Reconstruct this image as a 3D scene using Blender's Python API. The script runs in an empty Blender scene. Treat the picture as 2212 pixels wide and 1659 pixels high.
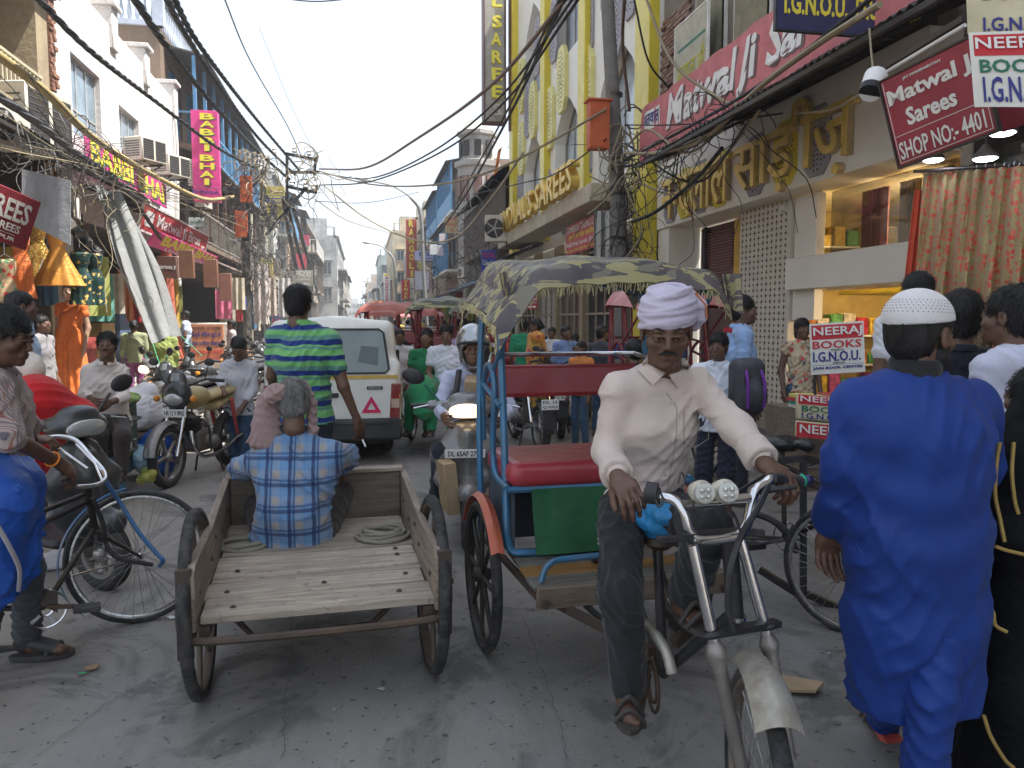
import bpy,bmesh,math,random
import numpy as np
from mathutils import Vector,Matrix,Euler
SC=bpy.context.scene
COL=SC.collection
V=Vector
R=math.radians
random.seed(7)
# --- camera, world, sun, exposure
CAMZ=1.6
YAW,PIT,FL=R(-10.9),R(-4.74),1660/2212*36.0
cam=bpy.data.objects.new('camera',bpy.data.cameras.new('camera'))
COL.objects.link(cam)
cam.location=(0,0,CAMZ)
cam.rotation_euler=(R(90)+PIT,0,YAW)
cam.data.sensor_width=36
cam.data.lens=FL
cam.data.clip_start=0.02
cam.data.clip_end=1500
SC.camera=cam
W=bpy.data.worlds.new('World')
SC.world=W
W.use_nodes=True
SUN_DIR=V((0.44,-0.10,0.90)).normalized()
nt=W.node_tree
sky=nt.nodes.new('ShaderNodeTexSky')
sky.sky_type='NISHITA'
sky.sun_disc=False
sky.sun_elevation=math.asin(SUN_DIR.z)
sky.sun_rotation=math.atan2(SUN_DIR.x,SUN_DIR.y)
sky.air_density=1.0
sky.dust_density=2.0
sky.ozone_density=1.6
bgn=nt.nodes['Background']
bgn.inputs['Strength'].default_value=0.15
_tc=nt.nodes.new('ShaderNodeTexCoord');_sx=nt.nodes.new('ShaderNodeSeparateXYZ');nt.links.new(_tc.outputs['Generated'],_sx.inputs[0])
_mr=nt.nodes.new('ShaderNodeMapRange');_mr.inputs['From Max'].default_value=1;_mr.inputs['To Min'].default_value=.95;_mr.inputs['To Max'].default_value=.70;nt.links.new(_sx.outputs[2],_mr.inputs[0])
_mx=nt.nodes.new('ShaderNodeMix');_mx.data_type='RGBA';nt.links.new(_mr.outputs[0],_mx.inputs[0]);nt.links.new(sky.outputs[0],_mx.inputs[6]);_mx.inputs[7].default_value=(2.35,2.6,2.9,1)
nt.links.new(_mx.outputs[2],bgn.inputs[0])
sun=bpy.data.objects.new('sun',bpy.data.lights.new('sun','SUN'))
COL.objects.link(sun)
sun.data.energy=4.8
sun.data.angle=R(0.5)
sun.data.color=(1,0.972,0.925)
sun.rotation_euler=SUN_DIR.to_track_quat('Z','Y').to_euler()
SC.view_settings.view_transform='Standard'
SC.view_settings.look='None'
SC.view_settings.exposure=1.55
SC.view_settings.gamma=1
SC.view_settings.use_curve_mapping=False
SC.render.engine='CYCLES'
SC.cycles.max_bounces=6
SC.cycles.diffuse_bounces=4
SC.cycles.glossy_bounces=3
SC.cycles.transmission_bounces=4
SC.cycles.transparent_max_bounces=8
SC.cycles.use_denoising=True
# --- survey helpers: sight lines measured on the photo, cut at known planes
_cp,_sp,_cy,_sy=math.cos(PIT),math.sin(PIT),math.cos(YAW),math.sin(YAW)
_F=V((-_sy*_cp,_cy*_cp,_sp));_R=V((_cy,_sy,0));_U=V((_sy*_sp,-_cy*_sp,_cp))
def ray(u,v):return _F+_R*((u-1106)/1660)+_U*(-(v-829.5)/1660)
O0=V((0,0,CAMZ))
def P(u,v,t):return O0+ray(u,v)*t
def G(u,v,z=0.0):
 d=ray(u,v);return O0+d*((z-CAMZ)/d.z)
def PX(u,v,X):
 d=ray(u,v);return O0+d*(X/d.x)
def PY(u,v,Y):
 d=ray(u,v);return O0+d*(Y/d.y)
 # --- objects
def thing(name,label,cat,group=None,loc=(0,0,0),rotz=0):
 o=bpy.data.objects.new(name,None);COL.objects.link(o)
 o.empty_display_size=.1
 o.location=loc;o.rotation_euler=(0,0,rotz);o['label']=label;o['category']=cat
 if group:o['group']=group
 return o
WID=set()
def wloc(o):
 l=V((0,0,0))
 while o:l+=o.location;o=o.parent
 return l
def link(name,me,mt=None,parent=None,kind=None,label=None,cat=None,group=None,local=False):
 o=bpy.data.objects.new(name,me);COL.objects.link(o)
 if mt is not None:
  if not me.materials:me.materials.append(mt)
  elif me.materials[0]!=mt:me.materials[0]=mt
 if parent is not None:
  o.parent=parent
  if not local:
   par=parent;m=Matrix.Identity(4)
   while par and par.name not in WID:
    m=Matrix.Translation(par.location)@par.rotation_euler.to_matrix().to_4x4()@m
    par=par.parent
   o.matrix_parent_inverse=m.inverted()
 if not local:WID.add(o.name)
 if kind:o['kind']=kind
 if label:o['label']=label
 if cat:o['category']=cat
 if group:o['group']=group
 return o
def dup(o,loc=None,rz=None,label=None,group=None,parent=None,scale=None):
 c=o.copy();COL.objects.link(c)
 if parent is not None:
  c.parent=parent
 for ch in o.children:dup(ch,parent=c)
 if loc is not None:c.location=loc
 if rz is not None:c.rotation_euler=(0,0,rz)
 if scale is not None:c.scale=(scale,)*3
 if label:c['label']=label
 if group:c['group']=group
 return c
class MB:
 def __init__(s):s.v=[];s.f=[]
 def add(s,vs,fs):
  n=len(s.v);s.v+=[tuple(x)for x in vs];s.f+=[tuple(i+n for i in f)for f in fs];return s
 def box(s,c,d,rot=None,bev=0):
  c=V(c);hx,hy,hz=d[0]/2,d[1]/2,d[2]/2
  m=rot if isinstance(rot,Matrix)else(Euler(rot).to_matrix()if rot is not None else None)
  if bev:
   b=min(bev,hx*.9,hy*.9,hz*.9);vs=[]
   for sx in(-1,1):
    for sy in(-1,1):
     for sz in(-1,1):
      vs+=[(sx*(hx-b),sy*(hy-b),sz*hz),(sx*(hx-b),sy*hy,sz*(hz-b)),(sx*hx,sy*(hy-b),sz*(hz-b))]
   vs=[V(p)for p in vs]
   if m:vs=[m@p for p in vs]
   I=lambda x,y,z,k:(((x>0)*2+(y>0))*2+(z>0))*3+k
   fs=[]
   for z in(-1,1):fs.append([I(-1,-1,z,0),I(1,-1,z,0),I(1,1,z,0),I(-1,1,z,0)][::z])
   for y in(-1,1):fs.append([I(-1,y,-1,1),I(1,y,-1,1),I(1,y,1,1),I(-1,y,1,1)][::-y])
   for x in(-1,1):fs.append([I(x,-1,-1,2),I(x,1,-1,2),I(x,1,1,2),I(x,-1,1,2)][::x])
   for a in(-1,1):
    for b2 in(-1,1):
     fs.append([I(-1,a,b2,0),I(1,a,b2,0),I(1,a,b2,1),I(-1,a,b2,1)][::a*b2])
     fs.append([I(a,-1,b2,0),I(a,1,b2,0),I(a,1,b2,2),I(a,-1,b2,2)][::-a*b2])
     fs.append([I(a,b2,-1,1),I(a,b2,1,1),I(a,b2,1,2),I(a,b2,-1,2)][::a*b2])
     for cc in(-1,1):
      fs.append([I(a,b2,cc,0),I(a,b2,cc,1),I(a,b2,cc,2)][::-a*b2*cc])
   return s.add([p+c for p in vs],fs)
  vs=[V((x*hx,y*hy,z*hz))for x in(-1,1)for y in(-1,1)for z in(-1,1)]
  if m:vs=[m@p for p in vs]
  return s.add([p+c for p in vs],[(0,1,3,2),(4,6,7,5),(0,4,5,1),(2,3,7,6),(0,2,6,4),(1,5,7,3)])
 def b2(s,a,b,bev=0):
  a,b=V(a),V(b)
  return s.box((a+b)/2,[abs(x)for x in(b-a)],bev=bev)
 def bar(s,a,b,w,h=None,up=(0,0,1),bev=0):
  a,b=V(a),V(b);y=(b-a);L=y.length;y.normalize();up=V(up)
  x=y.cross(up)
  if x.length<1e-4:x=y.cross(V((1,0,0)))
  x.normalize();z=x.cross(y)
  return s.box((a+b)/2,(w,L,h or w),Matrix((x,y,z)).transposed(),bev)
 def tube(s,pts,r,n=8,caps=True,closed=False):
  pts=[V(p)for p in pts];k=len(pts);rs=r if isinstance(r,(list,tuple))else[r]*k
  rings=[];up=None
  for i,p in enumerate(pts):
   if closed:t=pts[(i+1)%k]-pts[i-1]
   else:t=pts[min(i+1,k-1)]-pts[max(i-1,0)]
   t.normalize()
   if up is None:
    up=V((0,0,1))if abs(t.z)<.9 else V((1,0,0))
   x=t.cross(up)
   if x.length<1e-5:x=t.orthogonal()
   x.normalize();up=x.cross(t)
   rings.append([p+(x*math.cos(2*math.pi*j/n)+up*math.sin(2*math.pi*j/n))*rs[i]for j in range(n)])
  vs=[q for rg in rings for q in rg];fs=[]
  for i in range(k if closed else k-1):
   a,b=i*n,((i+1)%k)*n
   for j in range(n):fs.append((a+j,a+(j+1)%n,b+(j+1)%n,b+j))
  if caps and not closed:
   fs.append(tuple(range(n))[::-1]);fs.append(tuple((k-1)*n+j for j in range(n)))
  return s.add(vs,fs)
 def cyl(s,a,b,ra,rb=None,n=12):return s.tube([a,b],[ra,ra if rb is None else rb],n)
 def ring(s,c,ax,Rr,r,n=32,m=8,a0=0,a1=2*math.pi,flat=1):
  c,ax=V(c),V(ax).normalized();x=ax.orthogonal().normalized()
  if abs(ax.z)<.99:x=V((0,0,1))-ax*ax.z;x.normalize()
  y=ax.cross(x);full=abs(a1-a0-2*math.pi)<1e-6;kk=n if full else n+1
  vs=[];fs=[]
  for i in range(kk):
   a=a0+(a1-a0)*i/n;d=x*math.cos(a)+y*math.sin(a)
   for j in range(m):
    b=2*math.pi*j/m;vs.append(c+d*(Rr+r*math.cos(b))+ax*r*math.sin(b)*flat)
  for i in range(n):
   for j in range(m):
    p,q=i*m,((i+1)%kk)*m;fs.append((p+j,q+j,q+(j+1)%m,p+(j+1)%m))
  return s.add(vs,fs)
 def ball(s,c,r,n=12,m=8,rot=None):
  c=V(c);r=(r,r,r)if not isinstance(r,(tuple,list,Vector))else r
  vs=[];fs=[]
  for i in range(m+1):
   t=math.pi*i/m
   for j in range(n):
    a=2*math.pi*j/n;p=V((r[0]*math.sin(t)*math.cos(a),r[1]*math.sin(t)*math.sin(a),r[2]*math.cos(t)))
    if rot is not None:p=rot@p
    vs.append(c+p)
  for i in range(m):
   for j in range(n):
    q=(i*n+j,i*n+(j+1)%n,(i+1)*n+(j+1)%n,(i+1)*n+j)
    fs.append(q[::-1])
  return s.add(vs,fs)
 def lathe(s,c,prof,n=20,ax=(0,0,1)):
  c,ax=V(c),V(ax).normalized();q=V((0,0,1)).rotation_difference(ax);vs=[];fs=[]
  for(r,z)in prof:
   for j in range(n):
    a=2*math.pi*j/n;vs.append(c+q@V((r*math.cos(a),r*math.sin(a),z)))
  for i in range(len(prof)-1):
   for j in range(n):fs.append((i*n+j,i*n+(j+1)%n,(i+1)*n+(j+1)%n,(i+1)*n+j))
  fs.append(tuple(range(n))[::-1]);fs.append(tuple((len(prof)-1)*n+j for j in range(n)))
  return s.add(vs,fs)
 def quad(s,a,b,c,d):return s.add([a,b,c,d],[(0,1,2,3)])
 def prism(s,poly,off):
  off=V(off);n=len(poly);vs=[V(p)for p in poly]+[V(p)+off for p in poly]
  return s.add(vs,[tuple(range(n))[::-1],tuple(range(n,2*n))]+[(i,(i+1)%n,(i+1)%n+n,i+n)for i in range(n)])
 def sheet(s,fn,nu,nv,th=0.0,cu=False):
  """fn(a,b)->point, a,b in 0..1; th>0 gives it thickness"""
  g=[[V(fn(i/nu,j/nv))for j in range(nv+1)]for i in range(nu+1)]
  vs=[p for r_ in g for p in r_];N=len(vs);m=nv+1
  fs=[(i*m+j,(i+1)*m+j,(i+1)*m+j+1,i*m+j+1)for i in range(nu)for j in range(nv)]
  if th:
   nr=[]
   for i in range(nu+1):
    for j in range(nv+1):
     a=g[min(i+1,nu)][j]-g[max(i-1,0)][j];b=g[i][min(j+1,nv)]-g[i][max(j-1,0)]
     c=a.cross(b);c=c.normalized()if c.length>1e-9 else V((0,0,1));nr.append(c)
   vs2=[p-n_*th for p,n_ in zip(vs,nr)]
   fs2=[tuple(k+N for k in f)[::-1]for f in fs]
   bd=[i*m for i in range(nu+1)]+[nu*m+j for j in range(1,nv+1)]+[i*m+nv for i in range(nu-1,-1,-1)]+[j for j in range(nv-1,0,-1)]
   side=[(bd[i],bd[i]+N,bd[(i+1)%len(bd)]+N,bd[(i+1)%len(bd)])for i in range(len(bd))]
   return s.add(vs+vs2,fs+fs2+[f[::-1]for f in side])
  return s.add(vs,fs)
 def mesh(s,name='m',smooth=None):
  me=bpy.data.meshes.new(name);me.from_pydata(s.v,[],s.f);me.update()
  if smooth:
   me.polygons.foreach_set('use_smooth',[True]*len(me.polygons))
   if smooth<179:me.set_sharp_from_angle(angle=R(smooth))
  return me
 def put(s,name,mt,parent=None,smooth=40,**k):
  return link(name,s.mesh(name,smooth),mt,parent,**k)
def ob(name,label,cat,mb,mt,group=None,smooth=40,kind=None):
 return mb.put(name,mt,None,smooth,label=label,cat=cat,group=group,kind=kind)
def arc(pts,n=8):
 """smooth curve (Catmull-Rom) through points"""
 pts=[V(p)for p in pts];P_=[pts[0]*2-pts[1]]+pts+[pts[-1]*2-pts[-2]];out=[]
 for i in range(1,len(P_)-2):
  a,b,c,d=P_[i-1:i+3]
  for j in range(n):
   t=j/n;out.append(.5*((2*b)+(c-a)*t+(2*a-5*b+4*c-d)*t*t+(3*b-a-3*c+d)*t**3))
 return out+[pts[-1]]
def sag(a,b,s,n=14):
 a,b=V(a),V(b);return[a.lerp(b,i/n)-V((0,0,4*s*(i/n)*(1-i/n)))for i in range(n+1)]
 # --- materials
MATS={}
NTH='first second third fourth fifth sixth seventh eighth ninth tenth eleventh twelfth thirteenth fourteenth fifteenth sixteenth seventeenth eighteenth nineteenth twentieth'.split();NTH+=['twenty-'+q for q in NTH[:9]]+['thirtieth','thirty-first']
def NN(t,ty,**k):
 n=t.nodes.new(ty)
 for a,b in k.items():
  if a in n.inputs:n.inputs[a].default_value=b
  else:setattr(n,a,b)
 return n
def c4(c):return(c[0],c[1],c[2],1)
def setup(key):
 m=bpy.data.materials.new(key);m.use_nodes=True;t=m.node_tree
 return m,t,t.nodes['Principled BSDF'],NN(t,'ShaderNodeTexCoord').outputs['Object']
def mixc(t,f,a,b,bt='MIX'):
 n=NN(t,'ShaderNodeMix',data_type='RGBA',blend_type=bt)
 for s_,x in((0,f),(6,a),(7,b)):
  if isinstance(x,(int,float)):n.inputs[s_].default_value=x
  elif isinstance(x,tuple):n.inputs[s_].default_value=c4(x)
  else:t.links.new(x,n.inputs[s_])
 return n.outputs[2]
def noise(t,co,sc,det=4,rough=.55,dist=0.0,vec=None):
 if vec is not None:
  mp=NN(t,'ShaderNodeMapping');mp.inputs['Scale'].default_value=vec;t.links.new(co,mp.inputs[0]);co=mp.outputs[0]
 n=NN(t,'ShaderNodeTexNoise',Scale=sc,Detail=det,Roughness=rough,Distortion=dist)
 t.links.new(co,n.inputs['Vector']);return n.outputs[0]
def ramp(t,x,stops,interp='LINEAR'):
 n=NN(t,'ShaderNodeValToRGB');t.links.new(x,n.inputs[0]);e=n.color_ramp;e.interpolation=interp
 while len(e.elements)<len(stops):e.elements.new(1)
 for i,(p_,c)in enumerate(stops):
  e.elements[i].position=p_;e.elements[i].color=c4(c)if isinstance(c,tuple)else(c,c,c,1)
 return n.outputs[0]
def mth(t,op,a,b=0.0,c=None):
 n=NN(t,'ShaderNodeMath',operation=op)
 for i,x in enumerate((a,b)if c is None else(a,b,c)):
  if isinstance(x,(int,float)):n.inputs[i].default_value=x
  else:t.links.new(x,n.inputs[i])
 return n.outputs[0]
def bumpn(t,bs,h,st,dist=.02):
 n=NN(t,'ShaderNodeBump',Strength=st,Distance=dist);t.links.new(h,n.inputs['Height']);t.links.new(n.outputs[0],bs.inputs['Normal'])
def finish(t,bs,co,col,rough,metal=0,bump=.15,bsc=60,spec=.4,wrk=0,sheen=0):
 if isinstance(col,tuple):bs.inputs['Base Color'].default_value=c4(col)
 else:t.links.new(col,bs.inputs['Base Color'])
 bs.inputs['Metallic'].default_value=metal
 rn=noise(t,co,7,3);t.links.new(ramp(t,rn,[(.3,max(0,rough-.1)),(.7,min(1,rough+.1))]),bs.inputs['Roughness'])
 bs.inputs['Specular IOR Level'].default_value=spec
 if sheen:bs.inputs['Sheen Weight'].default_value=sheen
 if bump or wrk:
  h=noise(t,co,bsc,3)
  if wrk:
   w=noise(t,co,7,2,.45,.5,(1,1,.45));w2=noise(t,co,16,2,.5,.3,(.6,.6,1));w2=mth(t,'ABSOLUTE',mth(t,'SUBTRACT',w2,.5));h=mth(t,'ADD',mth(t,'MULTIPLY_ADD',w,3*wrk,mth(t,'MULTIPLY',w2,-1.6*wrk)),mth(t,'MULTIPLY',h,bump*.4))
   bumpn(t,bs,h,.7,.02)
  else:bumpn(t,bs,h,bump,.01)
def M(key,col=(.5,.5,.5),rough=.6,metal=0,var=.18,sc=5,bump=.15,bsc=60,dirt=0.0,dcol=(.10,.085,.07),spec=.4,wrk=0,coat=0,sheen=0,dsc=2.5):
 if key in MATS:return MATS[key]
 m,t,bs,co=setup(key)
 n=noise(t,co,sc,5)
 a=tuple(min(1,x*(1-var))for x in col);b=tuple(min(1,x*(1+var*.8))for x in col)
 c=ramp(t,n,[(.3,a),(.7,b)])
 if dirt:
  dn=noise(t,co,dsc,6,.7,.5);c=mixc(t,mth(t,'MULTIPLY',ramp(t,dn,[(.42,0.0),(.68,1.0)]),dirt),c,dcol)
 finish(t,bs,co,c,rough,metal,bump,bsc,spec,wrk,sheen)
 if coat:bs.inputs['Coat Weight'].default_value=coat;bs.inputs['Coat Roughness'].default_value=.12
 MATS[key]=m;return m
def glass(key,col=(.05,.06,.07),rough=.05,alpha=1.0):
 if key in MATS:return MATS[key]
 m,t,bs,co=setup(key)
 n=noise(t,co,3,3)
 t.links.new(ramp(t,n,[(.3,tuple(x*.7 for x in col)),(.7,col)]),bs.inputs['Base Color'])
 bs.inputs['Roughness'].default_value=rough;bs.inputs['Alpha'].default_value=alpha;bs.inputs['Specular IOR Level'].default_value=.8
 MATS[key]=m;return m
def emit(key,col,st):
 if key in MATS:return MATS[key]
 m,t,bs,co=setup(key);bs.inputs['Base Color'].default_value=c4(col)
 bs.inputs['Emission Color'].default_value=c4(col);bs.inputs['Emission Strength'].default_value=st
 MATS[key]=m;return m
def rot_sep(t,co,rot=(0,0,0)):
 mp=NN(t,'ShaderNodeMapping');mp.inputs['Rotation'].default_value=rot;t.links.new(co,mp.inputs[0])
 sp=NN(t,'ShaderNodeSeparateXYZ');t.links.new(mp.outputs[0],sp.inputs[0]);return sp.outputs
def stripes(key,bands,period,axis=2,rot=(0,0,0),off=0,wob=.012,rough=.85,wrk=.5,bump=.3):
 """bands: list of (start fraction, colour)"""
 if key in MATS:return MATS[key]
 m,t,bs,co=setup(key);o=rot_sep(t,co,rot)
 w=mth(t,'MULTIPLY',noise(t,co,5,2),wob)
 x=mth(t,'FRACT',mth(t,'DIVIDE',mth(t,'ADD',mth(t,'ADD',o[axis],off+50*period),w),period))
 c=ramp(t,x,bands,'CONSTANT')
 c=mixc(t,.12,c,ramp(t,noise(t,co,300,2),[(.3,.3),(.7,1.0)]),'MULTIPLY')
 finish(t,bs,co,c,rough,0,bump,250,.25,wrk,.2);MATS[key]=m;return m
def plaid(key,rot=(0,0,0),p=.085,cols=((.30,.27,.25),(.09,.24,.46),(.015,.022,.085)),wrk=.6,ax=(0,2)):
 if key in MATS:return MATS[key]
 m,t,bs,co=setup(key);o=rot_sep(t,co,rot)
 w=mth(t,'MULTIPLY',noise(t,co,4,2),.02)
 base,blue,navy=cols
 def lines(src,per,off=0):
  x=mth(t,'FRACT',mth(t,'DIVIDE',mth(t,'ADD',mth(t,'ADD',src,9+off),w),per))
  return x
 xa,xb=lines(o[ax[0]],p),lines(o[ax[1]],p*1.05)
 bl=lambda x:ramp(t,x,[(.0,1.0),(.30,1.0),(.40,0.0),(.60,0.0),(.70,1.0)])
 nv=lambda x:ramp(t,x,[(.0,0.0),(.03,1.0),(.15,1.0),(.18,0.1),(.23,0.1),(.26,.9),(.30,.8),(.34,.0),(.7,0.0),(.715,.25),(.74,0.0)])
 c=mixc(t,mth(t,'MULTIPLY',bl(xa),.6),base,blue);c=mixc(t,mth(t,'MULTIPLY',bl(xb),.6),c,blue)
 c=mixc(t,mth(t,'MULTIPLY',nv(xa),.8),c,navy);c=mixc(t,mth(t,'MULTIPLY',nv(xb),.7),c,navy)
 finish(t,bs,co,c,.85,0,.3,250,.2,wrk,.2);MATS[key]=m;return m
def camo(key,cols=((.035,.03,.045),(.20,.19,.075),(.10,.10,.08)),sc=9,vec=(.35,1,1)):
 if key in MATS:return MATS[key]
 m,t,bs,co=setup(key)
 n=noise(t,co,sc,2,.6,1.2,vec);n2=noise(t,co,sc*.8,2,.5,.8,(.5,1,1))
 c=mixc(t,ramp(t,n,[(.0,0.0),(.52,1.0)],'CONSTANT'),cols[0],cols[1])
 c=mixc(t,ramp(t,n2,[(.0,0.0),(.60,1.0)],'CONSTANT'),c,cols[2])
 c=mixc(t,mth(t,'MULTIPLY',ramp(t,noise(t,co,3,5),[(.4,0.0),(.75,1.0)]),.35),c,(.28,.25,.2))
 finish(t,bs,co,c,.6,0,.2,90,.4,.25);MATS[key]=m;return m
def spots(key,base,cols,sc=22,th=.32,wrk=.4,rough=.8,vec=None,metal=0,rand=.9,leaf=None):
 """printed flowers / motifs: voronoi blobs broken by noise"""
 if key in MATS:return MATS[key]
 m,t,bs,co=setup(key)
 nz=noise(t,co,sc*2.2,2);mp=NN(t,'ShaderNodeVectorMath',operation='ADD')
 cmb=NN(t,'ShaderNodeCombineXYZ');k=mth(t,'MULTIPLY',mth(t,'SUBTRACT',nz,.5),.9/sc)
 for i in range(3):t.links.new(k,cmb.inputs[i])
 t.links.new(co,mp.inputs[0]);t.links.new(cmb.outputs[0],mp.inputs[1]);vv=mp.outputs[0]
 if vec:
  mq=NN(t,'ShaderNodeMapping');mq.inputs['Scale'].default_value=vec;t.links.new(vv,mq.inputs[0]);vv=mq.outputs[0]
 vo=NN(t,'ShaderNodeTexVoronoi',Scale=sc,Randomness=rand);t.links.new(vv,vo.inputs['Vector'])
 mask=ramp(t,vo.outputs['Distance'],[(0,1.0),(th,0.0)],'CONSTANT')
 sp=NN(t,'ShaderNodeSeparateColor');t.links.new(vo.outputs['Color'],sp.inputs[0])
 fc=ramp(t,sp.outputs[0],[(i/len(cols),c)for i,c in enumerate(cols)],'CONSTANT')
 c=base if isinstance(base,tuple)else base
 c=mixc(t,ramp(t,noise(t,co,4,3),[(.3,0.0),(.7,1.0)]),tuple(x*.8 for x in base),base)
 if leaf:
  v2=NN(t,'ShaderNodeTexVoronoi',Scale=sc*1.5,Randomness=1);t.links.new(vv,v2 .inputs['Vector'])
  c=mixc(t,ramp(t,v2 .outputs['Distance'],[(0,1.0),(.2,0.0)],'CONSTANT'),c,leaf)
 c=mixc(t,mask,c,fc)
 finish(t,bs,co,c,rough,metal,.3,200,.3,wrk,.1);MATS[key]=m;return m
def woodm(key,col,axis=0,sc=1.0,dirt=.5,light=1.5):
 if key in MATS:return MATS[key]
 m,t,bs,co=setup(key);vec=[14,14,14];vec[axis]=1.1
 n=noise(t,co,3*sc,8,.65,.6,tuple(vec));n2=noise(t,co,2.2,5,.6)
 c=ramp(t,n,[(.25,tuple(x*.45 for x in col)),(.5,col),(.75,tuple(min(1,x*light)for x in col))])
 c=mixc(t,mth(t,'MULTIPLY',ramp(t,n2,[(.4,0.0),(.7,1.0)]),dirt),c,tuple(x*.4 for x in col))
 fl=noise(t,co,26,3);c=mixc(t,mth(t,'MULTIPLY',ramp(t,fl,[(.62,0.0),(.7,1.0)]),.5),c,tuple(x*.3 for x in col))
 t.links.new(c,bs.inputs['Base Color']);bs.inputs['Roughness'].default_value=.75
 bumpn(t,bs,n,.5,.01);MATS[key]=m;return m
 # --- lettering
TXT={}
def tmesh(s,ext=.0,bold=0.0,shear=0.0,sp=1.0,res=2):
 k=(s,ext,bold,shear,sp)
 if k in TXT:return TXT[k]
 cu=bpy.data.curves.new('t','FONT');cu.body=s;cu.size=1;cu.extrude=ext;cu.offset=bold;cu.shear=shear;cu.space_character=sp;cu.resolution_u=res
 o=bpy.data.objects.new('t',cu);COL.objects.link(o)
 bpy.context.view_layer.update()
 me=bpy.data.meshes.new_from_object(o.evaluated_get(bpy.context.evaluated_depsgraph_get()))
 bpy.data.objects.remove(o)
 a=np.array([v.co for v in me.vertices])if len(me.vertices)else np.zeros((1,3))
 TXT[k]=(me,a.min(0),a.max(0));return TXT[k]
def lettering(s,o,ex,ey,box,mt,parent,ext=.004,bold=0.0,shear=0.0,warp=None,sp=1.0,name='lettering',half=None,keep=False):
 """fit string s in box (x0,y0,x1,y1 metres) of the plane o + ex*x + ey*y, standing ext proud of it"""
 me,lo,hi=tmesh(s,.5,bold,shear,sp)
 o,ex,ey=V(o),V(ex).normalized(),V(ey).normalized();n=ex.cross(ey).normalized()
 x0,y0,x1,y1=box;w,h=max(hi[0]-lo[0],1e-3),max(hi[1]-lo[1],1e-3)
 sx,sy=(x1-x0)/w,(y1-y0)/h
 if keep:sx=sy=min(sx,sy)
 m2=me.copy();vs=[]
 for v in me.vertices:
  x=x0+(v.co.x-lo[0])*sx;y=y0+(v.co.y-lo[1])*sy;z=(v.co.z+.5)*ext+.001
  if warp:z+=warp(x,y)
  p=o+ex*x+ey*y+n*z;vs+=[p.x,p.y,p.z]
 m2 .vertices.foreach_set('co',vs);m2 .update();m2 .materials.clear()
 return link(name,m2,mt,parent)
def sign(name,label,cat,o,ex,ey,w,h,mt,texts,th=.03,warp=None,border=None,group=None,frame=None,n=24,kind=None):
 o,ex,ey=V(o),V(ex).normalized(),V(ey).normalized();nn=ex.cross(ey).normalized()
 if warp:
  mb=MB().sheet(lambda a,b:o+ex*(a*w)+ey*(b*h)+nn*warp(a*w,b*h),n,max(4,int(n*h/w)),th=.004)
 else:
  rot=Matrix((ex,ey,nn)).transposed();mb=MB().box(o+ex*w/2+ey*h/2-nn*th/2,(w,h,th),rot,bev=min(.006,th*.3))
 t=mb.put(name,mt,None,40,label=label,cat=cat,group=group)
 if frame:
  fm=MB();rot=Matrix((ex,ey,nn)).transposed();f=frame[1]
  for(cx,cy,dx,dy)in((w/2,-f/2,w+2*f,f),(w/2,h+f/2,w+2*f,f),(-f/2,h/2,f,h),(w+f/2,h/2,f,h)):
   fm.box(o+ex*cx+ey*cy-nn*th/2,(dx,dy,th*1.5),rot)
  fm.put('frame',frame[0],t)
 for tx in texts:
  s,bx,m_=tx[0],tx[1],tx[2];kw=tx[3]if len(tx)>3 else{}
  bx=(bx[0]*w,bx[1]*h,bx[2]*w,bx[3]*h)
  if s=='#':
   if warp:
    b_=MB().sheet(lambda a,b:o+ex*(bx[0]+a*(bx[2]-bx[0]))+ey*(bx[1]+b*(bx[3]-bx[1]))+nn*(.002+kw.get('up',0)+warp(bx[0]+a*(bx[2]-bx[0]),bx[1]+b*(bx[3]-bx[1]))),n,6)
   else:
    b_=MB().box(o+ex*(bx[0]+bx[2])/2+ey*(bx[1]+bx[3])/2+nn*(.001+kw.get('up',0)),(bx[2]-bx[0],bx[3]-bx[1],.002),Matrix((ex,ey,nn)).transposed())
   b_.put('printed_band',m_,t)
  else:
   k2=dict(ext=.003,bold=.012);k2 .update(kw)
   lettering(s,o+nn*k2 .pop('up',.002),ex,ey,bx,m_,t,warp=warp,**k2)
 return t
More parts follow.
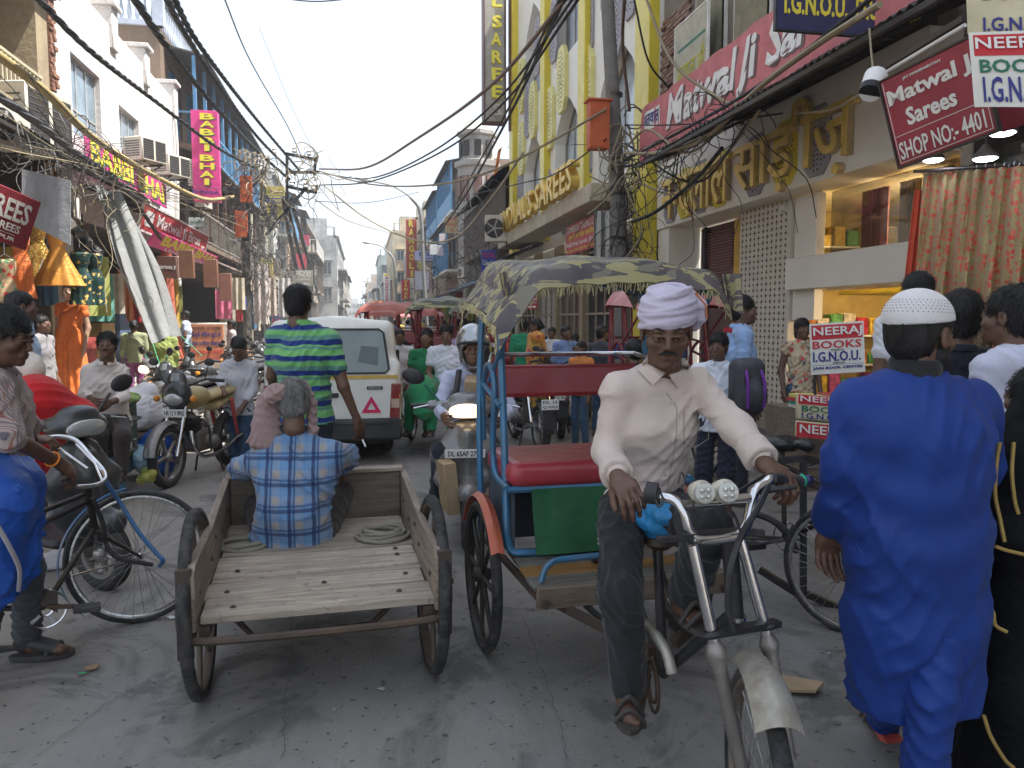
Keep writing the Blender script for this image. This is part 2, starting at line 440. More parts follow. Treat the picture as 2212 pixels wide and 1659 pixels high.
 # --- implicit surfaces: one continuous skin for bodies and cloth
def wr(p,f=14.,seed=0,st=(1,1,1)):
 r=np.random.RandomState(seed);a=r.randn(4,3).astype(np.float32);a/=np.linalg.norm(a,axis=1)[:,None]
 q=p*(np.array(st,np.float32)*f)
 d=[q@a[i]for i in range(4)]
 v=np.sin(d[0]+1.7*np.sin(d[1]*.7+seed))*np.sin(d[2]*.8+1.3*np.sin(d[3]*.6)+2*seed)
 return(1-np.abs(v))**2-.35
class S:
 def __init__(s,k=.02):s.p=[];s.k=k;s.post=[]
 def _a(s,fn,lo,hi,k,op):s.p.append((fn,np.array(lo,np.float32),np.array(hi,np.float32),s.k if k is None else k,op));return s
 def cap(s,a,b,ra,rb=None,k=None,op='+'):
  rb=ra if rb is None else rb;a,b=np.array(a,np.float32),np.array(b,np.float32);ab=b-a;L2=max(float(ab@ab),1e-9);m=max(ra,rb)
  def fn(p):
   t=np.clip(((p-a)@ab)/L2,0,1);return np.linalg.norm(p-a-t[...,None]*ab,axis=-1)-(ra+(rb-ra)*t)
  return s._a(fn,np.minimum(a,b)-m,np.maximum(a,b)+m,k,op)
 def chain(s,pts,rs,k=None,op='+'):
  if not isinstance(rs,(list,tuple)):rs=[rs]*len(pts)
  for i in range(len(pts)-1):s.cap(pts[i],pts[i+1],rs[i],rs[i+1],k,op)
  return s
 def ell(s,c,r,rot=None,k=None,op='+'):
  c=np.array(c,np.float32);r=np.array([r]*3 if isinstance(r,(int,float))else r,np.float32)
  Rm=np.eye(3,dtype=np.float32)if rot is None else np.array(rot,np.float32)
  def fn(p):
   q=((p-c)@Rm)/r;n=np.linalg.norm(q,axis=-1);g=np.linalg.norm(q/r,axis=-1)+1e-6
   return n*(n-1)/g
  m=float(r.max());e=np.abs(Rm)@r
  return s._a(fn,c-e,c+e,k,op)
 def tor(s,a,b,wa,wb,side,k=None,op='+'):
  a,b=np.array(a,np.float32),np.array(b,np.float32);n=b-a;L=float(np.linalg.norm(n))+1e-6;n/=L
  sd=np.array(side,np.float32);sd-=n*(sd@n);sd/=np.linalg.norm(sd);dp=np.cross(n,sd);m=max(wa[0],wb[0],wa[1],wb[1])
  def fn(p):
   q=p-a;z=q@n;t=np.clip(z/L,0,1);w=wa[0]+(wb[0]-wa[0])*t;d=wa[1]+(wb[1]-wa[1])*t;mn=np.minimum(w,d)
   kk=np.sqrt(((q@sd)/w)**2+((q@dp)/d)**2+((z-t*L)/mn)**2);return(kk-1)*mn
  return s._a(fn,np.minimum(a,b)-m,np.maximum(a,b)+m,k,op)
 def tchain(s,pts,ws,side,k=None):
  for i in range(len(pts)-1):s.tor(pts[i],pts[i+1],ws[i],ws[i+1],side,k)
  return s
 def rbox(s,c,hd,rot,r=.01,k=None,op='+'):
  c=np.array(c,np.float32);hd=np.array(hd,np.float32)-r;Rm=np.array(rot,np.float32)if rot is not None else np.eye(3,dtype=np.float32)
  def fn(p):
   q=np.abs((p-c)@Rm)-hd;return np.linalg.norm(np.maximum(q,0),axis=-1)+np.minimum(q.max(-1),0)-r
  e=np.abs(Rm)@(hd+r);return s._a(fn,c-e,c+e,k,op)
 def cut(s,pt,n):
  """remove what lies on the side n points to"""
  pt,n=np.array(pt,np.float32),np.array(V(n).normalized(),np.float32);s.post.append(('cut',pt,n));return s
 def wrinkle(s,amp,f=14,seed=0,st=(1,1,1)):s.post.append(('w',amp,f,seed,st));return s
 def fx(s,fn):s.post.append(('f',fn));return s
 def build(s,h):
  pos=[q for q in s.p if q[4]=='+']
  lo=np.min([q[1]for q in pos],0)-3*h-.01;hi=np.max([q[2]for q in pos],0)+3*h+.01
  n=np.ceil((hi-lo)/h).astype(int)+1;D=np.full(n,10.,np.float32)
  ax=[lo[i]+h*np.arange(n[i],dtype=np.float32)for i in range(3)]
  for fn,a,b,k,op in s.p:
   pad=max(k*1.0,3*h);i0=np.clip(np.floor((a-pad-lo)/h).astype(int),0,n-1);i1=np.clip(np.ceil((b+pad-lo)/h).astype(int)+1,1,n)
   if np.any(i1<=i0):continue
   sl=tuple(slice(i0[i],i1[i])for i in range(3))
   p=np.stack(np.meshgrid(*[ax[i][sl[i]]for i in range(3)],indexing='ij'),-1);d=fn(p).astype(np.float32);o=D[sl]
   if op=='+':
    g=np.clip(k-np.abs(o-d),0,None)if k>0 else 0;D[sl]=np.minimum(o,d)-(g*g/(4*k)if k>0 else 0)
   else:
    d=-d;g=np.clip(k-np.abs(o-d),0,None)if k>0 else 0;D[sl]=np.maximum(o,d)+(g*g/(4*k)if k>0 else 0)
  near=np.argwhere(np.abs(D)<.06)if s.post else None
  if s.post and len(near):
   p=lo+near*np.float32(h);d=D[tuple(near.T)]
   for q in s.post:
    if q[0]=='w':d=d-q[1]*wr(p.astype(np.float32),q[2],q[3],q[4])
    elif q[0]=='f':d=q[1](p.astype(np.float32),d)
   D[tuple(near.T)]=d
   for q in s.post:
    if q[0]=='cut':
     pl=sum((ax[i].reshape([-1 if j==i else 1 for j in range(3)])-q[1][i])*q[2][i]for i in range(3));D=np.maximum(D,pl.astype(np.float32))
  sg=D<0;c=sg[:-1,:-1,:-1].astype(np.int8)
  tot=np.zeros(c.shape,np.int8)
  for dx in(0,1):
   for dy in(0,1):
    for dz in(0,1):tot+=sg[dx:n[0]-1+dx,dy:n[1]-1+dy,dz:n[2]-1+dz]
  act=np.argwhere((tot>0)&(tot<8));idx=np.full(c.shape,-1,np.int32);idx[tuple(act.T)]=np.arange(len(act))
  acc=np.zeros((len(act),3),np.float32);cnt=np.zeros(len(act),np.float32)
  cor={(i,j,k_):D[act[:,0]+i,act[:,1]+j,act[:,2]+k_]for i in(0,1)for j in(0,1)for k_ in(0,1)}
  for axs in range(3):
   for u in(0,1):
    for v_ in(0,1):
     a=[u,v_];a.insert(axs,0);b=list(a);b[axs]=1;da,db=cor[tuple(a)],cor[tuple(b)]
     m=(da<0)!=(db<0);t=np.clip(da/np.where(m,da-db,1),0,1);pt=np.tile(np.array(a,np.float32),(len(act),1));pt[:,axs]=t;acc[m]+=pt[m];cnt[m]+=1
  vs=lo+(act+acc/cnt[:,None])*h;fs=[]
  for axs in range(3):
   sa=[slice(None)]*3;sb=[slice(None)]*3;sa[axs]=slice(0,-1);sb[axs]=slice(1,None)
   A,B=sg[tuple(sa)],sg[tuple(sb)];e=np.argwhere(A!=B);u,w=[(1,2),(2,0),(0,1)][axs]
   ok=(e[:,u]>0)&(e[:,w]>0)&(e[:,u]<n[u]-1)&(e[:,w]<n[w]-1);e=e[ok];flip=A[tuple(e.T)]
   def g(du,dw):q=e.copy();q[:,u]-=du;q[:,w]-=dw;return idx[tuple(q.T)]
   Q=np.stack([g(1,1),g(0,1),g(0,0),g(1,0)],1);Q=np.where(flip[:,None],Q,Q[:,::-1]);fs.append(Q)
  F=np.concatenate(fs)if fs else np.zeros((0,4),int);F=F[(F>=0).all(1)]
  return vs.astype(np.float32),F
def folds3(p,amp,up=(0,0,1),sd=(1,0,0),seed=0,f=1.0):
 """sharp cloth creases in patches: two diagonals and a cross direction, each fading in and out"""
 up,sd=np.array(V(up),np.float32),np.array(V(sd),np.float32);r=np.random.RandomState(seed);a,b=p@sd,p@up;c=p@np.cross(sd,up)
 q=lambda k,ph:np.sin(a*k*1.1+b*k*.7+c*k*.9+ph);o=0
 for i,(u,v,k)in enumerate(((1,1.1,52),(-1,1.1,46),(.25,1,60),(1,.15,38))):
  ph=r.rand()*6;s_=np.sin((a*u+b*v)*k*f+1.8*q(9,ph)+1.2*q(17,ph*2)+c*9*(-1)**i);m=np.clip(q(6.5,ph*3)*q(5,ph*5+1)*1.6+.12,0,1)
  o=o+((1-np.abs(s_))**1.6-.3)*m
 return o*amp
def nmesh(parts,name='m',smooth=True):
 vs,fs,n=[],[],0
 for v,f in parts:vs.append(v);fs.append(f+n);n+=len(v)
 v=np.concatenate(vs);f=np.concatenate(fs).astype(np.int32);me=bpy.data.meshes.new(name)
 me.vertices.add(len(v));me.vertices.foreach_set('co',v.astype(np.float32).ravel());me.loops.add(f.size);me.loops.foreach_set('vertex_index',f.ravel())
 me.polygons.add(len(f));me.polygons.foreach_set('loop_start',np.arange(0,f.size,4,dtype=np.int32))
 me.update(calc_edges=True);me.polygons.foreach_set('use_smooth',[smooth]*len(f));return me
def sput(name,s,h,mt,parent=None,**k):
 if isinstance(s,S):s=[s]
 return link(name,nmesh([(q.build(h)if isinstance(q,S)else q)for q in s],name),mt,parent,**k)
def frame3(f,up=(0,0,1)):
 """columns right, forward, up"""
 f=V(f).normalized();r=f.cross(V(up)).normalized();u=r.cross(f);return Matrix((r,f,u)).transposed()
 # --- people
SK={}
def skin(key='skin',col=(.16,.085,.05)):
 k='skin_'+key
 if k in MATS:return MATS[k]
 m,t,bs,co=setup(k);n=noise(t,co,30,4)
 c=ramp(t,n,[(.3,tuple(x*.82 for x in col)),(.7,tuple(x*1.12 for x in col))])
 c=mixc(t,ramp(t,noise(t,co,9,3),[(.45,0.0),(.8,.3)]),c,(col[0]*.9,col[1]*.6,col[2]*.5))
 t.links.new(c,bs.inputs['Base Color']);bs.inputs['Roughness'].default_value=.48;bs.inputs['Specular IOR Level'].default_value=.45
 bs.inputs['Subsurface Weight'].default_value=.08;bs.inputs['Subsurface Scale'].default_value=.01;bs.inputs['Subsurface Radius'].default_value=(1,.35,.2)
 bumpn(t,bs,mth(t,'ADD',noise(t,co,260,3),mth(t,'MULTIPLY',noise(t,co,60,3),.5)),.22,.004);MATS[k]=m;return m
def hairm(key='hair_black',col=(.012,.011,.011),vec=(1,1,.25)):
 if key in MATS:return MATS[key]
 m,t,bs,co=setup(key);n=noise(t,co,170,3,.6,.5,vec);t.links.new(ramp(t,n,[(.3,tuple(x*.4 for x in col)),(.7,tuple(min(1,x*1.7)for x in col))]),bs.inputs['Base Color'])
 bs.inputs['Roughness'].default_value=.5;bs.inputs['Specular IOR Level'].default_value=.3;bumpn(t,bs,n,.8,.006);MATS[key]=m;return m
def head_sdf(s,c,Fm,sc=1.0,face=True,ears=True,beard=False,k=.012,thin=1.0):
 c=V(c);L=lambda x,y,z:c+Fm@(V((x,y,z))*sc);Rm=[list(r_)for r_ in Fm]
 e=lambda p,r,kk=k,op='+':s.ell(L(*p),[q*sc for q in r],Rm,kk*sc,op)
 e((0,-.018,.035),(.075,.096,.085));e((0,.02,-.035),(.060*thin,.066,.078));e((0,.036,-.074),(.040*thin,.044,.036),.02)
 if ears:
  for x in(-1,1):e((x*.077,-.008,-.006),(.010,.020,.031),.006);e((x*.083,-.002,-.004),(.006,.011,.019),.004,'-')
 if face:
  s.cap(L(-.034,.076,.021),L(.034,.076,.021),.0135*sc,k=.012*sc)
  for x in(-1,1):
   e((x*.031,.098,.001),(.019,.017,.012),.012,'-')
   e((x*.045*thin,.055,-.022),(.023,.026,.022),.02)
   e((x*.031,.074,.000),(.0165,.0155,.0135),.006)
   s.chain([L(x*.015,.0885,.0065),L(x*.031,.0915,.0066),L(x*.046,.080,.0045)],[.0048*sc]*3,k=.003*sc)
   s.cap(L(x*.018,.0875,-.0078),L(x*.044,.080,-.0078),.0036*sc,k=.003*sc)
  s.cap(L(0,.080,.018),L(0,.103,-.026),.0075*sc,.0115*sc,k=.010*sc)
  for x in(-1,1):e((x*.0125,.096,-.031),(.0085,.010,.008),.005)
  e((0,.083,-.058),(.026,.014,.019),.012)
  s.cap(L(-.017,.091,-.0535),L(.017,.091,-.0535),.0055*sc,k=.004*sc);s.cap(L(-.015,.0905,-.0645),L(.015,.0905,-.0645),.0062*sc,k=.004*sc)
  s.cap(L(-.024,.100,-.0590),L(.024,.100,-.0590),.0035*sc,k=.004*sc,op='-')
  e((0,.077,-.090),(.018,.016,.015),.015)
 return L
def eyes(parent,c,Fm,sc=1.0,look=(0,0)):
 c=V(c);L=lambda x,y,z:c+Fm@(V((x,y,z))*sc)
 w=MB();b=MB()
 for x in(-1,1):
  q=L(x*.031,.0755,.0007);d=(Fm@V((look[0],1,look[1]))).normalized()
  w.ball(q,.0150*sc,12,8);b.lathe(q+d*.0135*sc,[(.0074*sc,-.001),(.0070*sc,.0014*sc),(.0035*sc,.0024*sc)],12,d)
 for x in(-1,1):
  pass
 w.put('eyeball',M('eye_white',(.34,.30,.27),.25,var=.05),parent);b.put('iris',M('iris',(.02,.012,.008),.15),parent)
def hand(s,w,d,n,side=1,sc=1.0,curl=.4,spread=.12,thumb=(.9,.5),curls=None,flat=1,thcurl=.35):
 """w wrist, d direction of the fingers, n outward normal of the back of the hand; side=+1: thumb on d x n side"""
 w,d,n=V(w),V(d).normalized(),V(n);n=(n-d*n.dot(d)).normalized();x=d.cross(n)*side
 q=lambda a,b,c:w+(d*a+x*b+n*c)*sc
 s.chain([q(-.02,0,0),q(.012,0,0)],[.024*sc,.023*sc],.02*sc)
 for i,y in enumerate((.028,.010,-.009,-.027)):
  s.chain([q(.012,y*.65,0),q(.05,y*.9,.002),q(.086-abs(i-1)*.004,y,.003)],[.017*sc,.0135*sc,.0108*sc],.012*sc)
  cl=(curls or[curl]*4)[i];L=(.042,.046,.043,.034)[i];p=q(.086-abs(i-1)*.004,y,.003);dr=(d+x*((1.2-i)*spread)).normalized();ang=0
  r=(.0098,.0102,.0095,.0084)[i];pts=[p]
  for j,f in enumerate((1.0,.62,.5)):
   ang+=cl*(1.0,1.15,.8)[j];v_=dr*math.cos(ang)-n*math.sin(ang);p=p+v_*L*f*sc;pts.append(p)
  s.chain(pts,[r*sc,r*.93*sc,r*.86*sc,r*.74*sc],.003*sc)
 t0=q(.016,.020,-.006);a,b=thumb
 v1=(d*math.cos(a)+x*math.sin(a)-n*b*.6).normalized();t1=t0+v1*.043*sc
 v2=(v1+d*.35-n*thcurl-x*thcurl*.5).normalized();t2=t1+v2*.032*sc;v3=(v2-n*thcurl*.6+d*.2).normalized();t3=t2+v3*.024*sc
 s.chain([t0,t1,t2,t3],[.0165*sc,.0125*sc,.0108*sc,.0088*sc],.008*sc)
 return s
def strands(par,hb,L,Fm,z,hm,n):
 v,f=hb;rs=np.random.RandomState(5);f=f[rs.randint(0,len(f),n)];a,b,c=v[f[:,0]],v[f[:,1]],v[f[:,3]];nr=np.cross(b-a,c-a);nr/=np.linalg.norm(nr,axis=1)[:,None]+1e-9
 o=a+(b-a)*rs.rand(n,1)+(c-a)*rs.rand(n,1);cr=np.array(L(.02,-.06,.13));t=(o-cr)+rs.randn(n,3)*.03;t-=nr*(t*nr).sum(1)[:,None];t/=np.linalg.norm(t,axis=1)[:,None]+1e-9
 w=np.cross(nr,t)*.0013*z;ln=(.6+.8*rs.rand(n,1))*z;lift=rs.rand(n,1)*.007*z
 p0=o-nr*.003;p1=o+t*.014*ln+nr*(.003+lift*.6);p2=o+t*.030*ln+nr*(.001+lift)
 V_=np.stack([p0-w,p0+w,p1+w,p1-w,p2+w*.2,p2-w*.2],1).reshape(-1,3);i=np.arange(n)[:,None]*6;F_=np.concatenate([i+[0,1,2,3],i+[3,2,4,5]])
 link('hair_strands',nmesh([(V_.astype(np.float32),F_)],'hair_strands'),hm,par,'stuff')
def joints(pos,face,h=1.7,ov=None,tilt=0):
 """standing skeleton; local x right, y forward; ov overrides joints in local metres (for h=1.7)"""
 J=dict(head=(0,.015,1.585),neck=(0,-.01,1.44),chest=(0,-.01,1.24),waist=(0,0,1.06),pelvis=(0,0,.93),SL=(-.18,-.01,1.385),SR=(.18,-.01,1.385),EL=(-.225,-.03,1.10),ER=(.225,-.03,1.10),WL=(-.225,.05,.86),WR=(.225,.05,.86),HL=(-.09,0,.90),HR=(.09,0,.90),KL=(-.10,.02,.49),KR=(.10,.02,.49),AL=(-.11,-.01,.09),AR=(.11,-.01,.09),TL=(-.13,.14,.03),TR=(.13,.14,.03))
 if ov:J.update(ov)
 s=h/1.7;m=Matrix.Translation(V(pos))@Matrix.Rotation(R(face),4,'Z')
 out={k:m@(V(v)*s)for k,v in J.items()};out['s']=s;out['f']=(m.to_3x3()@V((0,1,0)));return out
def limb(s,J,a,b,c,r,k=.02):
 s.chain([J[a],J[b],J[c]],[x*J['s']for x in r],k*J['s'])
def torso(s,J,e=0.0,w=1.0,belly=0.0,low=None,k=.04,shoulder=True):
 z=J['s'];side=(J['SR']-J['SL']).normalized();T=lambda a,b:((a*w+e)*z,(b*w+e)*z)
 up=(J['neck']-J['chest']).normalized()
 pts=[J['pelvis'],J['waist'],J['chest'],(J['SL']+J['SR'])/2];ws=[T(.150,.105),T(.135,.098+belly),T(.158,.112),T(.12,.075)]
 if low is not None:
  pts=[low[0]]+pts;ws=[((low[1]+e)*z,(low[2]+e)*z)]+ws
 s.tchain(pts,ws,side,k*z)
 if shoulder:
  for q in('SL','SR'):s.cap(J['neck']-up*.03*z,J[q],(.05*w+e)*z,(.052*w+e)*z,.05*z)
def figure(label,J,top=None,bot=None,hair='short',skc=(.16,.085,.05),sk='mid',res=.012,face=True,hf=None,hd=None,hands=True,group=None,top2=None,sleeve=.5,hem=.10,beard=None,extra=None,w=1.0,belly=0,shoes='sandal',legs=True,name='person',cat='person',hres=None,coll=True,bare=False,hat=None,handk=None,amp=.006,nofeet=False,barecalf=False,sleeveW=1.0):
 """person = empty + body (one skin mesh) + clothes"""
 z=J['s'];base=V((J['pelvis'].x,J['pelvis'].y,min(J['AL'].z,J['AR'].z)-.08*z))
 t=thing(name,label,cat,group,base);sm=skin(sk,skc);hres=hres or min(res,.009)
 hf=V(hf)if hf is not None else J['f'];Fm=frame3(hf)
 if hd:Fm=Fm@Euler((R(hd[0]),R(hd[1]),0)).to_matrix()
 b=S(.02*z);torso(b,J,-.006,w);b.cap(J['neck']-V((0,0,.02)),J['head']-V((0,0,.03))*z,.052*z,.05*z)
 for a in 'LR':
  limb(b,J,'S'+a,'E'+a,'W'+a,(.048*w,.037,.024));limb(b,J,'H'+a,'K'+a,'A'+a,(.078*w,.052,.034))
  if not nofeet:
   an,to=J['A'+a],J['T'+a];hl=an+(an-to).normalized()*.05*z;hl.z=to.z+.005;b.chain([an,hl.lerp(to,.35),to],[.036*z,.037*z,.026*z],.02*z);b.cap(an,hl,.034*z,.027*z)
   if res<.010:
    fd_=(to-an);fd_.z=0;fd_.normalize();pd_=V((-fd_.y,fd_.x,0))*(1 if a=='R' else-1)
    for i_ in range(5):tp=to+pd_*(.024-.013*i_)*z+fd_*(.010-.0022*i_*i_)*z;b.cap(tp-fd_*.012,tp+fd_*.018,(.0115-.0012*i_)*z,(.0105-.0012*i_)*z,.003)
 for a in 'LR':
  if not hands:continue
  dv=(J['W'+a]-J['E'+a]).normalized();hk=(handk or{}).get(a)
  if res>.010 and hk is None:
   b.chain([J['W'+a],J['W'+a]+dv*.08*z],[.027*z,.032*z]);b.chain([J['W'+a]+dv*.08*z,J['W'+a]+dv*.16*z],[.028*z,.014*z])
 parts=[b.build(res)]
 hs=S(.012*z);L=head_sdf(hs,J['head'],Fm,z,face);hs.cap(L(0,-.02,-.05),L(0,-.03,-.13),.052*z,.055*z,.02*z);parts.append(hs.build(hres))
 for a in 'LR':
  if not hands:continue
  hk=(handk or{}).get(a)
  if res<=.010 or hk is not None:
   hk=hk or{};dv=(J['W'+a]-J['E'+a]).normalized();side=(J['SR']-J['SL']).normalized()*(1 if a=='R' else-1)
   h_=S(.01);hand(h_,J['W'+a],hk.get('d',dv),hk.get('n',side),hk.get('side',1 if a=='R' else-1),z*hk.get('sc',1),hk.get('curl',.35),curls=hk.get('curls'),thumb=hk.get('thumb',(.6,.5)),spread=hk.get('spread',.1),thcurl=hk.get('thcurl',.35))
   h_.cap(J['W'+a]-dv*.05*z,J['W'+a],.027*z,.024*z);parts.append(h_.build(min(.0042,res*.6)))
 link('body',nmesh(parts,'body'),sm,t)
 if face and hres<.012:eyes(t,J['head'],Fm,z)
 hm=hairm()if not isinstance(hair,tuple)else hairm(*hair[1:])
 style=hair if isinstance(hair,str)else hair[0]
 if style!='none':
  h_=S(.01);bald=style=='bald';E3=[list(r_)for r_ in Fm];el=lambda p,r,op='+',kk=.01:h_.ell(L(*p),[q*z for q in r],E3,kk*z,op)
  el((0,-.022,.045),(.082,.103,.088));el((0,-.05,-.01),(.070,.06,.07),kk=.02)
  el((0,.085,-.038),(.086,.105,.088),'-',.014)
  for x in(-1,1):el((x*.078,.01,-.02),(.022,.026,.036),'-',.006)
  if style=='long':h_.chain([L(0,-.08,0),L(0,-.11,-.10),L(0,-.10,-.24)],[.06*z,.05*z,.03*z],.03)
  if style=='bun':el((0,-.125,.0),(.045,.035,.045))
  if style=='tail':h_.chain([L(0,-.11,.02),L(.0,-.14,-.05),L(0,-.12,-.16)],[.02*z,.026*z,.014*z],.02)
  if hat is not None:h_.cut(L(0,0,hat),Fm@V((0,0,1)))
  h_.wrinkle(.007*z,42,3,(1,1,.6));hb=h_.build(hres);ho=None if bald else link('hair',nmesh([hb],'hair'),hm,t)
  if res<=.0115 and not bald and hat is None:strands(ho,hb,L,Fm,z,hm,2600 if res<.01 else 1500)
  if face and hres<.0115:
   eb=MB()
   for x in(-1,1):eb.tube([L(x*.014,.0925,.024),L(x*.030,.0915,.030),L(x*.048,.076,.026)],[.0032*z,.0036*z,.0018*z],6)
   if beard=='moustache':eb.tube([L(-.030,.084,-.055),L(-.016,.098,-.046),L(0,.103,-.0435),L(.016,.098,-.046),L(.030,.084,-.055)],[.002*z,.0055*z,.005*z,.0055*z,.002*z],6)
   eb.put('eyebrow',hm,t)
   lp=MB()
   lp.tube([L(-.021,.088,-.0585),L(-.007,.0965,-.0550),L(0,.0955,-.0560),L(.007,.0965,-.0550),L(.021,.088,-.0585)],[.001*z,.0030*z,.0028*z,.0030*z,.001*z],6)
   lp.tube([L(-.019,.088,-.0605),L(0,.0965,-.0640),L(.019,.088,-.0605)],[.001*z,.0046*z,.001*z],6)
   lp.put('lips',skin(sk+'_lip',(skc[0]*.85,skc[1]*.55,skc[2]*.6)),t)
 if top:
  g=S(.03);lowp=J['pelvis']+(J['pelvis']-J['waist']).normalized()*hem*z
  torso(g,J,.009,w,belly,(lowp,.170*w,.125*w+belly*.6));sw=sleeveW
  for a in 'LR':
   S_,E_,W_=J['S'+a],J['E'+a],J['W'+a]
   if sleeve<=0:continue
   if sleeve<=1:q=S_.lerp(E_,sleeve*.95);g.cap(S_,q,(.048*w+.012)*z*sw,.058*z*sw,.03);g.cut_here=1
   else:q=E_.lerp(W_,(sleeve-1));g.chain([S_,E_,q],[(.048*w+.010)*z*sw,.053*z*sw,.042*z*sw],.03)
  sd_=(J['SR']-J['SL']).normalized();up_=(J['neck']-J['waist']).normalized();sd0=len(label)*7%97;am_=amp*(1.25 if res<.009 else 1.6)
  g.fx(lambda p,d:d-folds3(p,am_,up_,sd_,sd0,.8));g.wrinkle(amp*.45,11,5,(1,1,.8))
  dn=(J['pelvis']-J['waist']).normalized();g.cut(lowp,dn)
  ps=[g.build(res)]
  sput('shirt',ps,res,top,t)
  if coll:
   cm=MB();nk=J['neck'];up=(J['head']-J['neck']).normalized();sd=(J['SR']-J['SL']).normalized();fw=sd.cross(up)*-1
   if fw.dot(J['f'])<0:fw=-fw
   def cf(a,b):
    an=-math.pi*.93+a*2*math.pi*.93;rr=(.066+.016*b+.004*math.sin(9*an))*z
    return nk+up*(.015+.030*math.sin(b*3.0))*z*(1 if b<.5 else .75)-up*.012*b*z+(fw*-math.cos(an)*1.1+sd*math.sin(an))*rr+fw*.004
   cm.sheet(cf,24,4,th=.003);cm.put('collar',top,t)
 if bot and legs:
  p=S(.03);torso(p,J,.006,w,0,shoulder=False)if not top else None
  p.tor(J['pelvis'],J['waist'],((.150*w+.012)*z,(.105*w+.012)*z),((.14*w)*z,.1*w*z),(J['SR']-J['SL']).normalized(),.04)
  for a in 'LR':
   end=J['K'+a].lerp(J['A'+a],.35 if barecalf else .93);kn=J['K'+a]
   p.chain([J['H'+a],kn,end],[(.088*w)*z,.066*z,.058*z]if not barecalf else[(.095*w)*z,.08*z,.075*z],.03)
   p.cut(J['A'+a]+V((0,0,-.005)),V((0,0,-1)))if False else None
  up2=(J['HL']-J['KL']).normalized();sd2=(J['SR']-J['SL']).normalized();p.fx(lambda q,d:d-folds3(q,.010,up2,sd2,13));sput('trousers',p,res,bot,t)
 if shoes and not nofeet:
  for a in 'LR':
   an,to=J['A'+a],J['T'+a];dv=(to-an);dv.z=0;dv.normalize();pr=V((-dv.y,dv.x,0));bc=V((an.x,an.y,to.z-.022*z))+dv*.045*z
   if shoes=='sandal':
    sb=MB();pl=[]
    for i in range(14):
     q=2*math.pi*i/14;pl.append(bc+dv*math.cos(q)*.125*z+pr*math.sin(q)*(.045+.006*math.cos(q))*z)
    sb.prism(pl,(0,0,.016));[sb.tube(arc([bc+dv*o_*z-pr*.046*z+V((0,0,.01)),bc+dv*(o_+.01)*z+V((0,0,(.078 if o_<.04 else .056)*z)),bc+dv*o_*z+pr*.046*z+V((0,0,.01))],4),.009*z,6)for o_ in(.02,.062)];sb.put('sandal',M('sandal_sole',(.05,.045,.04),.8),t)
   else:
    q=S(.02);q.chain([bc-dv*.06*z+V((0,0,.04)),bc+dv*.11*z+V((0,0,.025))],[.042*z,.036*z]);q.cap(an,an+V((0,0,-.04)),.045*z,.045*z);q.cut(bc,(0,0,-1));sput('shoe',q,res,M('shoe_dark',(.03,.03,.032),.5),t)
 return t,Fm,L
 # --- shared materials
def stucco(key,col,stain=.45,sc=1.1,streak=.35,rough=.9,stc=(.12,.10,.08)):
 if key in MATS:return MATS[key]
 m,t,bs,co=setup(key)
 n=noise(t,co,sc,8,.65,.3);st=noise(t,co,1.6,5,.6,.2,(2.5,2.5,.25));fine=noise(t,co,14,4)
 c=ramp(t,fine,[(.3,tuple(x*.85 for x in col)),(.7,tuple(min(1,x*1.1)for x in col))])
 c=mixc(t,mth(t,'MULTIPLY',ramp(t,n,[(.45,0.0),(.72,1.0)]),stain),c,stc)
 c=mixc(t,mth(t,'MULTIPLY',ramp(t,st,[(.5,0.0),(.75,1.0)]),streak),c,tuple(x*.8 for x in stc))
 t.links.new(c,bs.inputs['Base Color']);bs.inputs['Roughness'].default_value=rough;bs.inputs['Specular IOR Level'].default_value=.2
 bumpn(t,bs,mth(t,'ADD',fine,n),.5,.015);MATS[key]=m;return m
m_steel=M('steel_dark',(.06,.055,.05),.55,.5,dirt=.4,dcol=(.12,.07,.04))
m_black=M('black_plastic',(.018,.018,.02),.45,dirt=.35,dcol=(.12,.11,.10))
m_rubber=M('rubber',(.022,.022,.023),.8,dirt=.6,dcol=(.11,.10,.09),dsc=9)
m_chrome=M('chrome',(.62,.62,.64),.16,1,var=.1,dirt=.35,dcol=(.20,.17,.14),dsc=9,bump=.03)
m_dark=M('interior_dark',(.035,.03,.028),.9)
m_wood=woodm('old_wood',(.16,.12,.085),0)
m_wire=M('cable_black',(.018,.018,.02),.6)
m_wireg=M('cable_beige',(.28,.23,.14),.6,dirt=.3)
m_white=M('paint_white',(.72,.70,.66),.7,dirt=.25,dcol=(.3,.27,.22))
m_wht=M('print_white',(.72,.71,.69),.7,var=.05)
m_yel=M('print_yellow',(.72,.62,.06),.6,var=.05)
m_redp=M('sign_red',(.42,.045,.05),.55,dirt=.25,dcol=(.25,.1,.08))
m_navy=M('print_navy',(.03,.035,.20),.6,var=.05)
m_grn=M('print_green',(.02,.15,.09),.6,var=.05)
m_redt=M('print_red',(.50,.03,.04),.6,var=.05)
m_vinyl=M('vinyl_white',(.66,.65,.60),.5,var=.06,dirt=.2,dcol=(.45,.4,.3),wrk=.15)
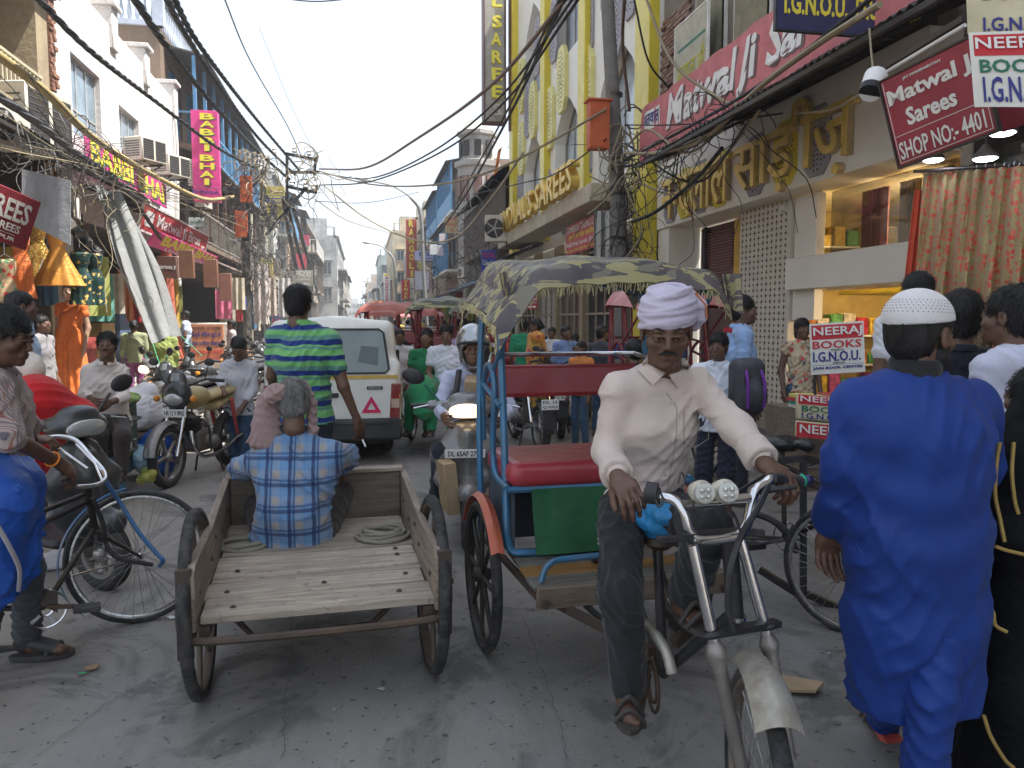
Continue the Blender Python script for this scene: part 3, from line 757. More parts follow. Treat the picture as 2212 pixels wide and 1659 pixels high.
# --- ground
def road_mat():
 m,t,bs,co=setup('road_concrete')
 n1=noise(t,co,.45,6,.6,.5);n2=noise(t,co,5,6,.7);n3=noise(t,co,70,3);n4=noise(t,co,1.7,5,.65,1.0)
 c=ramp(t,n2,[(.25,(.165,.158,.150)),(.75,(.25,.241,.228))])
 c=mixc(t,mth(t,'MULTIPLY',ramp(t,n1,[(.38,0.0),(.62,1.0)]),.7),c,(.235,.215,.19))
 c=mixc(t,mth(t,'MULTIPLY',ramp(t,n4,[(.52,0.0),(.60,1.0)]),.75),c,(.095,.09,.086))
 c=mixc(t,mth(t,'MULTIPLY',ramp(t,noise(t,co,3,4,.6,.3,(1.6,.10,1)),[(.45,0.0),(.7,1.0)]),.45),c,(.14,.134,.128))
 o=rot_sep(t,co)
 c=mixc(t,ramp(t,mth(t,'ADD',o[0],mth(t,'MULTIPLY',n1,.8)),[(0.0,1.0),(1.0,0.0)]),c,(.20,.175,.15))if False else c
 edge=ramp(t,mth(t,'MULTIPLY_ADD',mth(t,'ADD',o[0],mth(t,'MULTIPLY',n4,1.6)),-.5,-.15),[(0.0,0.0),(.8,1.0)])
 c=mixc(t,edge,c,(.29,.25,.21))
 sp=noise(t,co,38,2);c=mixc(t,ramp(t,sp,[(.63,0.0),(.69,.5)]),c,(.20,.195,.18));sp2=noise(t,co,23,2);c=mixc(t,ramp(t,sp2,[(.66,0.0),(.70,.7)]),c,(.03,.03,.03))
 t.links.new(c,bs.inputs['Base Color']);t.links.new(ramp(t,n4,[(.3,.55),(.7,.85)]),bs.inputs['Roughness']);bs.inputs['Specular IOR Level'].default_value=.35
 bumpn(t,bs,mth(t,'ADD',mth(t,'MULTIPLY',n2,1.2),mth(t,'MULTIPLY',n3,.5)),.55,.008);return m
m_road=road_mat()
MB().quad((-600,-600,-.004),(600,-600,-.004),(600,900,-.004),(-600,900,-.004)).put('ground',stucco('dust_ground',(.24,.21,.18),.4),None,kind='structure')
rd=MB();rd.sheet(lambda a,b:(-5.3+11.2*a,-4+320*b**1.0,.004*(1+math.sin(a*9)*math.sin(b*150))),24,300)
rd.put('road',m_road,None,kind='structure')
ck=M('crack_dark',(.05,.048,.045),.9,bump=0)
def crack(pts,w=.008):
 rnd=random.Random(int(abs(pts[0][0]*99)));P_=[]
 for i in range(len(pts)-1):
  a,b=V(pts[i]+(0,)),V(pts[i+1]+(0,))
  for j in range(12):P_.append(a.lerp(b,j/12)+V((rnd.uniform(-.009,.009),rnd.uniform(-.01,.01),0)))
 m=MB()
 for i in range(len(P_)-1):
  a,b=P_[i],P_[i+1];n=V((-(b-a).y,(b-a).x,0)).normalized()*w*rnd.uniform(.4,1.2);zz=V((0,0,.0135));m.quad(a-n+zz,b-n+zz,b+n+zz,a+n+zz)
 return m
g2=lambda u,v:(G(u,v).x,G(u,v).y)
road_o=bpy.data.objects['road']
for pts in([g2(632,1330),g2(630,1440),g2(618,1500),g2(610,1659)],[g2(1130,1340),g2(1160,1420),g2(1200,1540),g2(1230,1659)],[g2(75,1640),g2(240,1520),g2(330,1470)],[g2(1700,1120),g2(1560,1110)],[g2(400,1010),g2(520,1012)]):
 crack(pts,.0013).put('crack',ck,road_o)
MB().b2((5.25,4.2,-.05),(6.9,15.3,.16),.01).put('shop_plinth',M('plinth_stone',(.10,.095,.09),.5,dirt=.5),None,kind='structure')
MB().b2((5.5,15.4,-.05),(6.4,44,.14),.01).put('pavement_right',stucco('pavement',(.22,.2,.18),.5),None,kind='structure')
MB().b2((-6.4,8,-.05),(-4.75,60,.13),.01).put('pavement_left',stucco('pavement_l',(.28,.25,.21),.5),None,kind='structure')
# --- facades with real openings
def facade(name,label,side,X,Y0,Y1,H,mt,holes,z0=0.0,deep=8,rec=.28,cat='building',cornice=None,roof=None,group=None,wall='wall'):
 """holes: (y0,y1,z0,z1,kind,frame material[,recess])"""
 t=thing(name,label,cat,group,(X,(Y0+Y1)/2,z0));s=side;m=MB()
 ys=sorted(set([Y0,Y1]+[h[0]for h in holes]+[h[1]for h in holes]));zs=sorted(set([z0,H]+[h[2]for h in holes]+[h[3]for h in holes]))
 inh=lambda y,z:any(h[0]<y<h[1]and h[2]<z<h[3]for h in holes)
 for i in range(len(ys)-1):
  for j in range(len(zs)-1):
   if inh((ys[i]+ys[i+1])/2,(zs[j]+zs[j+1])/2):continue
   q=[(X,ys[i],zs[j]),(X,ys[i+1],zs[j]),(X,ys[i+1],zs[j+1]),(X,ys[i],zs[j+1])];m.quad(*(q if s<0 else q[::-1]))
 mr=max([rec]+[h[6]for h in holes if len(h)>6])
 for h in holes:
  r_=h[6]if len(h)>6 else rec;xi=X+s*r_;a,b,c,d=h[:4]
  m.quad((X,a,c),(xi,a,c),(xi,b,c),(X,b,c));m.quad((X,a,d),(X,b,d),(xi,b,d),(xi,a,d))
  m.quad((X,a,c),(X,a,d),(xi,a,d),(xi,a,c));m.quad((X,b,c),(xi,b,c),(xi,b,d),(X,b,d));m.quad((xi,a,c),(xi,b,c),(xi,b,d),(xi,a,d))
 xb=X+s*deep
 m.quad((X,Y0,z0),(X,Y0,H),(xb,Y0,H),(xb,Y0,z0));m.quad((X,Y1,z0),(xb,Y1,z0),(xb,Y1,H),(X,Y1,H));m.quad((X,Y0,H),(X,Y1,H),(xb,Y1,H),(xb,Y0,H));m.quad((xb,Y0,z0),(xb,Y1,z0),(xb,Y1,H),(xb,Y0,H))
 m.put(wall,mt,t,30)
 lm=MB()
 for h in holes:
  if len(h)>6 and h[6]>2.4:
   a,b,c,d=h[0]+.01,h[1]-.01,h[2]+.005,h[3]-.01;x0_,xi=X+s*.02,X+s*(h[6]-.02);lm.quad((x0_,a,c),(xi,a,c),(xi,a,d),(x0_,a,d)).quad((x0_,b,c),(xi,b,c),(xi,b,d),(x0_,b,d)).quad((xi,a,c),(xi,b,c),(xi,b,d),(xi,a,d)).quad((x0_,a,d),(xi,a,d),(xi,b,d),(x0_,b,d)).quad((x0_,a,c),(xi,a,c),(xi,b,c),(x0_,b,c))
 if lm.v:lm.put('shaded_lining',M('shaded_lining',(.085,.065,.055),.8,dirt=.4),t)  # dark lining paints the shade deep inside the shop recesses
 for h in holes:
  k=h[4];fm=h[5];a,b,c,d=h[:4]
  if k=='win':window(t,X+s*.10,s,a,b,c,d,fm)
  elif k=='shut':shutter(t,X+s*.06,s,a,b,c,d,fm)
  elif k=='dark':MB().b2((X+s*(mr if len(h)>6 else .26)*.9,a+.02,c+.02),(X+s*(mr if len(h)>6 else .26)*.93,b-.02,d-.02)).put('opening_shade',m_dark,t)  # near-black panel stands in for the shade of the unlit room
 if cornice:
  MB().b2((X-s*cornice[1],Y0,H-cornice[0]),(X+s*.3,Y1,H),.02).put('cornice',cornice[2]if len(cornice)>2 else mt,t)
 return t
def window(t,X,s,a,b,c,d,fm,nx=2,nz=2,pane=None):
 f=.05;m=MB();x0,x1=X,X+s*.05
 m.b2((x0,a,c),(x1,b,c+f));m.b2((x0,a,d-f),(x1,b,d));m.b2((x0,a,c+f),(x1,a+f,d-f));m.b2((x0,b-f,c+f),(x1,b,d-f))
 for i in range(1,nx):y=a+(b-a)*i/nx;m.b2((x0+s*.003,y-.02,c+f),(x1-s*.003,y+.02,d-f))
 for i in range(1,nz):z=c+(d-c)*(.35 if nz==2 else i/nz);m.b2((x0+s*.006,a+f,z-.018),(x1-s*.006,b-f,z+.018))
 w=m.put('window',fm,t)
 MB().b2((X+s*.022,a+f*.5,c+f*.5),(X+s*.03,b-f*.5,d-f*.5)).put('pane',pane or glass('pane_street',(.10,.13,.15),.08),w)
 return w
def shutter(t,X,s,a,b,c,d,fm):
 m=MB();m.b2((X,a,c),(X+s*.04,b,d));w=m.put('shutter',fm,t);sl=MB();n=max(2,int((b-a)/.45))
 for k in range(n):
  y0,y1=a+(b-a)*k/n+.03,a+(b-a)*(k+1)/n-.03;nz=int((d-c)/.11)
  for i in range(nz):z=c+.05+(d-c-.1)*(i+.5)/nz;sl.box((X-s*.008,(y0+y1)/2,z),(.02,y1-y0,.06),(0,s*.5,0))
 sl.put('louvre',fm,w,kind='stuff');return w
def balcony(t,X,s,Y0,Y1,z,out,rail,slab,h=1.0,n=None,solid=False,roofz=None,posts=4,pm=None,name='balcony'):
 xo=X-s*out;w=MB().b2((X,Y0,z-.15),(xo,Y1,z)).put(name,slab,t);m=MB()
 if solid:m.b2((xo,Y0,z),(xo+s*.06,Y1,z+h))
 else:
  n=n or int((Y1-Y0)/.16);m.b2((xo,Y0,z+h-.06),(xo+s*.06,Y1,z+h));m.b2((xo,Y0,z+.05),(xo+s*.06,Y1,z+.1))
  for i in range(n+1):y=Y0+.02+(Y1-Y0-.04)*i/n;m.b2((xo+s*.01,y-.018,z+.1),(xo+s*.05,y+.018,z+h-.06))
  for y in(Y0,Y1-.04):m.b2((xo+s*.06,y,z+h-.06),(X,y+.04,z+h))
 m.put('railing',rail,w)
 if roofz:
  p_=MB()
  for i in range(posts):y=Y0+.06+(Y1-Y0-.12)*i/(posts-1);p_.b2((xo+s*.01,y-.05,z),(xo+s*.11,y+.05,roofz))
  p_.put('column',pm or rail,w,kind=None);MB().box(((X+xo)/2-s*.12,(Y0+Y1)/2,roofz+.12),(out+.4,Y1-Y0+.1,.05),(0,-s*.22,0)).put('roof',M('tin_roof',(.07,.065,.06),.7,dirt=.4),w)
 return w
def ac(loc,face,label,w=.85,h=.6,d=.35,group='air conditioning units on the facades',split=True,name='air_conditioner'):
 t=thing(name,label,'air conditioner',group,loc,R(face));b=m_white
 MB().box((0,0,h/2),(w,d,h),None,.02).put('casing',M('ac_cream',(.55,.52,.45),.6,dirt=.4,dcol=(.25,.2,.15)),t,local=True)
 y=-d/2-.004
 if split:
  MB().ring((w*-.14,y,h/2),(0,1,0),h*.36,.012,28,6).put('fan_guard',M('ac_grille',(.10,.10,.10),.5),t,local=True)
  g=MB()
  for k in range(4):g.ring((w*-.14,y,h/2),(0,1,0),h*(.08+.07*k),.004,20,4)
  MB().lathe((w*-.14,y+.003,h/2),[(h*.35,0),(h*.34,.004)],24,(0,-1,0)).put('fan_opening',m_dark,t,local=True)
  for k in range(5):
   a=k*2*math.pi/5;g.bar((w*-.14,y-.008,h/2),(w*-.14+math.cos(a)*h*.34,y-.008,h/2+math.sin(a)*h*.34),.05,.004,(0,1,0))
  g.put('fan',M('ac_grille2',(.3,.29,.27),.5),t,local=True)
 else:
  for sx in(-1,1):
   g=MB()
   for k in range(9):g.box((sx*w*.25,y,h*(.12+.095*k)),(w*.40,.012,.012))
   g.put('louvre',M('ac_grille',(.10,.10,.10),.5),t,local=True)
   MB().box((sx*w*.25,y+.003,h/2),(w*.42,.006,h*.82)).put('louvre_back',m_dark,t,local=True)
   l=MB()
   for k in range(7):l.box((sx*(w/2+.003),0,h*(.2+.1*k)),(.006,d*.7,.03))
   l.put('side_vent',M('ac_grille',(.10,.10,.10),.5),t,local=True)
 br=MB()
 for sx in(-1,1):br.bar((sx*w*.35,-d*.45,-.02),(sx*w*.35,d*.8,-.02),.03);br.bar((sx*w*.35,-d*.4,-.03),(sx*w*.35,d*.8,-.32),.025)
 br.put('bracket',m_steel,t,local=True);return t
 # --- left side
LX=-5.5
beige=stucco('plaster_beige',(.36,.29,.19),.5);whitew=stucco('plaster_white',(.58,.55,.53),.10,.8,.12,stc=(.4,.36,.32))
m_alu=M('alu_frame',(.5,.5,.48),.4,.4);m_blue=M('paint_sky_blue',(.10,.28,.50),.6,dirt=.35,dcol=(.2,.2,.2));m_brown=woodm('wood_brown',(.10,.06,.04),2)
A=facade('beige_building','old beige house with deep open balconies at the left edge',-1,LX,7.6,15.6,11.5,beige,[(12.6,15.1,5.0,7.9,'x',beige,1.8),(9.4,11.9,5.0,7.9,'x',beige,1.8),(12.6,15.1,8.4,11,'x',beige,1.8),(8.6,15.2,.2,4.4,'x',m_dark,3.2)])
MB().b2((LX+.5,7.6,7.95),(LX-.2,15.5,8.15)).put('balcony_slab',M('slab_brown',(.16,.11,.08),.9,dirt=.5),A)
MB().b2((LX+.06,12.3,4.4),(LX-.4,12.6,11),.02).put('pier',stucco('plaster_pale',(.50,.46,.38),.3),A);MB().b2((LX+.35,9.5,4.75),(LX-.2,15.4,4.95)).put('ledge',beige,A)
window(A,LX-1.7,-1,13.2,14.2,5.2,6.6,m_wood);MB().b2((LX-.9,14.2,5.0),(LX-1.75,14.45,7.9)).put('door_jamb',stucco('plaster_pale',(.50,.46,.38),.3),A)
rl=MB();rl.b2((LX+.02,12.6,5.78),(LX+.07,15.1,5.83))
for i in range(17):rl.b2((LX+.03,12.65+i*.15,5.0),(LX+.06,12.69+i*.15,5.78))
rl.put('railing',M('rail_cream',(.45,.40,.28),.7,dirt=.3),A)
bk=MB();mbr=M('brick_red',(.24,.12,.08),.95,var=.35,sc=9)
for i in range(58):
 for j in range(2):MB().b2((LX+.05+random.uniform(-.03,.03),15.62+j*.13,3.6+i*.083),(LX-.1,15.74+j*.13+random.uniform(-.02,.03),3.67+i*.083)).put('brick',mbr,A)if i%1==0 else None
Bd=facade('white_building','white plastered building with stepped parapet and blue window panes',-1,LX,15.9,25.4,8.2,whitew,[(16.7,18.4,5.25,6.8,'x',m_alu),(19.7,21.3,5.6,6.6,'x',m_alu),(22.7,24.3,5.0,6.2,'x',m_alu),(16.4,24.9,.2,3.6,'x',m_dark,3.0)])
pb=glass('pane_blue',(.22,.30,.36),.15)
for y0,y1,z0,z1 in((16.7,18.4,5.25,6.8),(19.7,21.3,5.6,6.6),(22.7,24.3,5.0,6.2)):window(Bd,LX-.1,-1,y0,y1,z0,z1,m_alu,3,2,pb)
for y in(15.9,19.2,21.9,25.0):MB().b2((LX+.08,y,7.7),(LX-.5,y+.42,8.62),.02).put('parapet_pier',whitew,Bd);MB().b2((LX+.16,y-.07,8.62),(LX-.55,y+.5,8.72),.01).put('pier_cap',whitew,Bd)
pp=MB().tube(arc([(LX+.08,24.9,7.9),(LX+.1,25.0,6.6),(LX+.08,24.8,4.2)]),.04);pp.put('drain_pipe',m_white,Bd)
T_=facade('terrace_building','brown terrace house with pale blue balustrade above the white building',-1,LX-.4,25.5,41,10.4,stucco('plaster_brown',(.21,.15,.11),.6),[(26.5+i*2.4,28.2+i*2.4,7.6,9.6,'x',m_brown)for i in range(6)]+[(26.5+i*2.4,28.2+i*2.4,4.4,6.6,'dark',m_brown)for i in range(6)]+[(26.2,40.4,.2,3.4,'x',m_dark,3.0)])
for i in range(6):shutter(T_,LX-.5,-1,26.5+i*2.4,28.2+i*2.4,7.6,9.6,m_blue if i%2==0 else M('paint_teal',(.06,.16,.22),.6))
bl=MB();bl.b2((-11,25.4,11.3),(LX-.3,25.6,11.45));bl.b2((-11,25.4,10.4),(LX-.3,25.6,10.55));bl.b2((LX-.5,25.6,11.3),(LX-.3,41,11.45))
for i in range(24):bl.lathe((-10.9+i*.22,25.5,10.55),[(.03,0),(.07,.2),(.03,.5),(.05,.75)],6)
for i in range(70):bl.lathe((LX-.4,25.8+i*.22,10.4),[(.03,0),(.07,.2),(.03,.55),(.05,.9)],6)
for x in(-9,-7.4,-5.9):bl.b2((x-.15,25.38,10.4),(x+.15,25.62,11.5))
bl.put('balustrade',M('paint_pale_blue',(.42,.47,.56),.8,dirt=.35,dcol=(.2,.18,.15)),T_)
wb=MB().b2((-9.5,25.35,7.6),(-7.2,25.48,9.6));wb.put('window_board',m_wood,T_)
for(z,rm,ym)in((7.1,m_blue,m_blue),(4.1,M('rail_grey',(.25,.23,.2),.7,dirt=.4),M('paint_brown',(.12,.07,.05),.7))):balcony(T_,LX-.4,-1,26,40.6,z,.9,rm,M('slab_brown',(.16,.11,.08)),1.0,44,z>9,z+2.7,10,ym)
BLD=[(-1,-5.6,41.2,49,9.4,(.33,.30,.22),'cream four window house beyond the left wooden balconies'),(-1,-5.3,49.2,57,10.6,(.42,.42,.40),'pale grey house with ticket office boards on the left'),(-1,-5.2,57.2,64,9.2,(.38,.27,.19),'ochre house with sagging balcony on the left side'),(-1,-4.5,64.2,81,9.4,(.30,.26,.22),'brown flat roofed house before the grey block on the left'),(-1,-2.6,82,112,10.3,(.40,.41,.41),'grey block with window air conditioner high on the left'),(-1,-3.0,113,150,8.5,(.36,.31,.26),'far tan block low above the van on the left'),(-1,-4.2,151,230,9.5,(.42,.40,.38),'farthest pale block at the left of the street end'),(1,6.2,67,79,11.5,(.42,.33,.27),'pinkish old house behind the blue balconies on the right'),(1,5.3,79.2,95,12.0,(.45,.40,.31),'tall sand coloured house above the tall red sign'),(1,3.7,98,122,12.8,(.52,.43,.30),'yellowish house with curved front on the right'),(1,2.6,126,150,12.0,(.36,.42,.40),'pale green glazed house beside the white vertical sign'),(1,.75,168,185,9.6,(.48,.40,.32),'far cream tower at the right of the street end'),(1,.6,186,260,8.0,(.42,.40,.38),'farthest low block at the right of the street end'),(1,-6,300,330,8,(.46,.45,.44),'hazy building closing the far end of the street')]
rnd=random.Random(3)
for k,(s,X,y0,y1,H,c,lb)in enumerate(BLD):
 mt=stucco('plaster_%d'%k,c,.6);hs=[];nb=max(2,int((y1-y0)/(3.2 if y0<60 else 5)))
 wm=[m_brown,m_blue,m_wood,M('paint_green_old',(.08,.2,.15),.7),m_alu][k%5]
 for fl in range(2):
  z=4.3+fl*3.1
  if z+1.9>H:continue
  for i in range(nb):
   yy=y0+(i+.22)*(y1-y0)/nb;ww=(y1-y0)/nb*.5;hs.append((yy,yy+ww,z,z+rnd.uniform(1.4,1.9),rnd.choice(['win','win','shut','dark']),wm))
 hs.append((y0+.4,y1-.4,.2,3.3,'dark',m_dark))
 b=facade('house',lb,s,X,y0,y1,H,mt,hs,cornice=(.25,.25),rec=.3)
 for fl in range(2):
  z=4.0+fl*3.1
  if z+2>H or rnd.random()<.15:continue
  a=y0+rnd.uniform(0,.3)*(y1-y0);balcony(b,X,s,a,min(y1-.3,a+(y1-y0)*rnd.uniform(.4,.8)),z,.9,rnd.choice([m_blue,m_steel,m_white,m_wood]),mt,1.0,None if y0<70 else 14,rnd.random()<.3,z+2.5 if rnd.random()<.5 else None)
 for fl in range(3):
  for i in range(2 if y0<75 else 4):
   z=3.6+fl*2.7;x=X+s*(.5+i*1.45)
   if z+1.5>H:continue
   w_=MB().b2((x,y0-.03,z),(x+s*.95,y0+.1,z+1.35),.01).put('window',wm,b);MB().b2((x+s*.08,y0-.04,z+.08),(x+s*.44,y0-.02,z+1.27)).b2((x+s*.51,y0-.04,z+.08),(x+s*.87,y0-.02,z+1.27)).put('pane',glass('pane_street',(.10,.13,.15),.08),w_,kind='stuff');MB().b2((x-s*.1,y0-.4,z+1.42),(x+s*1.05,y0,z+1.48)).put('sunshade_slab',mt,b)
 pr_=MB()
 for i in range(5):pr_.b2((X+s*(.1+i*1.2),y0+.02,H),(X+s*(.35+i*1.2),y0+.2,H+.8))
 pr_.b2((X+s*.1,y0+.06,H+.8),(X+s*5.2,y0+.16,H+.9));pr_.put('roof_railing',mt,b)
 hh=MB().b2((X+s*1.0,y0+1.5,H),(X+s*4,y0+4.5,H+1.9));hh.put('roof_room',mt,b)
 if rnd.random()<.7:MB().lathe((X+s*2,y1-2,H),[(.6,0),(.62,1.1),(.5,1.3),(.25,1.4)],14).put('water_tank',m_black,b)
 # --- right side: yellow and white saree shop building
RX=6.0
m_cw=M('cladding_white',(.70,.67,.60),.5,var=.06,sc=1.5,bump=.05,dirt=.12,dcol=(.45,.4,.3),dsc=1);m_yp=M('cladding_yellow',(.62,.50,.045),.35,var=.12,sc=2,bump=.03,dirt=.12,dcol=(.3,.25,.05))
m_gold=M('gold',(.80,.56,.14),.36,.75,var=.15,sc=3,bump=.04);m_hexg=M('jali_grey',(.30,.28,.30),.6);m_goldf=M('gold_face',(.82,.60,.16),.35,.35,var=.15,sc=3,bump=.03)
m_goldd=M('gold_side',(.55,.42,.22),.5,.4)
YB=thing('saree_building','tall white and yellow shop building with arched windows and pierced panels','building',None,(RX,23,0))
y0,y1=15.3,30.6
arch=lambda ya,yb,za,zb,n=5:[(ya,za),(yb,za),(yb,zb-1.15),(yb-(yb-ya)*.12,zb-.75),(yb-(yb-ya)*.30,zb-.35),((ya+yb)/2,zb),(ya+(yb-ya)*.30,zb-.35),(ya+(yb-ya)*.12,zb-.75),(ya,zb-1.15)]
bays=[(16.6,19.4),(21.2,24.0),(25.8,28.6)]
wm=MB()
def wallcell(a,b,c,d):wm.quad((RX,a,c),(RX,a,d),(RX,b,d),(RX,b,c))
for(zl,zh,zt)in((4.2,5.1,8.4),(8.4,9.4,12.8)):
 cur=y0
 for a,b in bays:wallcell(cur,a,zl,zt);wallcell(a,b,zl,zh);cur=b
 wallcell(cur,y1,zl,zt)
 for a,b in bays:
  top=zt-.15;ar=arch(a,b,zh,top);L_=ar[1:]
  half=[p for p in ar[2:]];
  pts=[(b,zt),(b,half[0][1])]+half[1:-1]+[(a,half[-1][1]),(a,zt)]
  wm.add([(RX,p[0],p[1])for p in pts],[tuple(range(len(pts)))])
  n=len(ar)
  for i in range(n):p,q=ar[i],ar[(i+1)%n];wm.quad((RX,p[0],p[1]),(RX,q[0],q[1]),(RX+.5,q[0],q[1]),(RX+.5,p[0],p[1]))
wallcell(y0,y1,12.8,14.6);wallcell(y0,y1,3.9,4.2)
wm.quad((RX,y1,0),(RX,y1,14.6),(16,y1,14.6),(16,y1,0));wm.quad((RX,y0,3.9),(16,y0,3.9),(16,y0,14.6),(RX,y0,14.6));wm.quad((RX,y0,14.6),(16,y0,14.6),(16,y1,14.6),(RX,y1,14.6));wm.quad((RX+.6,y0,0),(RX+.6,y1,0),(RX+.6,y1,4.1),(RX+.6,y0,4.1))
wm.put('wall',m_cw,YB,20)
gpane=glass('pane_painted_sky',(.48,.55,.62),.12)  # pale sky reflection brightened into the pane colour
for(zl,zt)in((5.1,8.25),(9.4,12.65)):
 for a,b in bays:
  w=MB().prism([(RX+.4,p[0],p[1])for p in arch(a,b,zl,zt)],(.02,0,0)).put('window',gpane,YB)
  fr=MB();ar=arch(a+.03,b-.03,zl+.03,zt-.03)
  for i in range(len(ar)):fr.bar((RX+.37,*ar[i]),(RX+.37,*ar[(i+1)%len(ar)]),.06)
  for yy in(a+(b-a)/3,a+(b-a)*2/3):fr.bar((RX+.385,yy,zl),(RX+.385,yy,zt-.6),.025)
  fr.put('frame',M('frame_grey',(.22,.21,.18),.5),w)
for a,b in((15.3,16.15),(20.0,20.65),(24.6,25.2),(29.9,30.62)):MB().b2((RX-.22,a,4.2 if a!=15.3 else .2),(RX+.02,b,14.6),.015).put('yellow_pilaster',m_yp,YB)
def hexpanel(y,z,w,h,mt,X=RX,out=.08,holes=True,seed=0,parent=None):
 pl=[(y-w/2,z-h*.32),(y-w/4,z-h/2),(y+w/4,z-h/2),(y+w/2,z-h*.32),(y+w/2,z+h*.32),(y+w/4,z+h/2),(y-w/4,z+h/2),(y-w/2,z+h*.32)]
 o=MB().prism([(X-.003,p[0],p[1])for p in pl],(-out,0,0)).put('pierced_panel',mt,parent or YB,20)
 if holes:
  g=MB()
  for r_ in range(1,7):
   for k in range(6+r_*2):
    a=2*math.pi*(k+.5*(r_%2))/(6+r_*2);cy,cz=y+math.cos(a)*w*.068*r_,z+math.sin(a)*h*.070*r_
    g.box((X-out-.004,cy,cz),(.004,w*.035,h*.035),(a+.6,0,0))
  g.put('piercings',M('pierce_dark',(.06,.05,.045),.9),o,kind='stuff')
m_yj=M('jali_yellow',(.66,.60,.24),.5,var=.08)
for(y,z,mt)in((22.9,8.75,m_yp),(24.4,8.0,m_yp),(26.9,8.9,m_yp),(28.9,8.0,m_yp),(28.9,10.3,m_yp),(22.0,11.3,m_hexg),(24.1,10.6,m_hexg),(20.3,9.4,m_hexg),(26.4,10.9,m_hexg),(28.0,6.6+2.6,m_hexg),(20.4,6.2,m_hexg),(24.9,5.6,m_hexg),(29.3,6.4,m_hexg),(29.2,4.95,m_hexg),(18.3,11.6,m_hexg),(17.0,9.3,m_hexg),(22.6,4.8,m_hexg),(18.0,8.7,m_hexg),(26.6,4.75,m_hexg),(16.35,4.6,m_yp),(25.2,7.2,m_hexg),(20.2,7.8,m_yp),(20.9,11.8,m_yp)):
 hexpanel(y,z,.95,1.9 if z>5 else 1.2,m_yj if mt is m_yp else mt,out=.12 if mt is m_yp else .06)
MB().b2((4.9,16.4,4.2),(RX-.23,28.2,4.6),.02).put('canopy',M('canopy_cream',(.5,.45,.34),.7,dirt=.4),YB)
lt="NANDLAL'S SAREES®";lettering("NANDLAL'S SAREES",(4.95,28.0,4.62),(0,-1,0),(0,0,1),(0,0,10.6,.72),m_gold,YB,.22,.02,sp=1.06)
gf=thing('ground_floor_shops','row of dim grey shopfronts under the canopy of the yellow building','shopfront',None,(RX+.3,23,0))
for i,a in enumerate((15.6,18.6,21.6,24.6,27.6)):
 c=[M('panel_grey',(.20,.21,.22),.4),m_dark,M('panel_wood',(.11,.07,.05),.6),m_alu,m_dark][i]
 MB().b2((RX+.30,a,.15),(RX+.34,a+2.7,3.7)).put('shop_panel',c,gf);MB().b2((RX+.14,a+2.7,.15),(RX+.4,a+3.0,4.1),.01).put('pillar',beige,gf)
 fr=MB()
 for j in range(4):fr.b2((RX+.24,a+.1+j*.8,.2),(RX+.29,a+.16+j*.8,3.6))
 for j in range(4):fr.b2((RX+.245,a,.9+j*.85),(RX+.285,a+2.7,.96+j*.85))
 fr.put('frame',M('frame_beige',(.32,.27,.2),.6),gf)
 # --- right side: cream shop with golden lettering
SH=thing('saree_shop','cream shopfront with gold hindi letters on a deep fascia','shop',None,(RX,11.5,0))
MB().b2((RX-.02,7.5,3.45),(RX+1.0,15.25,4.75),.01).put('fascia',M('fascia_cream',(.74,.70,.62),.5,var=.06,sc=1.5,bump=.05),SH)
MB().b2((RX+.02,14.7,.16),(RX+.7,15.25,3.45),.01).put('pier',M('fascia_cream',(.60,.56,.48),.5),SH)
gx=RX+.7
MB().b2((gx,13.2,.3),(gx+.02,14.65,3.42)).put('window',glass('pane_maroon',(.10,.03,.03),.06),SH)
bw=MB()
for j in range(26):bw.b2((gx-.014,13.25,1.9+j*.055),(gx-.008,14.45,1.91+j*.055))
bw.put('blind_slats',M('blind_pink',(.35,.16,.15),.5),SH,kind='stuff')
MB().b2((gx-.05,12.55,.16),(gx+.15,13.15,3.43),.01).put('gold_pillar',m_gold,SH)
MB().b2((gx-.03,12.36,.16),(gx+.3,12.54,3.43)).put('gap_shade',m_dark,SH)  # solid dark strip put in for the shade of the gap
MB().b2((gx-.06,14.35,.16),(gx-.01,14.45,3.43)).put('mullion',m_black,SH)
pf=MB().b2((gx-.35,10.75,.16),(gx-.2,12.34,3.43),.01).put('pierced_screen',M('screen_cream',(.58,.54,.46),.6,var=.06),SH)
hl=MB()
for i in range(11):
 for j in range(34):
  y=10.87+i*.137;z=.3+j*.094;x=gx-.354
  if(i+j)%2:hl.lathe((x,y,z),[(.022,0),(.022,.003)],8,(-1,0,0))
  else:hl.box((x,y,z),(.004,.085,.013));hl.box((x,y,z),(.0042,.013,.072))
hl.put('screen_holes',M('screen_hole',(.16,.10,.03),.4,.5),pf,kind='stuff')
MB().b2((gx-.3,10.15,1.6),(gx-.15,10.72,3.43),.01).put('screen_column',M('fascia_cream',(.60,.56,.48),.5),SH)
MB().b2((gx-.45,5.0,2.05),(gx+.3,10.7,2.52),.01).put('lintel',M('fascia_cream',(.60,.56,.48),.5),SH)
MB().b2((gx-.1,4.6,2.52),(gx-.08,10.1,3.43)).put('glass_front',glass('pane_clear',(.08,.07,.05),.04,.45),SH)
MB().b2((gx+.02,7.9,2.54),(gx+.5,8.4,3.4)).put('gold_pier',m_gold,SH)
for(y,w,c)in((9.6,.5,(.20,.02,.03)),(7.0,.4,(.12,.06,.02)),(6.1,.4,(.2,.14,.03)),(8.9,.35,(.25,.17,.03))):MB().sheet(lambda a,b:(gx+.25+.04*math.sin(a*30),y-w/2+w*a,2.54+.86*b),18,2,th=.006).put('draped_saree',M('cl%.2f%.2f'%c[:2],c,.6,sheen=.3),SH)
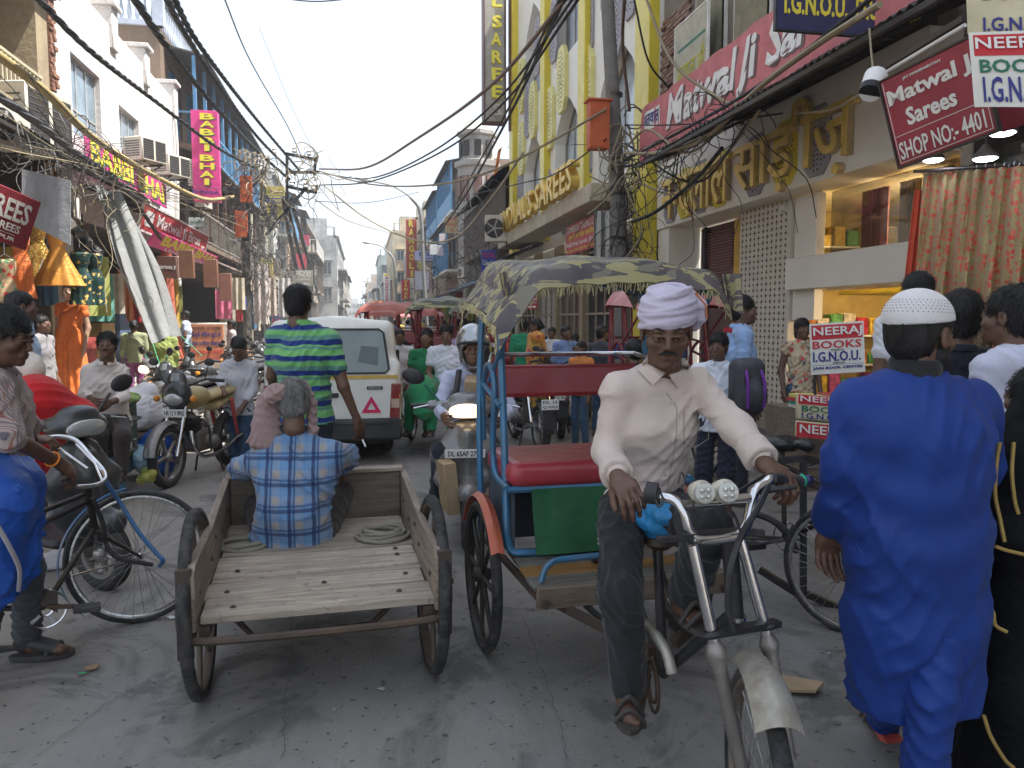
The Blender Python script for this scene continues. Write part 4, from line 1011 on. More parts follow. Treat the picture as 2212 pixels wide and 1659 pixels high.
MB().b2((RX+.75,12.2,.16),(RX+3.7,12.3,3.5)).put('side_wall',M('inner_gold',(.35,.26,.09),.5,dirt=.3),SH);il=MB().b2((RX+3.6,4.6,.16),(RX+3.7,12.3,3.5)).put('back_wall',M('inner_gold',(.35,.26,.09),.5,dirt=.3),SH)
MB().b2((RX+1.0,4.6,3.45),(RX+3.7,12.3,3.5)).put('ceiling',m_white,SH);MB().b2((RX+.7,4.6,.12),(RX+3.7,12.3,.165)).put('shop_floor',M('tile_floor',(.3,.27,.22),.2),SH)
rs_=random.Random(6)
for j in range(6):
 z=.35+j*.5
 if 1.7<z<2.4:continue
 MB().b2((RX+.8,11.85,z-.03),(RX+3.6,12.19,z)).put('shelf_board',m_white,SH)
 for i in range(11):
  c,nm=rs_.choice([((.45,.03,.05),'red'),((.5,.35,.05),'gold'),((.05,.2,.3),'teal'),((.4,.08,.25),'magenta'),((.55,.5,.42),'ivory'),((.1,.3,.1),'green'),((.5,.18,.03),'orange')]);x=RX+.86+i*.248
  MB().b2((x,11.9,z),(x+.22,12.15,z+rs_.uniform(.16,.38)),.02).put('folded_sarees',M('fold_'+nm,c,.6,var=.5,sc=14),SH)
MB().b2((RX+1.1,6.0,1.98),(RX+2.6,10.6,2.04)).put('yellow_soffit',m_yp,SH)
for k in range(4):MB().b2((RX+2.9,5.4+k*1.3,.17),(RX+3.5,6.5+k*1.3,1.95)).put('shelf',M('shelf%d'%k,[(.25,.03,.03),(.3,.2,.04),(.12,.05,.10),(.05,.12,.2)][k],.6),SH)
MB().b2((RX+1.8,6.3,.17),(RX+2.4,10.2,.95),.02).put('counter',M('counter_wood',(.22,.13,.06),.3,coat=.5),SH)
for i,(x,y,z)in enumerate(((1.6,9.8,3.43),(2.4,8.8,3.43),(1.6,8.2,3.43),(1.5,9.6,1.96),(2.2,8.6,1.96),(1.6,7.6,1.96),(2.6,9.9,1.96),(1.7,6.6,1.96))):
 MB().lathe((RX+x,y,z-.02),[(.06,0),(.07,.015)],12).put('downlight',emit('lamp_warm',(1,.72,.35),14),SH)
for i,(x,y,z)in enumerate(((1.8,9.0,3.2),(1.9,7.5,1.9))):
 l_=bpy.data.objects.new('shop_light',bpy.data.lights.new('shop_light','POINT'));COL.objects.link(l_);l_.location=(RX+x,y,z);l_.data.energy=80;l_.data.color=(1,.74,.40);l_.data.shadow_soft_size=.12
for y,z in((14.9,2.95),(10.9,3.3)):MB().tube([(gx-.05,y,z+.15),(gx-.2,y,z+.05),(gx-.35,y-.03,z)],.012).box((gx-.38,y-.05,z-.02),(.14,.07,.07),(0,.3,.2)).put('camera',m_white,SH)
pw=MB().b2((RX+.08,7.5,4.75),(RX+1,15.25,14.2));pw.put('upper_wall',stucco('plaster_dirty',(.20,.17,.14),.6),SH)
mb_=[M('brick_old%d'%i,c,.95,var=.3,sc=9)for i,c in enumerate(((.22,.12,.085),(.17,.10,.075),(.26,.17,.13)))]
bme=MB().box((0,0,0),(.05,.215,.066),None,.004).mesh('brick',None)
rb=random.Random(1)
for j in range(29):
 for i in range(7):
  if rb.random()<.12:continue
  y=13.95+(j%2)*.11+i*.228
  if y>15.2:continue
  o=link('brick',bme,None,SH,local=True);o.location=V((RX+.06-rb.uniform(0,.02),y,5.35+j*.079))-V((RX,11.5,0));o.rotation_euler=(0,0,rb.uniform(-.03,.03))
  if not bme.materials:bme.materials.append(mb_[0])
  o.material_slots[0].link='OBJECT';o.material_slots[0].material=rb.choice(mb_)
for(a,b)in((9.0,10.6),(10.9,12.1),(12.4,13.6)):
 window(SH,RX+.02,1,a,b,5.3,7.6,M('frame_white',(.6,.58,.55),.6),2,1,glass('pane_olive',(.10,.11,.08),.1))
 MB().sheet(lambda u_,v_:(RX+.0+.02*math.sin(u_*25),a+.08+(b-a-.16)*u_,5.4+2.1*v_),16,3,th=.004).put('curtain',M('curtain_olive',(.22,.20,.13),.9),SH)
lc=thing('gold_letters','large raised gold hindi letters across the cream fascia','lettering',None,(RX-.1,11.5,3.6))
def deva(parts,o,ex,ey,box,mt,parent,ext=.1,bold=.03,ms=None):
 """lay glyph groups side by side; a trailing '|' keeps only the left part of a letter (a half form)"""
 x=0;lay=[]
 for s in parts:
  if s==' ':x+=.28;continue
  half=s.endswith('|');s=s.rstrip('|');me,lo,hi=tmesh(s,.5,bold);lay.append((s,half,x,me,lo,hi));x+=(hi[0]-lo[0])*(.62 if half else .985)-(.02 if not half else 0)
 lo_=min(l[4][1]for l in lay);hi_=max(l[5][1]for l in lay);sx=(box[2]-box[0])/x;sy=(box[3]-box[1])/(hi_-lo_)
 o,ex,ey=V(o),V(ex).normalized(),V(ey).normalized();n=ex.cross(ey)
 for s,half,x0,me,lo,hi in lay:
  m2=me.copy()
  if half:
   bm=bmesh.new();bm.from_mesh(m2);bmesh.ops.bisect_plane(bm,geom=bm.verts[:]+bm.edges[:]+bm.faces[:],plane_co=(lo[0]+(hi[0]-lo[0])*.64,0,0),plane_no=(1,0,0),clear_outer=True);bm.to_mesh(m2);bm.free()
  vs=[]
  for v in m2 .vertices:
   p=o+ex*(box[0]+(x0+v.co.x-lo[0])*sx)+ey*(box[1]+(v.co.y-lo_)*sy)+n*((v.co.z+.5)*ext+.001);vs+=[p.x,p.y,p.z]
  m2 .vertices.foreach_set('co',vs);m2 .update();m2 .materials.clear();link('letter',m2,mt,parent)
for(zb,bb,ex_,mm)in((0,.012,.085,m_goldd),(0,.006,.10,m_goldf)):
 deva(['न','न|','द','ल','ा','ल'],(RX-.03,14.75,3.50),(0,-1,0),(0,0,1),(0,.0,2.85,.84),mm,lc,ex_,bb)
 deva(['स','ा','ड़','ी','ज़'],(RX-.03,14.75,3.50),(0,-1,0),(0,0,1),(3.05,-.06,6.1,1.12),mm,lc,ex_,bb)
for y,mt in((14.5,m_hexg),(13.8,m_yp),(13.1,m_hexg),(12.35,m_yp),(11.15,m_hexg),(10.3,m_yp),(9.5,m_hexg)):hexpanel(y,3.98,.62,.92,mt,RX-.02,.025,True,parent=SH)
facade('shade_building','high plain building rising above the awning at the right edge',1,RX+.4,-7,7.45,21,stucco('plaster_shade',(.42,.38,.33),.4),[(4.3,7.3,.16,4.0,'x',m_dark,2.6)],deep=9)  # unseen upper storeys added to throw shade over the near road
# --- right side: timber verandah house, tower, blue balconies
V1=facade('timber_house','black roofed timber verandah house next to the yellow building',1,RX+.6,30.8,44,8.6,stucco('plaster_umber',(.17,.13,.10),.6),[(31.5+i*2.1,33+i*2.1,5.2,7.2,'shut',m_wood)for i in range(6)]+[(31.2,43.6,.2,3.4,'dark',m_dark)])
MB().box((RX+.0,37.4,7.9),(1.9,13.4,.06),(0,-.55,0)).put('roof',M('tar_roof',(.03,.027,.025),.85),V1)
for i in range(46):MB().b2((RX-.35,30.9+i*.285,5.0),(RX-.30,31.08+i*.285,7.3)).put('slat',woodm('slat_wood',(.12,.09,.065),2),V1)
MB().b2((RX-.4,30.9,4.75),(RX+.6,43.9,5.0)).put('balcony_floor',m_wood,V1)
TW=thing('old_tower','weathered white corner tower with small dome behind the verandah roof','tower',None,(6.6,46,0))
tw=MB();tw.lathe((6.7,45.6,0),[(1.15,0),(1.15,10.4),(1.35,10.5),(1.35,10.8),(1.0,10.9),(1.0,12.2),(1.2,12.3),(1.2,12.5),(.9,12.7),(.5,13.2)],8);tw.put('tower_wall',stucco('plaster_old_white',(.38,.36,.33),.7),TW)
for a in(3.3,3.9,4.6,5.3):MB().box((6.7+math.cos(a)*1.1,45.6+math.sin(a)*1.1,9.2),(.08,.5,1.5),(0,0,a)).put('niche',M('niche_brown',(.16,.08,.06)),TW);MB().box((6.7+math.cos(a)*1.02,45.6+math.sin(a)*1.02,11.5),(.08,.4,.9),(0,0,a)).put('niche',m_dark,TW)
V2=facade('blue_balcony_house','old house with long pale blue painted verandahs on the right',1,RX+.3,47,66.5,11.4,stucco('plaster_pinkish',(.36,.28,.22),.6),[(48+i*2.6,49.8+i*2.6,z,z+2,'win',m_blue)for i in range(7)for z in(5.4,8.6)]+[(47.5,66,.2,3.4,'dark',m_dark)])
for z,a,b in((8.3,47.2,56),(8.0,56.4,66),(4.9,50,60)):balcony(V2,RX+.3,1,a,b,z,1.0,m_blue,m_white,1.05,None,z>7,z+2.9,9,m_blue)
# --- awnings
XR,XL,ZU=(0,-1,0),(0,1,0),(0,0,1)
def awning(label,s,Xw,zw,Xe,ze,Y0,Y1,mt,th=.02,corr=.02,ripple=0,posts=0,name='awning'):
 t=thing(name,label,'awning',None,(Xw,(Y0+Y1)/2,zw));n=int((Y1-Y0)/.06)if corr else 30
 f=lambda a,b:(Xw+(Xe-Xw)*b,Y0+(Y1-Y0)*a,zw+(ze-zw)*b+corr*math.sin(a*(Y1-Y0)/.09*2*math.pi/1.4)+ripple*math.sin(a*23)*b)
 MB().sheet(f,min(n,260),3,th=th).put('roof_sheet',mt,t)
 fr=MB()
 for i in range(int((Y1-Y0)/1.5)+1):y=Y0+.05+i*(Y1-Y0-.1)/max(1,int((Y1-Y0)/1.5));fr.bar((Xw,y,zw-.08),(Xe,y,ze-.08),.04)
 fr.bar((Xe,Y0,ze-.07),(Xe,Y1,ze-.07),.05);fr.put('frame',m_steel,t);return t
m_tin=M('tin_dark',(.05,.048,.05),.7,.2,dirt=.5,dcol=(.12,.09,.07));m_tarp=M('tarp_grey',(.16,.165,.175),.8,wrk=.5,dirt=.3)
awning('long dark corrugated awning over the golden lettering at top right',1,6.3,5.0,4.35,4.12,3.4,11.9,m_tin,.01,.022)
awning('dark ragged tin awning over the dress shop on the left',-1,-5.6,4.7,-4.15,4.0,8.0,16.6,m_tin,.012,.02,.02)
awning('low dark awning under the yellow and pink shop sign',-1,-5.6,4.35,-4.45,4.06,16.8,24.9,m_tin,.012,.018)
awning('bluish tin awning sloping over shops on the right beyond the yellow building',1,6.3,3.9,4.6,3.15,31,44,M('tin_blue',(.14,.19,.24),.6,.3,dirt=.5),.012,.02)
awning('black cloth awning below the outdoor air conditioner',1,6.2,4.35,4.7,3.7,25.5,30.4,M('cloth_black',(.02,.02,.022),.9,wrk=.4),.012,0,.05)
awning('rusty tin awning over far right shops',1,6.3,3.7,5.0,3.2,45,66,M('tin_rust',(.16,.11,.09),.8,dirt=.5),.012,.02)
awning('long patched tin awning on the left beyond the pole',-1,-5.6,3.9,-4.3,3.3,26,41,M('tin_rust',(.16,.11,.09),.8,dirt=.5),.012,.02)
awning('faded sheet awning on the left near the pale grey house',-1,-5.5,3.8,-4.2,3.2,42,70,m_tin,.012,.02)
# --- big signs on the right
wv=lambda A,f,g=0:(lambda x,y:A*math.sin(x*f+.6*math.sin(y*5))+.5*A*math.sin(x*f*2.3+1+y*3))
m_pinkb=M('banner_salmon',(.52,.16,.17),.7,dirt=.2,dcol=(.4,.25,.22),wrk=.3)
m_shd=M('print_shadow',(.16,.10,.10),.7)
sign('cloth_banner','long salmon cloth banner with white english letters above the corrugated awning','banner',(5.0,13.6,4.45),XR,ZU,7.4,.95,m_pinkb,[('Matwal Ji Sarees',(.175,.10,.90,.86),m_shd,dict(bold=.03,shear=.2,up=.002)),('Matwal Ji Sarees',(.168,.14,.892,.90),m_wht,dict(bold=.03,shear=.2,up=.006)),('#',(.03,.52,.12,.86),m_wht),('मतवाल',(.035,.60,.115,.80),m_navy,dict(up=.006)),('* Pure Sarees',(.03,.18,.13,.26),m_wht,{})],warp=wv(.02,5),n=60)
sign('shop_board','navy board with yellow capitals hanging over the edge of the awning','sign',(PY(1677,62,7).x,7,PY(1677,62,7).z),(1,0,0),ZU,1.25,.5,M('board_navy',(.028,.03,.10),.6,dirt=.2),[('I.G.N.O.U., D.U. Books',(.06,.22,1.25,.72),m_yel,dict(bold=.03))],frame=(m_black,.015))
sign('old_board','small cream board with yellow hindi lettering beside the brick wall','sign',(5.7,13.75,5.65),XR,ZU,1.35,1.25,M('board_cream',(.45,.43,.33),.7,dirt=.3),[('#',(.1,.62,.95,.66),m_grn),('मतवाल जी',(.08,.15,.95,.5),M('print_olive',(.42,.38,.03),.6),dict(bold=.02))],frame=(m_white,.03))
bl,br,tl=P(1943,361,5.3),P(2154,281,4.7),P(1900,179,5.3)
sign('hanging_sign','dark red hanging board with shop number 4401 tilted under the awning','sign',bl,br-bl,tl-bl,(br-bl).length,(tl-bl).length,M('board_red',(.27,.032,.045),.5,dirt=.15),[('SHOP NO:- 4401',(.05,.06,.93,.26),m_vinyl,dict(bold=.012)),('#',(.03,.33,.97,.336),m_vinyl),('#',(.03,.03,.97,.036),m_vinyl),('Sarees',(.20,.40,.72,.60),m_vinyl,dict(bold=.03)),('Matwal Ji',(.05,.64,.97,.86),m_vinyl,dict(bold=.03)),('JAY SWAMINARAYAN',(.25,.90,.65,.94),m_vinyl),('#',(.97,.03,.975,.97),m_vinyl),('#',(.025,.03,.03,.97),m_vinyl)],frame=(m_steel,.012))
bl2=P(2163,287,5.0)
sign('hanging_sign','smaller dark red board behind the shop number board','sign',bl2,br-bl,tl-bl,.5,.32,M('board_red',(.27,.032,.045),.5),[('4400 NAI',(.08,.5,.95,.75),m_vinyl)])
def neeraj(label,bl,br,tl,rows,th=.004,wa=.012,mt=None,cat='banner',name='vinyl_banner'):
 bl,br,tl=V(bl),V(br),V(tl);return sign(name,label,cat,bl,br-bl,tl-bl,(br-bl).length,(tl-bl).length,mt or m_vinyl,rows,warp=wv(wa,6)if wa else None,n=20)
R1=[('#',(.03,.68,.97,.96),m_redt),('NEERAJ',(.05,.71,.95,.92),m_wht,dict(bold=.012,up=.008)),('BOOKS',(.04,.50,.94,.65),m_redt,dict(bold=.012)),('Based on',(.38,.455,.62,.485),m_dark,{}),('I.G.N.O.U.',(.04,.24,.92,.44),m_navy,dict(bold=.02)),('Syllabus',(.40,.195,.62,.225),m_dark,{}),('#',(.02,.175,.98,.182),m_navy),('JAIN BOOK CENTRE',(.03,.08,.95,.15),m_navy,dict(bold=.02))]
R2=[r_ if r_[0]!='BOOKS' else('BOOKS',(.04,.50,.94,.65),m_grn,dict(bold=.012))for r_ in R1]
neeraj('white and red book banner hanging at the top right corner',P(2105,232,3.9),P(2300,232,3.7),P(2092,72,3.9),[('#',(.05,.68,.97,.96),m_redt),('NEERAJ',(.07,.72,.95,.92),m_wht,dict(bold=.012,up=.008)),('BOOKS',(.1,.45,.97,.63),m_grn,dict(bold=.02)),('I.G.N.O.U.',(.12,.06,1.0,.4),m_navy,dict(bold=.02))])
neeraj('folded yellowed book banner above the white one in the corner',P(2090,74,4.0),P(2300,70,3.8),P(2084,-90,4.0),[('#',(.12,.78,.97,.97),m_redt),('BOOKS',(.17,.42,1.0,.68),m_grn,dict(bold=.02)),('I.G.N.O.U.',(.17,.02,1.0,.2),m_navy,dict(bold=.02))],mt=M('vinyl_yellowed',(.52,.46,.30),.5,wrk=.2))
t=thing('tube_light','unlit white tube light fitting hanging under the corrugated awning','light',None,P(1990,110,5.5));MB().bar(P(1905,150,5.7),P(2085,40,5.0),.05,.04).put('fitting',m_steel,t);MB().cyl(P(1910,158,5.68),P(2085,54,5.0),.014).put('tube',m_wht,t)
for i,(u,v,d)in enumerate(((2165,287,5.2),(2128,342,5.6),(2016,345,6.6),(1888,182,5.4))):
 if i<3:
  t=thing('ceiling_lamp',['lit round lamp nearest the hanging red board','lit round lamp hanging lower over the flowered cloth','lit round lamp farthest back under the shop ceiling'][i],'lamp','round lamps under the awning',P(u,v,d))
  MB().lathe(P(u,v,d),[(.02,.10),(.04,.07),(.085,.02),(.09,0)],20).put('lamp_shade',m_steel,t);MB().lathe(P(u,v,d)-V((0,0,.004)),[(.08,0),(.06,-.012),(.02,-.018)],20).put('bulb',emit('lamp_cool',(.8,.85,1),9),t);MB().cyl(P(u,v,d)+V((0,0,.1)),P(u,v,d)+V((0,0,.7)),.006).put('rod',m_black,t)
 else:
  t=thing('spot_lamp','white drum lamp hanging by a chain from the awning edge','lamp',None,P(u,v,d));MB().cyl(P(1880,200,5.4),P(1892,165,5.5),.075,.08,20).put('drum',m_wht,t);MB().cyl(P(1884,188,5.4),P(1880,200,5.39),.08,.077,20).put('band',m_black,t);MB().tube(sag(P(1888,165,5.5),P(1878,62,5.7),.02),.008).put('chain',m_wireg,t)
cl_=P(1996,376,7.0);cr_=P(2290,352,5.4);dz=(P(1996,376,7).z-P(1996,650,7).z)
def cf(a,b):p=cl_.lerp(cr_,a*(1+.02*b));w=.026*math.sin(a*34+1.5*math.sin(b*3))*(.35+b)+.02*math.sin(a*71+b*4);return p+V((-.05*b*(1-a)-.9*w,-w,-dz*b*(1.0+.03*math.sin(a*9))))
t=thing('hanging_saree','gold embroidered cloth with coral flowers hung outside the shop','cloth',None,cl_)
MB().sheet(cf,120,30,th=.004).put('cloth',spots('gold_floral',(.36,.28,.13),[(.52,.07,.05),(.55,.12,.08)],19,.40,.2,.38,None,.2,.7,(.12,.13,.04)),t)
MB().cyl(cl_+V((-.1,0,.02)),cr_+V((.1,0,.02)),.015).put('rail',m_steel,t)
for i in range(16):MB().ring(cl_.lerp(cr_,i/15)+V((0,0,.02)),cr_-cl_,.022,.004,12,4).put('ring',m_chrome,t)
for(u0,v0,d,w,h,c,lb)in((2010,640,6.6,.22,.9,(.30,.02,.05),'crimson'),(2110,640,6.2,.2,.9,(.20,.15,.09),'brown'),(2150,640,5.9,.25,1.0,(.33,.02,.04),'deep red')):
 p=P(u0,v0,d);ob('hanging_cloth',lb+' embroidered cloth hanging below the flowered gold cloth','cloth',MB().sheet(lambda a,b:p+V((w*a,.02*math.sin(a*20),-h*b)),20,4,th=.006),spots('emb_'+lb,c,[(.4,.28,.1)],40,.25,.3,.7),group='cloths on the right rail')
ob('cloth_strip','narrow orange red strip of cloth at the side of the gold cloth','cloth',MB().sheet(lambda a,b:P(1976,410,7.2)+V((.10*a-.08*b,.02*math.sin(a*12),-1.0*b)),10,4,th=.006),M('cloth_orange',(.55,.07,.03),.8,wrk=.3))
def vsign(name,label,uv,Y,mt,rows,vert=None,vm=None,frame=None,th=.12,bold=.03,lh=.8,group=None):
 u0,v0,u1,v1=uv;a,b=PY(u0,v1,Y),PY(u1,v1,Y);top=PY(u0,v0,Y);w=b.x-a.x;h=top.z-a.z;tx=list(rows)
 if vert:
  n=len(vert)
  for i,ch in enumerate(vert):
   if ch==' ':continue
   zc=1-(i+.5)/n;cw=.22 if ch=='I' else .5;tx.append((ch,(.5-cw/2*.9,zc-lh/n/2,.5+cw/2*.9,zc+lh/n/2),vm,dict(bold=bold,ext=.02)))
 return sign(name,label,'sign',a,(1,0,0),ZU,w,h,mt,tx,th=th,frame=frame,group=group)
t=vsign('vertical_sign','tall pale grey vertical sign with raised yellow letters beside the sky',(1047,-150,1090,262),30.3,M('sign_pale',(.40,.38,.34),.5,dirt=.1),[],None,None,th=.35,frame=(M('frame_maroon',(.12,.05,.04),.5),.05))
for ch,v in(('L',4),('S',49),('A',87),('R',125),('E',162),('E',200),('S',239)):
 p=PY(1060+(2 if ch!='A' else 0),v+12,30.1);lettering(ch,p,(1,0,0),ZU,(0,0,.40,.46),m_yel if v<230 else M('faded',(.42,.38,.34),.6),t,.12,.03)
MB().b2((PY(1099,262,30.3).x,30.2,9.0),(PY(1103,262,30.3).x,30.4,14)).put('side_post',M('frame_maroon',(.12,.05,.04),.5),t)
cb,ct,ce=PX(1223,553,5.3),PX(1220,491,5.3),PX(1305,512,5.3)
sign('trading_sign','red sign with white english and yellow hindi lines under the canopy','sign',cb,XR,ZU,cb.y-ce.y,ct.z-cb.z,M('board_crimson',(.42,.05,.06),.5,dirt=.1),[('COMMERCIAL TRADING COMPANY',(.02,.70,.98,.93),m_wht,dict(bold=.01)),('स्नातो दा थोक कापियां दा',(.08,.42,.85,.66),m_yel),('4407,Nai Sarak, Delhi-6',(.02,.22,.92,.38),m_wht),('Ph.: Shop 2391-2638, Res.: 43523692 (M)',(.02,.05,.95,.15),m_yel)])
ob('plastic_sheet','dusty translucent plastic sheet hanging by the red trading sign','sheet',MB().sheet(lambda a,b:PX(1283+44*a,455+118*b,5.1+.05*math.sin(a*15)),20,8,th=.005),M('plastic_dusty',(.35,.36,.34),.4,wrk=.6,dirt=.4))
vsign('blue_sign','blue board with red and white words beneath the black awning',(1040,540,1072,603),24.5,M('board_blue',(.04,.06,.28),.5),[('ROYAL',(.1,.74,.95,.92),m_redt),('Calendar',(.08,.48,.9,.66),m_wht),('And',(.3,.28,.7,.42),m_wht),('Cards',(.15,.05,.85,.2),m_wht)])
vsign('arrow_sign','small red sign with white arrow by the dark shop door',(1137,640,1161,668),17.5,m_redp,[('MATWAL',(.1,.66,.9,.88),m_wht),('JI & BRO',(.1,.40,.9,.60),m_wht),('#',(.1,.14,.75,.24),m_wht),('▶',(.7,.06,.92,.32),m_wht)])
vsign('vertical_sign','tall red vertical sign with yellow letters behind the nearest street lamp',(878,474,901,600),62,M('board_rust',(.40,.06,.03),.5),[],'RANGOLI',m_yel)
vsign('vertical_sign','white vertical sign with red letters on a far house',(829,590,843,650),84,m_wht,[('#',(.05,.90,.95,.98),m_yel)],' SUNSHINE',m_redt)
vsign('vertical_sign','short red sign with yellow letters below the tall red one',(868,604,886,646),56,m_redt,[],'VINAR',m_yel)
vsign('name_board','lavender board with navy letters behind the lamp post',(896,542,935,562),52,M('board_lav',(.50,.50,.72),.5),[('M-2',(.25,.45,.8,.9),m_navy,dict(bold=.03)),('SHERWANI',(.3,.08,.95,.35),m_navy)])
vsign('blank_board','blank whitish framed board behind the lamp post',(896,585,927,626),50,M('board_haze',(.55,.55,.62),.6),[],frame=(M('frame_pink',(.3,.15,.15),.6),.05))
vsign('calendar_sign','faded cream hand painted board with brown hindi words',(962,468,989,503),46,M('board_tan',(.48,.34,.17),.7,dirt=.3),[('सुभाष',(.15,.68,.85,.95),m_redp),('कैलेन्डर',(.1,.38,.92,.64),m_redp),('के',(.4,.06,.62,.32),m_redp)])
vsign('small_board','yellow and red little board over far right shops',(1100,162,1116,192),33,m_redt,[('लैन',(.1,.5,.9,.9),m_yel),('र है',(.1,.1,.9,.45),m_yel)])
for i,(u0,v0,u1,v1,Y,c)in enumerate(((872,560,884,585,70,(.6,.55,.6)),(905,566,914,600,52,(.5,.5,.05)),(944,530,958,552,44,(.55,.5,.55)),(929,528,944,550,44,(.7,.7,.7)),(949,505,962,526,44,(.7,.6,.6)),(1063,585,1085,612,28,(.35,.04,.04)),(1090,590,1105,610,24,(.35,.05,.06)),(1018,628,1034,650,34,(.4,.1,.12)),(985,630,1000,655,40,(.32,.05,.05)),(945,640,955,652,44,(.04,.06,.3)))):
 vsign('small_poster','small %s board in the clutter of the right side'%['mauve','mustard','pinkish','white','pale pink','maroon','brick red','rose','dark red','blue'][i],(u0,v0,u1,v1),Y,M('poster%d'%i,c,.6,dirt=.2),[],th=.03,group='small boards on the right side')
ob('festoon_flag','orange and yellow painted cloth hanging over the far street','banner',MB().sheet(lambda a,b:PY(805+25*a,650+27*b,75)+V((0,.1*math.sin(a*9),0)),14,8,th=.01),M('flag_orange',(.62,.20,.05),.7,var=.5,sc=1.2))
# --- signs on the left
m_pink=M('sign_pink',(.66,.05,.24),.5,dirt=.08)
t=vsign('vertical_sign','tall pink vertical sign with yellow letters on the white building',(418,237,476,435),25.3,m_pink,[('LEHNGA',(-.18,.085,.97,.125),m_navy,dict(bold=.02)),('#',(0,0,1,.05),M('sign_pink2',(.5,.02,.1),.5))],th=.25)
a=PY(418,435,25.3)
for ch,z in(('B',762),('A',812),('B',865),('B',918),('I',968),('B',1033),('H',1088),('A',1140),('I',1190)):
 v=z*.3307;p=PY(432 if ch!='I' else 442,v+6,25.28);w=.42 if ch!='I' else .14
 lettering(ch,p+V((.03,.0,-.02)),(1,0,0),ZU,(0,0,w,.19),m_grn,t,.012,.015);lettering(ch,p,(1,0,0),ZU,(0,0,w,.19),m_yel,t,.03,.03)
sign('shop_sign','long pink shop sign with fat yellow letters above the left awning','sign',(-5.2,16.4,4.62),XL,ZU,6.2,.62,m_pink,[('BABBI BHAI',(.055,.10,.965,.82),m_grn,dict(bold=.02)),('BABBI BHAI',(.04,.16,.95,.88),m_yel,dict(bold=.03,up=.008))])
sign('shop_sign','faded red and white framed sign at the edge of the left awning','sign',(-4.35,16.6,3.42),XL,(.25,0,1),6.4,.52,m_redp,[('Matwal Ji Bros',(.18,.16,.86,.84),m_wht,dict(bold=.01)),('#',(.04,.2,.13,.8),m_wht),('SHOP',(.9,.2,.97,.4),m_wht)],frame=(m_wht,.04))
sign('shop_sign','bright pink strip sign with yellow letters tilted below the awning','sign',(-4.3,16.9,3.12),XL,(.55,0,.8),6.8,.36,m_pink,[('BABBI BHAI',(.12,.3,.95,.95),m_yel,dict(bold=.04)),('LEHNGA HOUSE',(.2,.04,.9,.22),m_wht)])
a_,b_,c_=P(-194,455,5.2),P(56,542,6.2),P(-153,330,5.2)
sign('hanging_sign','dark red saree board tilted at the left edge','sign',a_,b_-a_,c_-a_,(b_-a_).length,(c_-a_).length,M('board_red',(.27,.032,.045),.5),[('SAREES',(.40,.45,.93,.85),m_vinyl,dict(bold=.02)),('SAREES',(.58,.25,.88,.40),m_vinyl),('#',(.5,.20,.85,.21),m_vinyl),('JAIPUR',(.6,.06,.86,.16),m_vinyl)])
ob('tarpaulin','grey tarpaulin panel hanging behind the dark red board','tarpaulin',MB().sheet(lambda a,b:P(48+105*a,365+25*a+(110+30*a)*b,8.6-.3*a+.05*math.sin(7*a)),16,8,th=.01),M('tarp_mid',(.22,.22,.23),.7,wrk=.3))
def gc(a,b):
 sb_=math.sin(math.pi*b);l=P(205+117*b-14*sb_,400+342*b,11.6+.3*b);r=P(264+124*b+16*sb_,415+307*b,12.1+.5*b)
 p=l.lerp(r,a);bow=0;return p+V((.04*math.sin(a*11+2*b)+bow,.05*math.sin(a*17+b*3),.03*math.sin(a*9+9*b)-.0))
t=thing('hanging_sunshade','long pale grey cloth strip stretched down from the left awning in sun','cloth',None,P(205,400,11.6));MB().sheet(gc,36,60,th=.006).put('cloth',M('canvas_grey',(.22,.225,.22),.85,var=.08,wrk=.5,dirt=.12),t)
MB().tube([P(330,742,11.9),P(365,850,9.3)],.006,5).put('string',M('string_green',(.05,.3,.15),.7),t);MB().tube([P(388,722,12.9),P(438,770,12)],.006,5).put('string',M('string_green',(.05,.3,.15),.7),t)
vsign('ticket_board','stacked yellow and navy ticket office boards on a left pole',(577,402,616,478),46,M('board_mustard',(.38,.31,.04),.6,dirt=.3),[('#',(0,.52,1,.74),m_navy),('NORMAL',(.12,.66,.88,.73),m_yel,dict(up=.004)),('TICKET',(.15,.55,.85,.63),m_yel,dict(up=.004)),('OUTH DELHI TICKET',(.05,.8,.95,.88),m_dark),('RESERVATION',(.08,.38,.92,.46),m_dark),('TICKET',(.15,.24,.85,.34),m_dark)])
vsign('katra_banner','grey white hindi cloth banner strung across wires on the left',(606,583,676,618),40,M('banner_grey',(.34,.32,.27),.8,dirt=.3),[('दाद कटरा',(.12,.55,.95,.92),m_wht,dict(bold=.02)),('(पुराना)',(.55,.3,.9,.5),m_wht),('बाजार मे होलसेल',(.05,.06,.9,.25),m_wht)],th=.02)
